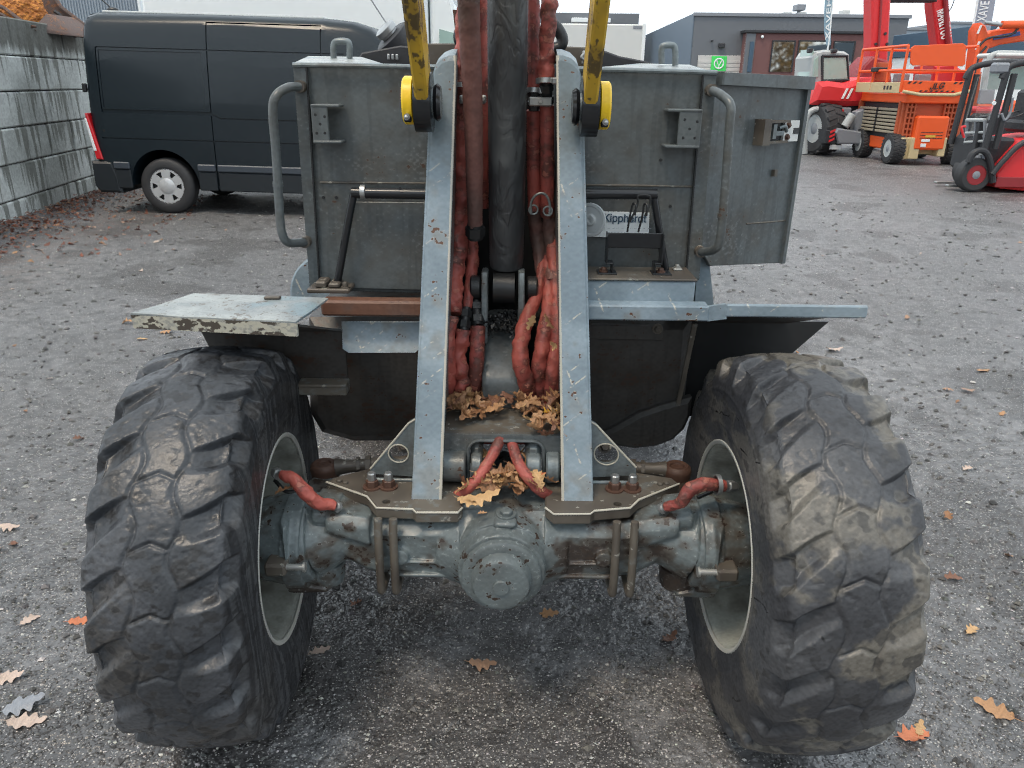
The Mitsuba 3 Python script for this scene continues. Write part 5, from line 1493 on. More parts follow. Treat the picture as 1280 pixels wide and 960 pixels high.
# ---- middle cylinder in its cracked sleeve
cy = part('tilt_cylinder', LD)
a, b_ = np.array((-0.020, 2.150, 1.127)), np.array((-0.021, 2.030, 1.782))
d = unit(b_ - a)
r0 = 0.049
pts = [a - d * 0.01, a + d * 0.02, a + d * 0.3, b_, a + d * 1.6]
s_ = tube(pts, [r0 * 0.86, r0 * 0.985, r0, r0, r0], 56, 40)
add('sleeve', rough(s_, 0.0012, 22, 3), 'mat_sleeve', cy, 'cracked black rubber sleeve', smooth=50)
add('rod_eye', cat(cyl(a - d * 0.005, a - d * 0.08, 0.028), cyl(np.array((-0.026, 2.110, 1.063)) - (0.03, 0, 0), np.array((-0.026, 2.110, 1.063)) + (0.03, 0, 0), 0.042, 32)), 'mat_black', cy)
q = np.array((-0.026, 2.110, 1.063))
for dx in (-0.044, 0.040):
    e = [(q[0] + dx, q[1] - 0.045, q[2] - 0.15), (q[0] + dx, q[1] - 0.05, q[2]), (q[0] + dx, q[1] - 0.03, q[2] + 0.05), (q[0] + dx, q[1] + 0.03, q[2] + 0.05), (q[0] + dx, q[1] + 0.06, q[2]), (q[0] + dx, q[1] + 0.06, q[2] - 0.15)]
    add('ear', prism(e, (0.018 if dx > 0 else -0.018, 0, 0), 0.003), 'mat_pin', cy)
for s in (-1, 1):
    add('pin_boss', cyl(q + (s * 0.064, 0, 0), q + (s * 0.094, 0, 0), 0.034, 30, 0.004), 'mat_black', cy)
fr_ = np.array((-0.029, 2.080, 0.902))
hood = cast([mhull(sec(fr_[0] - 0.055, 1.98, 2.3, 0.72, 0.86, 0.03) + sec(fr_[0] + 0.055, 1.98, 2.3, 0.72, 0.86, 0.03) + sec(fr_[0] - 0.05, 2.12, 2.3, 0.9, 0.955, 0.02) + sec(fr_[0] + 0.05, 2.12, 2.3, 0.9, 0.955, 0.02))], 0.012, 10, 0.001, 40)
add('base_casting', hood, 'mat_body', cy, 'grey base casting', smooth=60)
crumbs = []
for _ in range(420):
    c = np.array([fr_[0], 2.10, 0.965]) + rng.normal(0, 1, 3) * (0.035, 0.03, 0.012)
    crumbs.append(hull(c + rng.normal(0, 1, (7, 3)) * rng.uniform(0.002, 0.0055)))
k_ = add('dirt_crumbs', cat(*crumbs), 'mat_black', cy, smooth=False)
labels[k_] = {'kind': 'stuff'}

# ---- saddle between the beams
sd = part('saddle', LD)
xl, xr = (-0.179, 1.800, 0.713)[0], (0.127, 1.800, 0.718)[0]
add('deck', cbox((xl, 1.805, 0.735), (xr, 2.30, 0.752), 0.004), 'mat_grime', sd, 'dirty saddle deck')
face = [(xl, 1.80, 0.60), (xl, 1.80, 0.752), (xr, 1.80, 0.752), (xr, 1.80, 0.60)]
o0, o1 = (-0.112, 1.800, 0.714)[0], (0.085, 1.800, 0.717)[0]
zt_ = 0.738
op = [(o0, 1.80, 0.602)] + [(o0 + 0.03 - 0.03 * math.cos(t), 1.80, zt_ - 0.03 + 0.03 * math.sin(t)) for t in np.linspace(0, PI / 2, 6)] + [(o1 - 0.03 + 0.03 * math.sin(t), 1.80, zt_ - 0.03 + 0.03 * math.cos(t)) for t in np.linspace(0, PI / 2, 6)] + [(o1, 1.80, 0.602)]
add('front_plate', prism(face, (0, 0.022, 0), holes=[op]), 'mat_body', sd)
rimp = [np.array(p) + (0, -0.004, 0) for p in op]
add('opening_rim', tube(rimp, 0.0045, 8, smooth=False), 'mat_body', sd)
for x0, x1 in ((xl + 0.002, o0 - 0.006), (o1 + 0.006, xr - 0.002)):
    add('pivot_boss', cyl((x0, 1.795, 0.665), (x1, 1.795, 0.665), 0.042, 40, 0.004), 'mat_pin', sd)
for x0, x1 in ((o0 + 0.006, o0 + 0.038), (o1 - 0.048, o1 - 0.006)):
    add('pin_block', cat(cbox((x0, 1.80, 0.60), (x1, 1.88, 0.725), 0.012), cyl((x0 + 0.002, 1.80, 0.665), (x1 - 0.002, 1.80, 0.665), 0.036, 32, 0.004)), 'mat_pin', sd)
add('back_plate', cbox((xl, 2.40, 0.55), (xr, 2.42, 1.70), 0.004), 'mat_black', sd)
add('lower_link', cyl((o0 - 0.02, 1.9, 0.70), (o1 + 0.02, 1.9, 0.70), 0.02, 20), 'mat_hose', sd)

# ---- hoses
HOSES = [
    ('mat_hose', [(-0.126, 2.180, 1.831), (-0.136, 2.180, 1.683), (-0.142, 2.160, 1.526), (-0.142, 2.150, 1.341), (-0.153, 2.120, 1.172), (-0.163, 2.080, 1.091), (-0.164, 2.030, 1.009)], 0.027, 0.22, 0.09, 'wrinkled red hose against the left beam'),
    ('mat_hose', [(-0.170, 2.020, 1.003), (-0.175, 1.980, 0.915), (-0.173, 1.990, 0.823), (-0.178, 2.030, 0.748)], 0.021, 0.2, 0.05, None),
    ('mat_hose', [(-0.120, 2.180, 1.250), (-0.117, 2.150, 1.121), (-0.125, 2.080, 1.035), (-0.129, 2.060, 1.006)], [0.02, 0.02, 0.014, 0.013], 0.2, 0.05, None),
    ('mat_hose', [(-0.136, 2.020, 0.967), (-0.146, 2.000, 0.897), (-0.141, 2.000, 0.814), (-0.144, 2.030, 0.748)], 0.0225, 0.28, 0.12, 'crumpled red hose above the leaves'),
    ('mat_hose', [(-0.093, 2.150, 1.019), (-0.098, 2.120, 1.012), (-0.104, 2.100, 1.004)], 0.018, 0.12, 0.02, None),
    ('mat_hose', [(-0.098, 2.050, 0.968), (-0.099, 2.020, 0.891), (-0.106, 2.020, 0.812), (-0.110, 2.040, 0.750)], 0.0235, 0.08, 0.0, None),
    ('mat_hose', [(-0.089, 2.220, 1.836), (-0.089, 2.220, 1.685), (-0.088, 2.220, 1.504), (-0.088, 2.220, 1.267)], 0.017, 0.1, 0.0, None),
    ('mat_hose_dirty', [(-0.111, 1.930, 1.821), (-0.108, 1.980, 1.675), (-0.104, 2.020, 1.494), (-0.104, 2.070, 1.241)], [0.029, 0.028, 0.026, 0.022], 0.05, 0.0, 'brown dirt covered hose in front of the red hoses'),
    ('mat_hose', [(0.039, 2.120, 1.827), (0.044, 2.120, 1.701), (0.048, 2.120, 1.584)], 0.0185, 0.06, 0.0, None),
    ('mat_hose', [(0.080, 2.050, 1.820), (0.077, 2.060, 1.734), (0.076, 2.080, 1.663), (0.077, 2.080, 1.600)], 0.022, 0.16, 0.07, 'wrinkled red hose at the upper right clamp'),
    ('mat_hose', [(0.048, 2.140, 1.533), (0.051, 2.160, 1.406), (0.057, 2.180, 1.270)], 0.0205, 0.05, 0.0, None),
    ('mat_hose', [(0.082, 2.120, 1.546), (0.087, 2.140, 1.408), (0.093, 2.180, 1.253)], 0.021, 0.05, 0.0, None),
    ('mat_hose_dirty', [(0.051, 2.170, 1.405), (0.057, 2.190, 1.269), (0.068, 2.200, 1.182), (0.081, 2.170, 1.096)], [0.02, 0.021, 0.022, 0.02], 0.14, 0.04, 'dark dirty hose above the right hand hoses'),
    ('mat_hose_dirty', [(0.090, 2.170, 1.405), (0.098, 2.190, 1.251), (0.108, 2.190, 1.150), (0.110, 2.130, 1.078)], [0.02, 0.021, 0.022, 0.021], 0.14, 0.04, None),
    ('mat_hose', [(0.085, 2.200, 1.147), (0.073, 2.120, 1.066), (0.036, 2.040, 0.982), (0.021, 1.980, 0.918), (0.038, 1.980, 0.829), (0.058, 2.020, 0.748)], [0.013, 0.017, 0.024, 0.025, 0.024, 0.020], 0.14, 0.05, None),
    ('mat_hose', [(0.097, 2.200, 1.147), (0.101, 2.100, 1.032), (0.085, 2.020, 0.940), (0.073, 2.000, 0.865), (0.078, 2.020, 0.741)], [0.02, 0.022, 0.024, 0.022, 0.020], 0.14, 0.05, None),
    ('mat_hose', [(0.109, 2.200, 1.182), (0.121, 2.120, 1.062), (0.122, 2.030, 0.949), (0.111, 2.000, 0.842), (0.111, 2.020, 0.736)], [0.022, 0.024, 0.024, 0.024, 0.022], 0.14, 0.05, None),
    ('mat_hose', [(-0.024, 1.880, 0.729), (-0.031, 1.800, 0.734), (-0.065, 1.750, 0.687), (-0.098, 1.720, 0.650), (-0.149, 1.740, 0.596)], 0.0175, 0.10, 0.0, 'red hose slanting left out of the saddle opening'),
    ('mat_hose', [(-0.011, 1.880, 0.729), (0.002, 1.800, 0.725), (0.027, 1.740, 0.687), (0.068, 1.720, 0.643), (0.116, 1.760, 0.589)], 0.0175, 0.10, 0.0, 'red hose slanting right out of the saddle opening'),
    ('mat_hose', [(-0.565, 1.680, 0.693), (-0.534, 1.665, 0.692), (-0.504, 1.650, 0.670), (-0.478, 1.645, 0.640), (-0.436, 1.660, 0.620)], [0.016, 0.021, 0.024, 0.022, 0.017], 0.2, 0.04, 'short red brake hose at the left wheel'),
    ('mat_hose', [(0.386, 1.670, 0.622), (0.417, 1.650, 0.649), (0.439, 1.650, 0.685), (0.474, 1.655, 0.696), (0.524, 1.670, 0.684)], [0.015, 0.020, 0.022, 0.022, 0.019], 0.2, 0.04, 'short red brake hose at the right wheel'),
]
for i, (m, pts, r, wr, fo, lab) in enumerate(HOSES):
    add('hydraulic_hose', tube(pts, np.array(r) * (0.76 if 'brake' in (lab or '') else 0.80 if 'slanting' in (lab or '') else 0.9), 26, 20, wrinkle=wr * 1.3 + 0.04, freq=48, seed=i + 1, fold=fo * 1.3), m, LD, lab, smooth=50)
for p, q, r in (((-0.129, 2.060, 1.017), (-0.134, 2.020, 0.963), 0.017), ((-0.104, 2.100, 1.023), (-0.098, 2.050, 0.968), 0.022), ((-0.104, 2.070, 1.247), (-0.104, 2.080, 1.207), 0.027), ((0.048, 2.120, 1.596), (0.048, 2.140, 1.529), 0.017), ((0.077, 2.080, 1.607), (0.082, 2.120, 1.546), 0.018),
                ((-0.138, 2.170, 1.582), (-0.140, 2.160, 1.538), 0.02)):
    p, q = np.array(p), np.array(q)
    d = unit(q - p)
    add('hose_fitting', cat(cyl(p, q, r * 0.8, 20), cyl(p + d * 0.008, p + d * 0.028, r, 6), cyl(q - d * 0.028, q - d * 0.008, r, 6)), 'mat_black', LD)
for q, r in (((0.077, 2.080, 1.605), 0.024), ((0.048, 2.120, 1.582), 0.0205), ((-0.142, 2.170, 1.591), 0.03)):
    q = np.array(q)
    add('hose_clamp', cat(lathe([(-0.006, r), (-0.006, r + 0.003), (0.006, r + 0.003), (0.006, r)], q, (0, 0.1, 1), 32, closed=True), cbox(q + (r * 0.5, -r - 0.01, -0.008), q + (r * 0.5 + 0.018, -r + 0.004, 0.008), 0.003)), 'mat_steel', LD)
for p, q in (((0.034, 2.080, 1.567), (0.093, 2.080, 1.545)), ((-0.144, 2.100, 1.569), (-0.126, 2.100, 1.548)), ((-0.092, 2.120, 1.569), (-0.077, 2.120, 1.548))):
    p, q = np.array(p), np.array(q)
    add('clamp_block', cat(cbox((p[0], p[1], q[2]), (q[0], p[1] + 0.05, p[2]), 0.003), bolt(((p[0] + q[0]) / 2, p[1] - 0.002, (p[2] + q[2]) / 2), (0, -1, 0), 0.006, 0.006, False)), 'mat_zinc', LD)
add('wire_loop', tube([(0.046, 2.100, 1.270), (0.046, 2.100, 1.303), (0.062, 2.100, 1.323), (0.082, 2.100, 1.323), (0.095, 2.100, 1.300), (0.096, 2.100, 1.266)], 0.0035, 10), 'mat_pin', LD)
for q in ((0.052, 2.100, 1.282), (0.091, 2.100, 1.279)):
    t = np.linspace(0, 2 * PI, 17)
    q = np.array(q)
    add('shackle', tube([q + (0.012 * math.cos(a), 0, 0.012 * math.sin(a)) for a in t], 0.0025, 8, smooth=False), 'mat_pin', LD)
for i, (a, b_) in enumerate((((-0.571, 1.685, 0.690), (-0.589, 1.700, 0.691)), ((0.524, 1.670, 0.684), (0.560, 1.690, 0.671)), ((-0.436, 1.660, 0.620), (-0.427, 1.670, 0.610)), ((0.386, 1.670, 0.622), (0.376, 1.680, 0.611)))):
    a, b_ = np.array(a), np.array(b_)
    add('hose_fitting', cat(cyl(a, b_, 0.011, 16), cyl(a + (b_ - a) * 0.3, a + (b_ - a) * 0.8, 0.015, 6)), 'mat_steel', LD)
q = np.array((0.505, 1.660, 0.692))
add('hose_clamp', lathe([(-0.005, 0.022), (-0.005, 0.026), (0.005, 0.026), (0.005, 0.022)], q, (1, 0.1, 0), 28, closed=True), 'mat_steel', LD)
for pts in (((-0.591, 1.700, 0.668), (-0.554, 1.680, 0.646), (-0.508, 1.700, 0.656)), ((0.465, 1.680, 0.644), (0.519, 1.700, 0.656), (0.561, 1.700, 0.657))):
    add('brake_pipe', tube(pts, 0.005, 8), 'mat_black', LD)

# ---- engine box: front panels, frame, handles
EB = part('engine_box', LD)
YB = 2.08
pl = [(-0.522, 2.080, 1.636), (-0.184, 2.080, 1.634), (-0.225, 2.080, 1.054), (-0.541, 2.080, 1.057)]
pr_ = [(0.141, 2.080, 1.632), (0.471, 2.080, 1.630), (0.482, 2.080, 1.097), (0.189, 2.080, 1.091)]


def panel(pts, t=0.012):
    m = tri2man(prism(pts, (0, t, 0), 0.002)).refine_to_length(0.04)
    m = man2tri(m)
    m.merge_vertices()
    m = m.copy()
    v = m.vertices
    v[:, 1] += (meshkit.fbm(np.c_[v[:, 0] * 5, v[:, 2] * 5, v[:, 0] * 0], 2, 4) - 0.5) * 0.010
    return m


add('front_panel', panel(pl), 'mat_body', EB, 'left front panel')
add('front_panel', panel(pr_), 'mat_body', EB, 'right front panel')
for pts in ([(-0.555, 2.070, 1.637), (-0.520, 2.070, 1.636), (-0.531, 2.070, 1.062), (-0.562, 2.070, 1.066)], [(0.469, 2.070, 1.630), (0.501, 2.070, 1.629), (0.510, 2.070, 1.102), (0.475, 2.070, 1.101)]):
    add('corner_post', slab_hull(pts, (0, 0.055, 0), 0.003), 'mat_body', EB)
for a, b_, lo in (((-0.521, 2.068, 1.632), (-0.533, 2.068, 1.067), 0), ((0.467, 2.068, 1.628), (0.472, 2.068, 1.102), 0)):
    add('gap_shadow_strip', tube([a, b_], 0.003, 6), 'mat_black', EB)
for pts in (((-0.555, 2.068, 1.635), (-0.183, 2.068, 1.634)), ((0.140, 2.068, 1.634), (0.501, 2.068, 1.629))):
    add('top_edge', tube(pts, 0.006, 8), 'mat_pin', EB)
for pts in (((-0.512, 2.076, 1.350), (-0.206, 2.076, 1.351)), ((0.162, 2.076, 1.352), (0.470, 2.076, 1.351))):
    add('weld_seam', rough(tube([pts[0], (np.array(pts[0]) + pts[1]) / 2, pts[1]], 0.0025, 8, 30), 0.0008, 120), 'mat_grime', EB)
add('lower_panel', panel([(-0.427, 2.068, 1.302), (-0.201, 2.068, 1.303), (-0.219, 2.068, 1.064), (-0.477, 2.068, 1.068)], 0.006), 'mat_body', EB, 'lower left access panel')
# side and rear walls, hood
zc = 1.635
xl_, xr_ = (-0.575, 2.080, 1.406)[0], (0.520, 2.080, 1.418)[0]
add('side_wall', cbox((xl_ + 0.004, 2.13, 1.05), (xl_ + 0.014, 4.1, 1.62), 0.003), 'mat_body', EB)
add('side_wall', cbox((xr_ - 0.014, 2.13, 1.05), (xr_ - 0.004, 4.1, 1.62), 0.003), 'mat_body', EB)
hl_ = [(-0.561, 2.090, 1.639), (-0.331, 2.090, 1.640), (-0.444, 2.400, 1.664), (-0.596, 2.400, 1.665)]
add('hood', hull(np.vstack([hl_, np.array(hl_) - (0, 0, 0.012)])), 'mat_deck', EB, 'worn hood corner with sky reflection painted pale')  # pale plate colour stands in for sky reflected on the hood top
hr_ = [(0.191, 2.090, 1.637), (0.489, 2.090, 1.633), (0.500, 2.400, 1.654), (0.357, 2.400, 1.656)]
add('hood', hull(np.vstack([hr_, np.array(hr_) - (0, 0, 0.012)])), 'mat_deck', EB, 'worn hood corner with sky reflection painted pale')  # same pale colour for the reflected sky on this side
for pts in ([(-0.477, 2.420, 1.637), (-0.447, 2.420, 1.676), (-0.335, 2.420, 1.696), (-0.231, 2.420, 1.687), (-0.233, 2.420, 1.639)], [(0.234, 2.420, 1.636), (0.247, 2.420, 1.692), (0.301, 2.420, 1.675), (0.374, 2.420, 1.663), (0.478, 2.420, 1.639)]):
    add('hood_flank', prism(pts, (0, 0.6, 0), 0.004), 'mat_dark', EB)
for pts in ([(-0.271, 2.360, 1.621), (-0.268, 2.360, 1.700), (-0.124, 2.360, 1.702), (-0.125, 2.360, 1.623)], [(0.062, 2.360, 1.625), (0.101, 2.360, 1.698), (0.209, 2.360, 1.695), (0.212, 2.360, 1.627)]):
    add('rear_panel', prism(pts, (0, 0.012, 0), 0.003), 'mat_grime', EB)
q = np.array((0.197, 2.340, 1.668))
add('hood_catch', cat(cbox(q - (0.012, 0.0, 0.018), q + (0.012, 0.012, 0.018), 0.003), tube([q + (0, -0.005, -0.01), q + (-0.015, -0.012, 0.0), q + (0, -0.005, 0.016)], 0.004, 8)), 'mat_zinc', EB)
for pts in (((-0.503, 2.300, 1.653), (-0.501, 2.300, 1.687), (-0.493, 2.300, 1.699), (-0.465, 2.300, 1.700), (-0.457, 2.300, 1.690), (-0.459, 2.300, 1.657)), ((0.402, 2.300, 1.653), (0.399, 2.300, 1.689), (0.405, 2.300, 1.699), (0.427, 2.300, 1.700), (0.436, 2.300, 1.690), (0.440, 2.300, 1.649))):
    add('lifting_lug', tube(pts, 0.0085, 14, 8), 'mat_pin', EB)
# handrails
for pts in (((-0.539, 2.050, 1.585), (-0.559, 2.020, 1.582), (-0.579, 1.990, 1.565), (-0.591, 1.985, 1.530), (-0.593, 1.985, 1.433), (-0.599, 1.985, 1.276), (-0.597, 1.985, 1.229), (-0.587, 2.000, 1.205), (-0.559, 2.050, 1.196)),
            ((0.489, 2.050, 1.588), (0.506, 2.020, 1.577), (0.523, 1.990, 1.554), (0.525, 1.985, 1.503), (0.531, 1.985, 1.349), (0.532, 1.985, 1.232), (0.524, 2.000, 1.200), (0.502, 2.050, 1.183))):
    hk = part('handrail', LD)
    add('tube', tube(pts, 0.0112, 18, 8), 'mat_body', hk, smooth=50)
    m_ = np.array(pts[5]) * 0.5 + np.array(pts[4]) * 0.5
    add('tube_joint', tube([m_ - (0, 0, 0.006), m_ + (0, 0, 0.006)], 0.013, 16), 'mat_body', hk)
    for e_ in (np.array(pts[0]), np.array(pts[-1])):
        add('mount', cyl(e_ - (0, 0.005, 0), e_ + (0, 0.02, 0), 0.0145), 'mat_grime', hk)
# C-shaped sockets
for x0, x1, flip in (((-0.507, 2.020, 1.542), (-0.466, 2.020, 1.455), 1), ((0.407, 2.020, 1.541), (0.464, 2.020, 1.454), -1)):
    sk = part('lamp_socket', LD)
    a, b_ = np.array(x0), np.array(x1)
    e = 0.03
    add('face_plate', cbox((a[0], 2.02, b_[2]), (b_[0], 2.027, a[2]), 0.002), 'mat_body', sk)
    lo, hi = (a[0], b_[0] + e) if flip > 0 else (a[0] - e, b_[0])
    add('flange', cbox((lo, 2.018, a[2] - 0.004), (hi, 2.078, a[2] + 0.003), 0.002), 'mat_body', sk)
    add('flange', cbox((lo, 2.018, b_[2] - 0.003), (hi, 2.078, b_[2] + 0.004), 0.002), 'mat_body', sk)
    for fx, fz in ((0.25, 0.25), (0.75, 0.25), (0.5, 0.5), (0.25, 0.75), (0.8, 0.7)):
        w_ = np.array((a[0] + (b_[0] - a[0]) * fx, 2.0195, b_[2] + (a[2] - b_[2]) * fz))
        add('hole', cyl(w_, w_ + (0, 0.002, 0), 0.0035, 10), 'mat_black', sk)
# black bars on the front
FB = part('front_bar', LD, 'black bar across the front panels')
add('bar', tube([(-0.420, 2.030, 1.330), (-0.172, 2.030, 1.329)], 0.014, 16), 'mat_gloss_black', FB)
add('bar', tube([(0.139, 2.030, 1.335), (0.368, 2.030, 1.336)], 0.014, 16), 'mat_gloss_black', FB)
add('strut', tube([(-0.416, 2.030, 1.326), (-0.433, 2.030, 1.260), (-0.478, 2.035, 1.080)], 0.010, 14), 'mat_gloss_black', FB)
add('strut', tube([(0.360, 2.030, 1.335), (0.375, 2.030, 1.270), (0.412, 2.035, 1.120)], 0.010, 14), 'mat_gloss_black', FB)
q = np.array((-0.391, 2.030, 1.333))
add('pipe_clamp', lathe([(-0.006, 0.0142), (-0.006, 0.018), (0.006, 0.018), (0.006, 0.0142)], q, (1, 0, 0), 28, closed=True), 'mat_steel', FB)
for q in ((-0.506, 2.074, 1.311), (-0.472, 2.074, 1.311), (0.415, 2.074, 1.299), (0.380, 2.074, 1.417), (-0.291, 2.000, 1.346)):
    q = np.array(q)
    add('rivet', cyl(q, q + (0, 0.004, 0), 0.004, 10), 'mat_black', FB)
# bottom hinge left
a, b_ = np.array((-0.549, 2.020, 1.097)), np.array((-0.435, 2.020, 1.072))
hg = part('panel_hinge', LD)
add('leaf', cbox((a[0], 1.99, b_[2]), (b_[0], 2.07, b_[2] + 0.012), 0.003), 'mat_grime', hg)
add('block', cat(cbox((a[0] + 0.02, 2.0, b_[2] + 0.012), (a[0] + 0.05, 2.06, a[2] + 0.004), 0.004), cbox((a[0] + 0.055, 2.0, b_[2] + 0.012), (a[0] + 0.085, 2.06, a[2]), 0.004), bolt((a[0] + 0.10, 2.01, b_[2] + 0.012), (0, 0, 1), 0.008)), 'mat_grime', hg)

# ---- the open side door at right
DR = part('side_door', LD, 'open side door')
h0, h1 = np.array((0.509, 2.110, 1.627)), np.array((0.824, 2.330, 1.619))
dv = unit((h1 - h0) * (1, 1, 0))
nv = np.array([dv[1], -dv[0], 0])
Wd = np.linalg.norm((h1 - h0)[:2])
zb_, zt_ = 1.075, h0[2]


def on_door(s, z, out=0.0):
    return np.array([h0[0], h0[1], 0]) + dv * s + nv * out + np.array([0, 0, z])


zb_ = (0.849, 2.320, 1.097)[2]
dpl = [on_door(0, zt_), on_door(Wd, zt_ - 0.006), on_door(Wd + 0.004, 1.34), on_door(Wd - 0.012, zb_), on_door(0.055, (0.593, 2.140, 1.125)[2]), on_door(0.0, (0.535, 2.110, 1.187)[2])]
dm = man2tri(tri2man(prism(dpl, -nv * 0.014, 0.002)).refine_to_length(0.04))
dm.merge_vertices()
add('door_skin', dm, 'mat_body', DR)
lip = [on_door(0, zt_ + 0.004), on_door(Wd, zt_ - 0.002), on_door(Wd, zt_ - 0.036), on_door(0, zt_ - 0.026)]
add('top_lip', slab_hull([p + nv * 0.026 for p in lip], -nv * 0.028, 0.003), 'mat_body', DR)
add('edge_lip', slab_hull([on_door(Wd - 0.012, zt_ - 0.03, 0.012), on_door(Wd + 0.003, zt_ - 0.03, 0.012), on_door(Wd - 0.004, zb_, 0.012), on_door(Wd - 0.018, zb_, 0.012)], -nv * 0.014, 0.002), 'mat_body', DR)
add('weld_seam', tube([on_door(0.19, 1.232, 0.001), on_door(0.3, 1.228, 0.001), on_door(Wd - 0.01, 1.226, 0.001)], 0.0022, 6, 20), 'mat_grime', DR)
lt = part('latch', LD)


def door_box(s0, s1, z0, z1, o0, o1, c=0.003):
    return hull([on_door(s, z, o) for s in (s0, s1) for z in (z0, z1) for o in (o0, o1)])


ls, lz = Wd * 0.455, 1.452
add('case', cat(door_box(ls, ls + 0.03, lz - 0.004, lz + 0.064, 0.0, 0.034), door_box(ls + 0.03, ls + 0.115, lz + 0.054, lz + 0.060, 0, 0.03), door_box(ls + 0.03, ls + 0.115, lz, lz + 0.006, 0, 0.03)), 'mat_grime', lt)
add('recess', door_box(ls + 0.03, ls + 0.115, lz + 0.006, lz + 0.054, 0.0, 0.004), 'mat_black', lt)
add('lever', cat(door_box(ls + 0.05, ls + 0.064, lz + 0.012, lz + 0.05, 0.004, 0.026), door_box(ls + 0.06, ls + 0.10, lz + 0.02, lz + 0.032, 0.006, 0.024), tube([on_door(ls + 0.08, lz + 0.04, 0.02), on_door(ls + 0.1, lz + 0.044, 0.024), on_door(ls + 0.115, lz + 0.03, 0.02)], 0.005, 8)), 'mat_pin', lt)
add('strike_plate', cat(door_box(ls + 0.115, ls + 0.18, lz + 0.002, lz + 0.058, 0.0, 0.012)), 'mat_offwhite', lt, 'pale strike plate')
for s, z in ((0.13, 0.014), (0.13, 0.046)):
    add('screw', bolt(on_door(ls + s, lz + z, 0.012), nv, 0.006, 0.005), 'mat_bolt_rust', lt)
add('slot', door_box(ls + 0.155, ls + 0.18, lz + 0.022, lz + 0.038, 0.0, 0.0135), 'mat_black', lt)
add('lug', door_box(Wd * 0.71, Wd * 0.74, 1.36, 1.378, 0.0, 0.012), 'mat_grime', lt)

# ---- sticker, reflector plate, tool holder, tool box at right
sg = part('name_plate', LD, 'white name plate with dark lettering')
pp = [(0.211, 2.066, 1.285), (0.359, 2.066, 1.283), (0.362, 2.066, 1.219), (0.214, 2.066, 1.217)]
add('plate', prism(pp, (0, 0.004, 0)), 'mat_white', sg)
a, b_ = np.array((0.237, 2.063, 1.259)), np.array((0.352, 2.063, 1.258))
add('lettering', text('Kipphardt', 0.020, a, b_ - a, (0, 0, 1), 0.0012, True, float(np.linalg.norm(b_ - a))), 'mat_navy', sg, 'dark lettering')
a = np.array((0.212, 2.063, 1.263))
add('symbol', cat(tube([a + (0.012, 0, 0.016), a + (0.004, 0, 0.006), a + (0.014, 0, 0.002)], 0.003, 6, smooth=False), tube([a + (0.006, 0, -0.008), a + (0.014, 0, -0.008)], 0.003, 6)), 'mat_navy', sg)
lines = []
for i, z in enumerate((0.012, 0.026, 0.036)):
    n_ = 11 - 2 * i
    for j in range(n_):
        q = np.array((0.238, 2.066, 1.252)) + (0.012 * j, 0, -z)
        lines.append(cbox(q, q + (rng.uniform(0.005, 0.010), 0.002, 0.0025), 0.0004))
add('small_print', cat(*lines), 'mat_grey', sg, 'rows of tiny print')
labels[f'{sg}__small_print'] = {'kind': 'stuff'}
rf = part('round_plate', LD)
q = np.array((0.199, 2.020, 1.270))
ax = unit((-0.55, -1, 0.02))
add('disc', lathe([(-0.004, 0.042), (0.003, 0.044), (0.006, 0.043), (0.006, 0.036), (0.003, 0.034), (0.003, 0.017), (0.008, 0.013), (0.008, 0.006), (0.004, 0.005), (0.004, 0)], q, ax, 48), 'mat_grey_light', rf, 'round grey metal disc', smooth=30)
add('stem', tube([q, q - ax * 0.05], 0.008, 8), 'mat_grime', rf)
tb = part('tool_box', LD)
tp = [(0.173, 1.930, 1.132), (0.464, 1.930, 1.131), (0.468, 1.930, 1.064), (0.180, 1.930, 1.060)]
a, b_ = np.array(tp[0]), np.array(tp[2])
add('box', cbox((a[0], 1.93, b_[2]), (b_[0], 2.06, a[2]), 0.006), 'mat_beam', tb, 'light blue tool box')
add('lid', cbox((a[0] - 0.003, 1.925, a[2]), (b_[0] + 0.004, 2.064, a[2] + 0.006), 0.003), 'mat_grime', tb, 'grimy lid')
q = np.array((b_[0] - 0.03, 2.03, a[2] + 0.006))
add('lid_catch', cat(cbox(q - (0.012, 0.012, 0), q + (0.012, 0.012, 0.006), 0.002), bolt(q + (0, 0, 0.006), (0, 0, 1), 0.006, 0.006)), 'mat_zinc', tb)
th_ = part('tool_holder', LD, 'black steel tool holder')
ha, hb = np.array((0.240, 1.985, 1.243)), np.array((0.386, 1.985, 1.204))
add('cross_plate', cbox((ha[0], 1.985, hb[2]), (hb[0], 1.990, ha[2]), 0.0015), 'mat_gloss_black', th_)
zt2 = a[2] + 0.006
for x, s in ((ha[0], 1), (hb[0] - 0.004, -1)):
    add('leg', cbox((x, 1.970, zt2 + 0.03), (x + 0.004, 2.01, ha[2]), 0.001), 'mat_gloss_black', th_)
    add('foot', cat(cbox((x + (0.0 if s > 0 else -0.016), 1.970, zt2 + 0.026), (x + (0.02 if s > 0 else 0.004), 2.01, zt2 + 0.030), 0.001), cbox((x + (0.016 if s > 0 else -0.016), 1.970, zt2), (x + (0.020 if s > 0 else -0.012), 2.01, zt2 + 0.028), 0.001), cbox((x - 0.02, 1.965, zt2 - 0.001), (x + 0.03, 2.01, zt2 + 0.004), 0.001)), 'mat_gloss_black', th_)
    add('bolt', bolt((x - s * 0.004, 1.985, zt2 + 0.004), (0, 0, 1), 0.008, 0.008), 'mat_bolt_rust', th_)
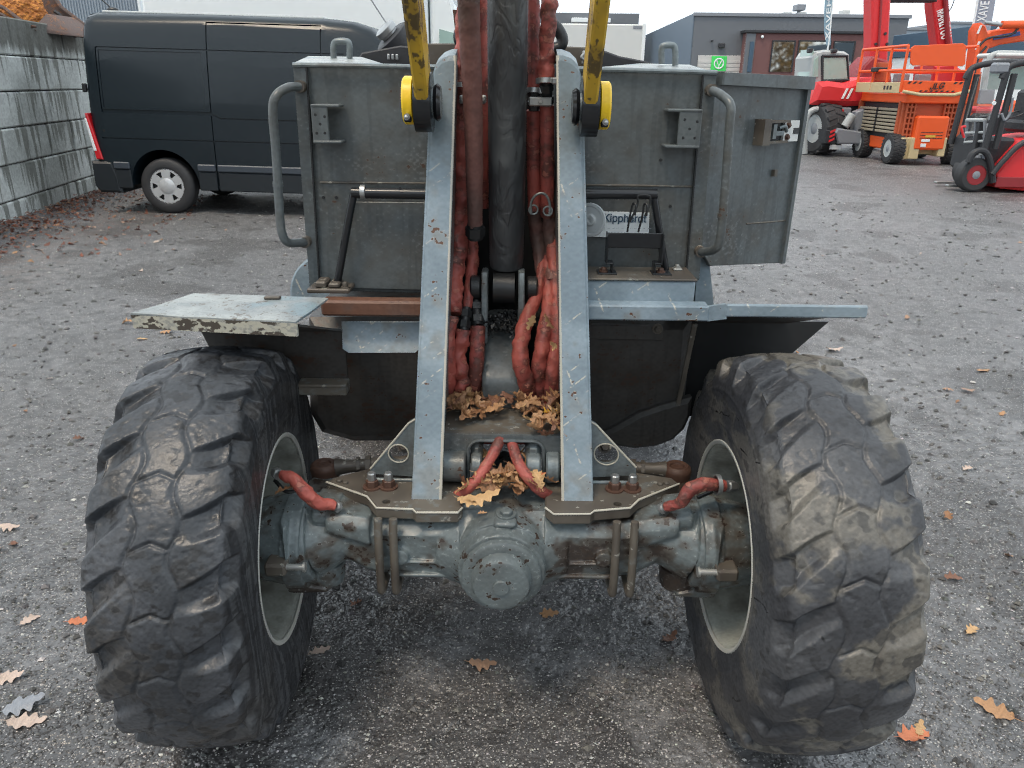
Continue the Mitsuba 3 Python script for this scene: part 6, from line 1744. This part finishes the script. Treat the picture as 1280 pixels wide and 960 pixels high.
for pts in (((0.291, 1.980, 1.247), (0.294, 1.970, 1.293), (0.298, 1.965, 1.318), (0.301, 1.960, 1.322), (0.305, 1.955, 1.315), (0.304, 1.955, 1.293)), ((0.319, 1.980, 1.247), (0.325, 1.970, 1.289), (0.326, 1.965, 1.316), (0.329, 1.960, 1.321), (0.333, 1.955, 1.316), (0.333, 1.955, 1.292)),
            ((0.295, 1.978, 1.272), (0.313, 1.985, 1.315), (0.312, 1.985, 1.335), (0.318, 1.985, 1.339), (0.338, 1.985, 1.339), (0.344, 1.985, 1.333), (0.344, 1.985, 1.315), (0.333, 1.980, 1.288))):
    add('wire_hook', tube(pts, 0.0026, 8, 8), 'mat_black', th_)

# ---- fenders, bars, belly
FR = part('fender', LD, 'right fender bar')
cb0, cb1 = np.array((0.185, 1.880, 1.080)), np.array((0.498, 1.880, 1.040))
add('cross_bar', cbox((cb0[0], 1.88, cb1[2]), (cb1[0], 1.93, cb0[2]), 0.004), 'mat_beam', FR)
fb = [(0.492, 1.885, 1.077), (0.536, 1.875, 1.088), (0.888, 1.875, 1.093), (0.894, 1.875, 1.055), (0.541, 1.875, 1.049), (0.496, 1.885, 1.039)]
f0, f1 = np.array(fb[1]), np.array(fb[3])
add('front_bar', cat(cbox((f0[0], 1.872, f1[2]), (f1[0], 1.884, f0[2]), 0.004), hull(np.vstack([np.array([fb[0], fb[1], fb[4], fb[5]]), np.array([fb[0], fb[1], fb[4], fb[5]]) + (0, 0.012, 0)]))), 'mat_beam', FR)
z0 = f1[2] + 0.008
add('splash_plate', hull([(cb1[0] - 0.05, 1.884, z0), (f1[0] - 0.03, 1.884, z0), (f1[0] - 0.10, 2.30, z0 - 0.16), (cb1[0] - 0.05, 2.30, z0 - 0.16), (cb1[0] - 0.05, 1.884, z0 + 0.006), (f1[0] - 0.03, 1.884, z0 + 0.006), (f1[0] - 0.10, 2.30, z0 - 0.154), (cb1[0] - 0.05, 2.30, z0 - 0.154)]), 'mat_belly', FR, 'dark splash plate under the bar')
FL = part('fender', LD, 'left fender plate with flaking white paint')
ft = [(-0.898, 1.737, 1.085), (-0.496, 1.689, 1.085), (-0.471, 1.902, 1.085), (-0.826, 1.933, 1.085)]
fm = man2tri(tri2man(prism(ft, (0, 0, -0.006), 0.001)).refine_to_length(0.02))
fm.merge_vertices()
v = fm.vertices
v[:, 2] += (meshkit.fbm(np.c_[v[:, 0] * 7, v[:, 1] * 7, v[:, 0] * 0], 2, 9) - 0.5) * 0.008
add('top_plate', fm, 'mat_deck', FL)
ft = np.array(ft)
ed = [ft[0] - (0, 0, 0.004), ft[1] - (0, 0, 0.004), ft[1] - (0.0, 0, 0.036), ft[0] - (-0.002, 0, 0.036)]
ev = np.cross(ft[1] - ft[0], (0, 0, 1.0))
add('front_lip', hull(np.vstack([np.array(ed), np.array(ed) - unit(ev) * 0.008])), 'mat_flake', FL, 'flaking cream front lip')
q = np.array((-0.606, 1.880, 1.085))
add('bracket', cbox(q + (-0.02, -0.008, 0.0), q + (0.02, 0.008, 0.008), 0.002), 'mat_grime', FL)
dl = [(-0.860, 2.020, 0.958), (-0.464, 2.020, 0.963), (-0.463, 2.020, 0.773), (-0.608, 2.020, 0.771), (-0.831, 2.020, 0.879)]
add('inner_arch', prism(dl, (0, 0.01, 0)), 'mat_belly', FL, 'dark inner arch')
ul = [ft[0] + (0.1, 0.02, -0.012), ft[1] + (0, 0.02, -0.012), np.array((-0.464, 2.020, 0.963)), np.array((-0.860, 2.020, 0.958))]
add('under_plate', hull(np.vstack([np.array(ul), np.array(ul) - (0, 0, 0.006)])), 'mat_belly', FL)
a, b_ = np.array((-0.594, 2.000, 0.818)), np.array((-0.458, 2.000, 0.786))
add('arch_flange', cat(cbox((a[0], 1.97, b_[2]), (b_[0], 2.02, a[2]), 0.003), cbox((a[0], 1.965, a[2] - 0.006), (b_[0], 2.02, a[2] + 0.002), 0.002)), 'mat_grime', FL)
a, b_ = np.array((-0.505, 1.950, 1.063)), np.array((-0.234, 1.950, 1.021))
add('rusty_bar', cbox((a[0], 1.95, b_[2]), (b_[0], 2.0, a[2]), 0.006), 'mat_rust', LD, 'rust brown cross bar')
fp = [(-0.469, 2.020, 0.983), (-0.250, 2.020, 0.986), (-0.253, 1.980, 0.924), (-0.264, 1.975, 0.914), (-0.445, 1.975, 0.911), (-0.462, 1.980, 0.921)]
add('blue_flap', hull(np.vstack([np.array(fp), np.array(fp) + (0, 0.006, 0.002)])), 'mat_beam', LD, 'small blue grey flap under the rusty bar')
tb_ = [(-0.466, 2.000, 0.996), (-0.470, 2.000, 0.905), (-0.446, 2.000, 0.834)]
ty = 2.13
lt_ = [(-0.595, 2.130, 0.956), (-0.094, 2.130, 0.962), (-0.096, 2.130, 0.563), (-0.490, 2.130, 0.558), (-0.586, 2.130, 0.587), (-0.617, 2.130, 0.653)]
add('belly_tank', prism(lt_, (0, 0.9, 0), 0.03), 'mat_belly', LD, 'left belly tank', smooth=30)
rt_ = [(0.044, 2.130, 0.964), (0.523, 2.130, 0.970), (0.525, 2.130, 0.798), (0.523, 2.130, 0.668), (0.504, 2.130, 0.615), (0.463, 2.130, 0.579), (0.396, 2.130, 0.562), (0.297, 2.130, 0.563), (0.051, 2.130, 0.576)]
add('belly_tank', prism(rt_, (0, 0.9, 0), 0.03), 'mat_belly', LD, 'right belly tank', smooth=30)
add('belly_plate', prism([(0.214, 2.100, 0.961), (0.429, 2.100, 0.959), (0.432, 2.100, 0.916), (0.216, 2.100, 0.918)], (0, 0.02, 0), 0.002), 'mat_belly', LD)
q = np.array((0.412, 2.095, 0.953))
add('belly_bolt', bolt(q, (0, -1, 0), 0.010, 0.010), 'mat_grime', LD)
add('belly_strip', slab_hull([(0.507, 2.080, 0.973), (0.521, 2.080, 0.973), (0.499, 2.100, 0.712), (0.487, 2.100, 0.712)], (0, 0.01, 0), 0.001), 'mat_grime', LD)
rd = [(0.426, 2.200, 0.943), (0.940, 2.200, 0.949), (0.845, 2.200, 0.848), (0.786, 2.200, 0.748), (0.650, 2.200, 0.639), (0.451, 2.200, 0.636)]
add('arch_liner', prism(rd, (0, 0.012, 0)), 'mat_black', LD, 'black right wheel arch liner')
bl = [(0.382, 2.100, 0.685), (0.451, 2.100, 0.712), (0.534, 2.100, 0.738), (0.535, 2.100, 0.682), (0.520, 2.100, 0.634), (0.490, 2.100, 0.599), (0.443, 2.100, 0.577), (0.378, 2.100, 0.568), (0.305, 2.100, 0.578), (0.248, 2.100, 0.604), (0.313, 2.100, 0.639)]
add('belly_guard', prism(bl, (0, 0.05, 0), 0.012), 'mat_belly', LD)
add('rear_body', cbox((LX - 0.55, 2.95, 0.52), (LX + 0.55, 4.5, 1.1), 0.03), 'mat_belly', LD)
add('rear_axle', cyl((-0.6, 3.75, RZ), (0.56, 3.75, RZ), 0.09), 'mat_cast', LD)
add('rear_hood', cbox((xl_ + 0.02, 2.9, 1.1), (xr_ - 0.02, 4.5, 1.6), 0.03), 'mat_body', LD)
# light blue pieces seen past the box
t = np.linspace(0.1, 1.45, 10)
c = np.array((-0.667, 2.600, 0.896))
arc = [c + (-0.10 * math.cos(a) * 1.1, 0, 0.14 * math.sin(a)) for a in t]
add('rear_fender', prism([*arc, c + (0.1, 0, 0.14), c + (0.1, 0, -0.02), c + (-0.11, 0, -0.02)], (0, 1.6, 0), 0.006), 'mat_beam', LD, 'light blue rear fender', smooth=30)
add('rear_post', slab_hull([(0.520, 2.160, 1.154), (0.552, 2.160, 1.154), (0.584, 2.160, 1.000), (0.526, 2.160, 1.000)], (0, 0.4, 0), 0.003), 'mat_beam', LD, 'light blue side post')
# air pre-cleaner and aerial
ac = part('air_precleaner', LD, 'dark grey air precleaner bowl')
a, b_ = np.array((-0.315, 2.620, 1.651)), np.array((-0.402, 2.580, 1.749))
d = unit(b_ - a)
L_ = np.linalg.norm(b_ - a)
add('bowl', lathe([(0.0, 0.03), (0.02, 0.036), (L_ * 0.42, 0.046), (L_ * 0.45, 0.060), (L_ * 0.80, 0.058), (L_ * 0.83, 0.05), (L_ * 0.83, 0)], a, d, 40), 'mat_dark', ac, smooth=30)
add('cap', lathe([(L_ * 0.84, 0.028), (L_ * 0.88, 0.028), (L_ * 0.90, 0.034), (L_ * 1.02, 0.034), (L_ * 1.05, 0.026), (L_ * 1.05, 0)], a, d, 30), 'mat_steel', ac, smooth=30)
add('stem', tube([a + d * 0.02, a - d * 0.03, a - d * 0.06 + (0.01, 0, -0.12)], 0.034, 20), 'mat_black', ac)
add('pipe_bend', tube([(-0.320, 2.500, 1.622), (-0.319, 2.500, 1.662), (-0.306, 2.500, 1.684), (-0.275, 2.500, 1.698)], 0.018, 14), 'mat_beam', ac)
q = np.array((-0.357, 2.400, 1.661))
add('wing_nut', cat(*[cbox(q + (dx, 0, -0.004), q + (dx + 0.008, 0.006, 0.012), 0.002) for dx in (-0.014, -0.002, 0.010)]), 'mat_steel', ac)
add('aerial', tube([(-0.397, 2.600, 1.763), (-0.420, 2.600, 1.796), (-0.449, 2.600, 1.840), (-0.495, 2.600, 1.915)], 0.0022, 6), 'mat_grey', LD)
for pts in ([(-0.143, 2.300, 1.683), (-0.156, 2.300, 1.711), (-0.149, 2.300, 1.731), (-0.116, 2.300, 1.739)], [(0.094, 2.300, 1.686), (0.120, 2.300, 1.694), (0.126, 2.300, 1.714), (0.112, 2.300, 1.738), (0.097, 2.300, 1.750)]):
    add('black_hose', tube(pts, 0.016, 12), 'mat_black', LD)
q = np.array((-0.148, 2.200, 1.755))
add('boom_bracket', hull(np.vstack([np.array([(-0.159, 2.200, 1.721), (-0.165, 2.200, 1.774), (-0.136, 2.200, 1.771), (-0.116, 2.200, 1.714)]), np.array([(-0.163, 2.250, 1.724), (-0.168, 2.250, 1.778), (-0.139, 2.250, 1.774), (-0.118, 2.250, 1.717)])])), 'mat_bolt_rust', LD)

# ---------------------------------------------------------------- fallen oak leaves
def leaf_mesh(seed, L=0.09, curl=0.35):
    r = np.random.default_rng(seed)
    n = 31
    t = np.linspace(0, 1, n)
    lobes = 0.74 + 0.26 * np.cos(2 * PI * (t * 3.6 - 0.35 + 0.2 * r.random()))
    w = np.sin(PI * np.clip(t, 0, 1) ** 0.75) ** 0.8 * lobes * 0.30 + 0.012
    w2 = np.sin(PI * np.clip(t, 0, 1) ** 0.75) ** 0.8 * (0.74 + 0.26 * np.cos(2 * PI * (t * 3.6 - 0.35 + 0.2 * r.random()))) * 0.30 + 0.012
    w[0] = w2[0] = 0.01
    lean = 0.07 * np.clip(lobes - 0.6, 0, 1)
    rows = []
    for s, ww in ((-1, w), (-0.5, w), (0, w), (0.5, w2), (1, w2)):
        rows.append(np.stack([t + np.abs(s) * lean, s * ww, 0 * t], 1))
    g = np.array(rows).transpose(1, 0, 2)
    c1, c2, ph = r.normal(0, curl), r.normal(0.25, curl), r.random() * 6
    x, y = g[..., 0] - 0.5, g[..., 1]
    g[..., 2] = c1 * x * x * 0.8 + c2 * y * y * 2.5 + 0.05 * np.sin(9 * x + ph) * np.abs(y) * 6 * curl + 0.02 * r.normal(size=g.shape[:2]) * curl
    g[..., 2] -= g[..., 2].min()
    v = (g - (0.5, 0, 0)).reshape(-1, 3) * L
    f = []
    for i in range(n - 1):
        for j in range(4):
            a = i * 5 + j
            f += [[a, a + 1, a + 6], [a, a + 6, a + 5]]
    st = np.array([[-0.5, -0.012, 0.0], [-0.5, 0.012, 0.0], [-0.68, 0.012, 0.03], [-0.68, -0.004, 0.03]]) * L
    o = len(v)
    st[:, 2] += v[2, 2]
    v = np.vstack([v, st])
    f += [[o, o + 1, o + 2], [o, o + 2, o + 3]]
    return v, np.array(f)


def lay(at, seed, L=0.09, yaw=None, tilt=0.15, curl=0.35):
    r = np.random.default_rng(seed + 999)
    v, f = leaf_mesh(seed, L, curl)
    R = rotz(r.random() * 2 * PI if yaw is None else yaw) @ rotx(r.normal(0, tilt)) @ roty(r.normal(0, tilt))
    v = v @ R.T
    return trimesh.Trimesh(v + np.asarray(at), f, process=False)


def on_ground(p, up=0.004):
    x, y = p[0], p[1]
    return np.array([x, y, float(ground_height(np.array(x), np.array(y))) + up])


NAMED = [
    ((1.347, 1.664, 0.000), 0.105, 0, 'tan oak leaf with lobes, lower right corner of the yard', 2.4), ((1.076, 1.562, 0.000), 0.10, 'mat_leaf_orange', 'bright orange oak leaf beside the right tyre', 0.3),
    ((1.106, 1.589, 0.000), 0.055, 3, 'small tan leaf lying on the bright orange leaf', 1.0), ((-0.078, 1.819, 0.000), 0.085, 5, 'curled tan oak leaf on the dark ground below the axle middle', 0.1),
    ((0.129, 2.064, 0.000), 0.07, 0, 'small tan oak leaf just below the axle, right of the middle', 0.2), ((0.505, 1.954, 0.000), 0.07, 2, 'red brown leaf beside the inside of the right tyre', 0.8),
    ((-0.572, 1.866, 0.000), 0.07, 'mat_leaf_pink', 'pale leaf beside the inside of the left tyre', 0.5), ((-0.503, 2.098, -0.000), 0.06, 2, 'brown leaf standing upright under the left axle half', 1.3),
    ((-1.420, 1.728, 0.000), 0.085, 'mat_leaf_pink', 'whitish leaf by the left edge, above the pair of leaves', 0.2), ((-1.313, 1.624, 0.000), 0.11, 'mat_grey', 'large grey leaf of the pair in the lower left corner', 0.4),
    ((-1.279, 1.571, 0.000), 0.10, 'mat_leaf_pink', 'pinkish leaf of the pair in the lower left corner', 0.2), ((-1.351, 1.977, 0.000), 0.07, 'mat_leaf_orange', 'orange leaf touching the outside of the left tyre', 0.3),
    ((-1.512, 1.982, -0.000), 0.06, 'mat_leaf_pink', 'small pale leaf left of the left tyre', 0.9), ((-1.906, 2.516, 0.000), 0.08, 'mat_leaf_pink', 'pale leaf at the left edge beside the left tyre', 0.0),
    ((1.559, 2.272, 0.000), 0.07, 2, 'dark red leaf right of the right tyre, halfway up the tyre', 0.0), ((1.468, 1.991, 0.000), 0.06, 3, 'small yellowish leaf right of the right tyre', 0.6),
    ((2.104, 4.769, 0.000), 0.12, 'mat_leaf_pink', 'pale pink leaf just above the right tyre', 0.2), ((-2.714, 5.198, 0.000), 0.09, 0, 'tan leaf next to the left end of the left fender plate', 0.2),
    ((-2.336, 4.971, 0.000), 0.10, 0, 'pale tan leaf on the yard under the left fender plate', 0.2), ((-2.437, 4.810, -0.000), 0.07, 3, 'yellow leaf on the yard under the left fender plate', 0.5),
    ((2.900, 4.449, 0.000), 0.09, 0, 'tan leaf on the yard far right, above the right tyre level', 0.2), ((2.615, 4.107, 0.000), 0.09, 5, 'tan leaf at the far right, second down from the bar', 0.1),
]
for i, (p, L, m, lab, yaw) in enumerate(NAMED):
    m = LEAF[m] if isinstance(m, int) else m
    tl = 0.7 if 'upright' in lab else 0.12
    one('fallen_leaf', lay(on_ground(p), 100 + i, L, yaw, tl, 0.45), m, lab, 'leaf', 'single oak leaves on the yard', smooth=True)
r = np.random.default_rng(77)
TONES = [(LEAF[0], 'tan'), (LEAF[1], 'brown'), (LEAF[5], 'dull beige'), ('mat_leaf_pink', 'pale'), (LEAF[2], 'dark brown')]
cnt = 0
while cnt < 75:
    y = 2.2 * (11 / 2.2) ** r.random()
    x = r.uniform(-1, 1) * (0.5 + 0.72 * y)
    if abs(x) < 1.05 and 1.1 < y < 4.6:
        continue
    if x < -4.2 and y > 8.5 or (x > 0 and r.random() < 0.35):
        continue
    m, tone = TONES[r.integers(5)]
    where = ('left' if x < 0 else 'right') + ' of the loader, ' + ('towards the van' if x < 0 and y > 5 else 'towards the parked machines' if y > 5 else 'level with the engine box')
    one('fallen_leaf', lay(on_ground((x, y)), 300 + cnt, r.uniform(0.035, 0.07), None, 0.2, 0.6), m, f'small {tone} leaf on the yard {where}', 'leaf', f'{tone} leaves {where}', smooth=True)
    cnt += 1

# drift of leaves along the foot of the wall
vs, fs, cs, o = [], [], [], 0
r = np.random.default_rng(5)
for i in range(1700):
    s = r.uniform(-2.0, 6.4)
    d = abs(r.normal(0, 0.38)) + 0.03
    if r.random() < 0.30:
        d = r.uniform(0.1, 2.0)
    p = WALL_A + WALL_D * s - wall_side * d
    if s > 3.2 and d > 0.9 + r.random():
        continue
    v, f = leaf_mesh(i % 60, r.uniform(0.035, 0.075), 0.6)
    v, f = v[:-4], f[:-2]
    R = rotz(r.random() * 6.3) @ rotx(r.normal(0, 0.35)) @ roty(r.normal(0, 0.35))
    v = v @ R.T + on_ground(p, 0.004 + 0.035 * r.random() * math.exp(-d * 2))
    keep = np.arange(0, len(f))
    c = np.array([(0.20, 0.070, 0.040), (0.13, 0.050, 0.032), (0.26, 0.13, 0.07), (0.08, 0.038, 0.028), (0.30, 0.20, 0.15)][r.choice(5, p=[0.35, 0.25, 0.12, 0.2, 0.08])]) * r.uniform(0.7, 1.2)
    vs.append(v), fs.append(f + o), cs.append(np.tile(c, (len(v), 1)))
    o += len(v)
one('leaf_drift', trimesh.Trimesh(np.vstack(vs), np.vstack(fs), process=False), 'mat_leaf_mix', 'drift of red brown leaves along the foot of the block wall', 'leaves', smooth=True, kind='stuff', color=np.vstack(cs))

# leaves caught on the loader
HEAPS = [
    ('left saddle heap', [(-0.164, 1.973, 0.765), (-0.139, 2.002, 0.765), (-0.110, 1.968, 0.765), (-0.085, 2.004, 0.765), (-0.148, 1.934, 0.765), (-0.108, 1.913, 0.765), (-0.061, 1.942, 0.765), (-0.044, 1.976, 0.765), (-0.096, 2.039, 0.770), (-0.127, 1.880, 0.765), (-0.076, 1.892, 0.765), (-0.031, 2.006, 0.765)], 44, 'in the heap at the left end of the saddle', 0.756),
    ('right saddle heap', [(-0.004, 2.067, 0.765), (0.023, 1.996, 0.765), (0.054, 1.940, 0.765), (0.092, 1.914, 0.765), (0.069, 1.845, 0.765), (0.112, 1.877, 0.765), (0.084, 1.815, 0.765), (0.040, 1.917, 0.765), (0.120, 1.953, 0.765), (0.012, 1.950, 0.765), (0.105, 1.802, 0.762)], 44, 'in the heap at the right end of the saddle', 0.756),
    ('axle heap', [(-0.066, 1.730, 0.645), (-0.030, 1.748, 0.650), (0.011, 1.740, 0.650), (-0.045, 1.715, 0.640), (-0.090, 1.715, 0.635), (0.036, 1.734, 0.640), (-0.005, 1.755, 0.660), (-0.086, 1.816, 0.660), (0.028, 1.832, 0.665), (-0.013, 1.715, 0.645), (0.060, 1.718, 0.635), (0.003, 1.692, 0.640), (-0.105, 1.691, 0.630), (0.081, 1.741, 0.655)], 40, 'in the heap below the slanting hoses', 0.62),
]
r = np.random.default_rng(78)
for nm_, spots, n, lab, z0 in HEAPS:
    for i in range(n):
        p = np.array(spots[i % len(spots)]) + r.normal(0, 1, 3) * (0.015, 0.012, 0.0) + (0, 0, 0.006 * (i // len(spots)) + r.uniform(0, 0.008))
        m, tone = [TONES[0], TONES[1], (LEAF[3], 'light tan'), TONES[4]][r.choice(4, p=[0.35, 0.2, 0.35, 0.1] if 'axle' in nm_ else [0.35, 0.35, 0.15, 0.15])]
        one('oak_leaf', lay(p, 700 + i + 40 * len(nm_), r.uniform(0.046, 0.068), None, 0.5, 0.9), m, f'{tone} oak leaf {lab}', 'leaf', f'{tone} oak leaves of the {nm_}', smooth=True)
for p, L, m, lab, yaw, up in (((-0.064, 1.669, 0.632), 0.085, LEAF[3], 'large pale tan oak leaf in front of the heap on the axle', 0.25, 0.006), ((-0.068, 1.629, 0.610), 0.024, LEAF[0], 'leaf scrap on the axle below the large tan leaf', 0.3, 0.012), ((0.111, 1.965, 0.947), 0.05, LEAF[3], 'yellowish leaf stuck on the right hand hoses', 1.2, 0.0),
                              ((0.100, 2.000, 1.003), 0.05, LEAF[0], 'tan leaf stuck between the right hand hoses', 0.4, 0.0), ((0.050, 1.990, 0.999), 0.045, LEAF[3], 'pale leaf curled on the bulging right hose', 1.9, 0.0), ((0.103, 1.865, 0.775), 0.055, 'mat_leaf_yellow', 'bright yellow leaf on the right saddle heap', 0.9, 0.012),
                              ((0.077, 1.762, 0.660), 0.03, 'mat_leaf_orange', 'orange leaf scrap beside the right pivot boss', 0.2, 0.0), ((-0.554, 1.650, 0.665), 0.05, LEAF[1], 'brown leaf caught under the left brake hose', 0.2, 0.0)):
    tl = 1.1 if 'hose' in lab and 'brake' not in lab else 0.2
    one('oak_leaf', lay(np.array(p) + (0, -0.004 if tl > 1 else 0, up), int(L * 1e4) + len(lab), L, yaw, tl, 0.5), m, lab, 'leaf', smooth=True)
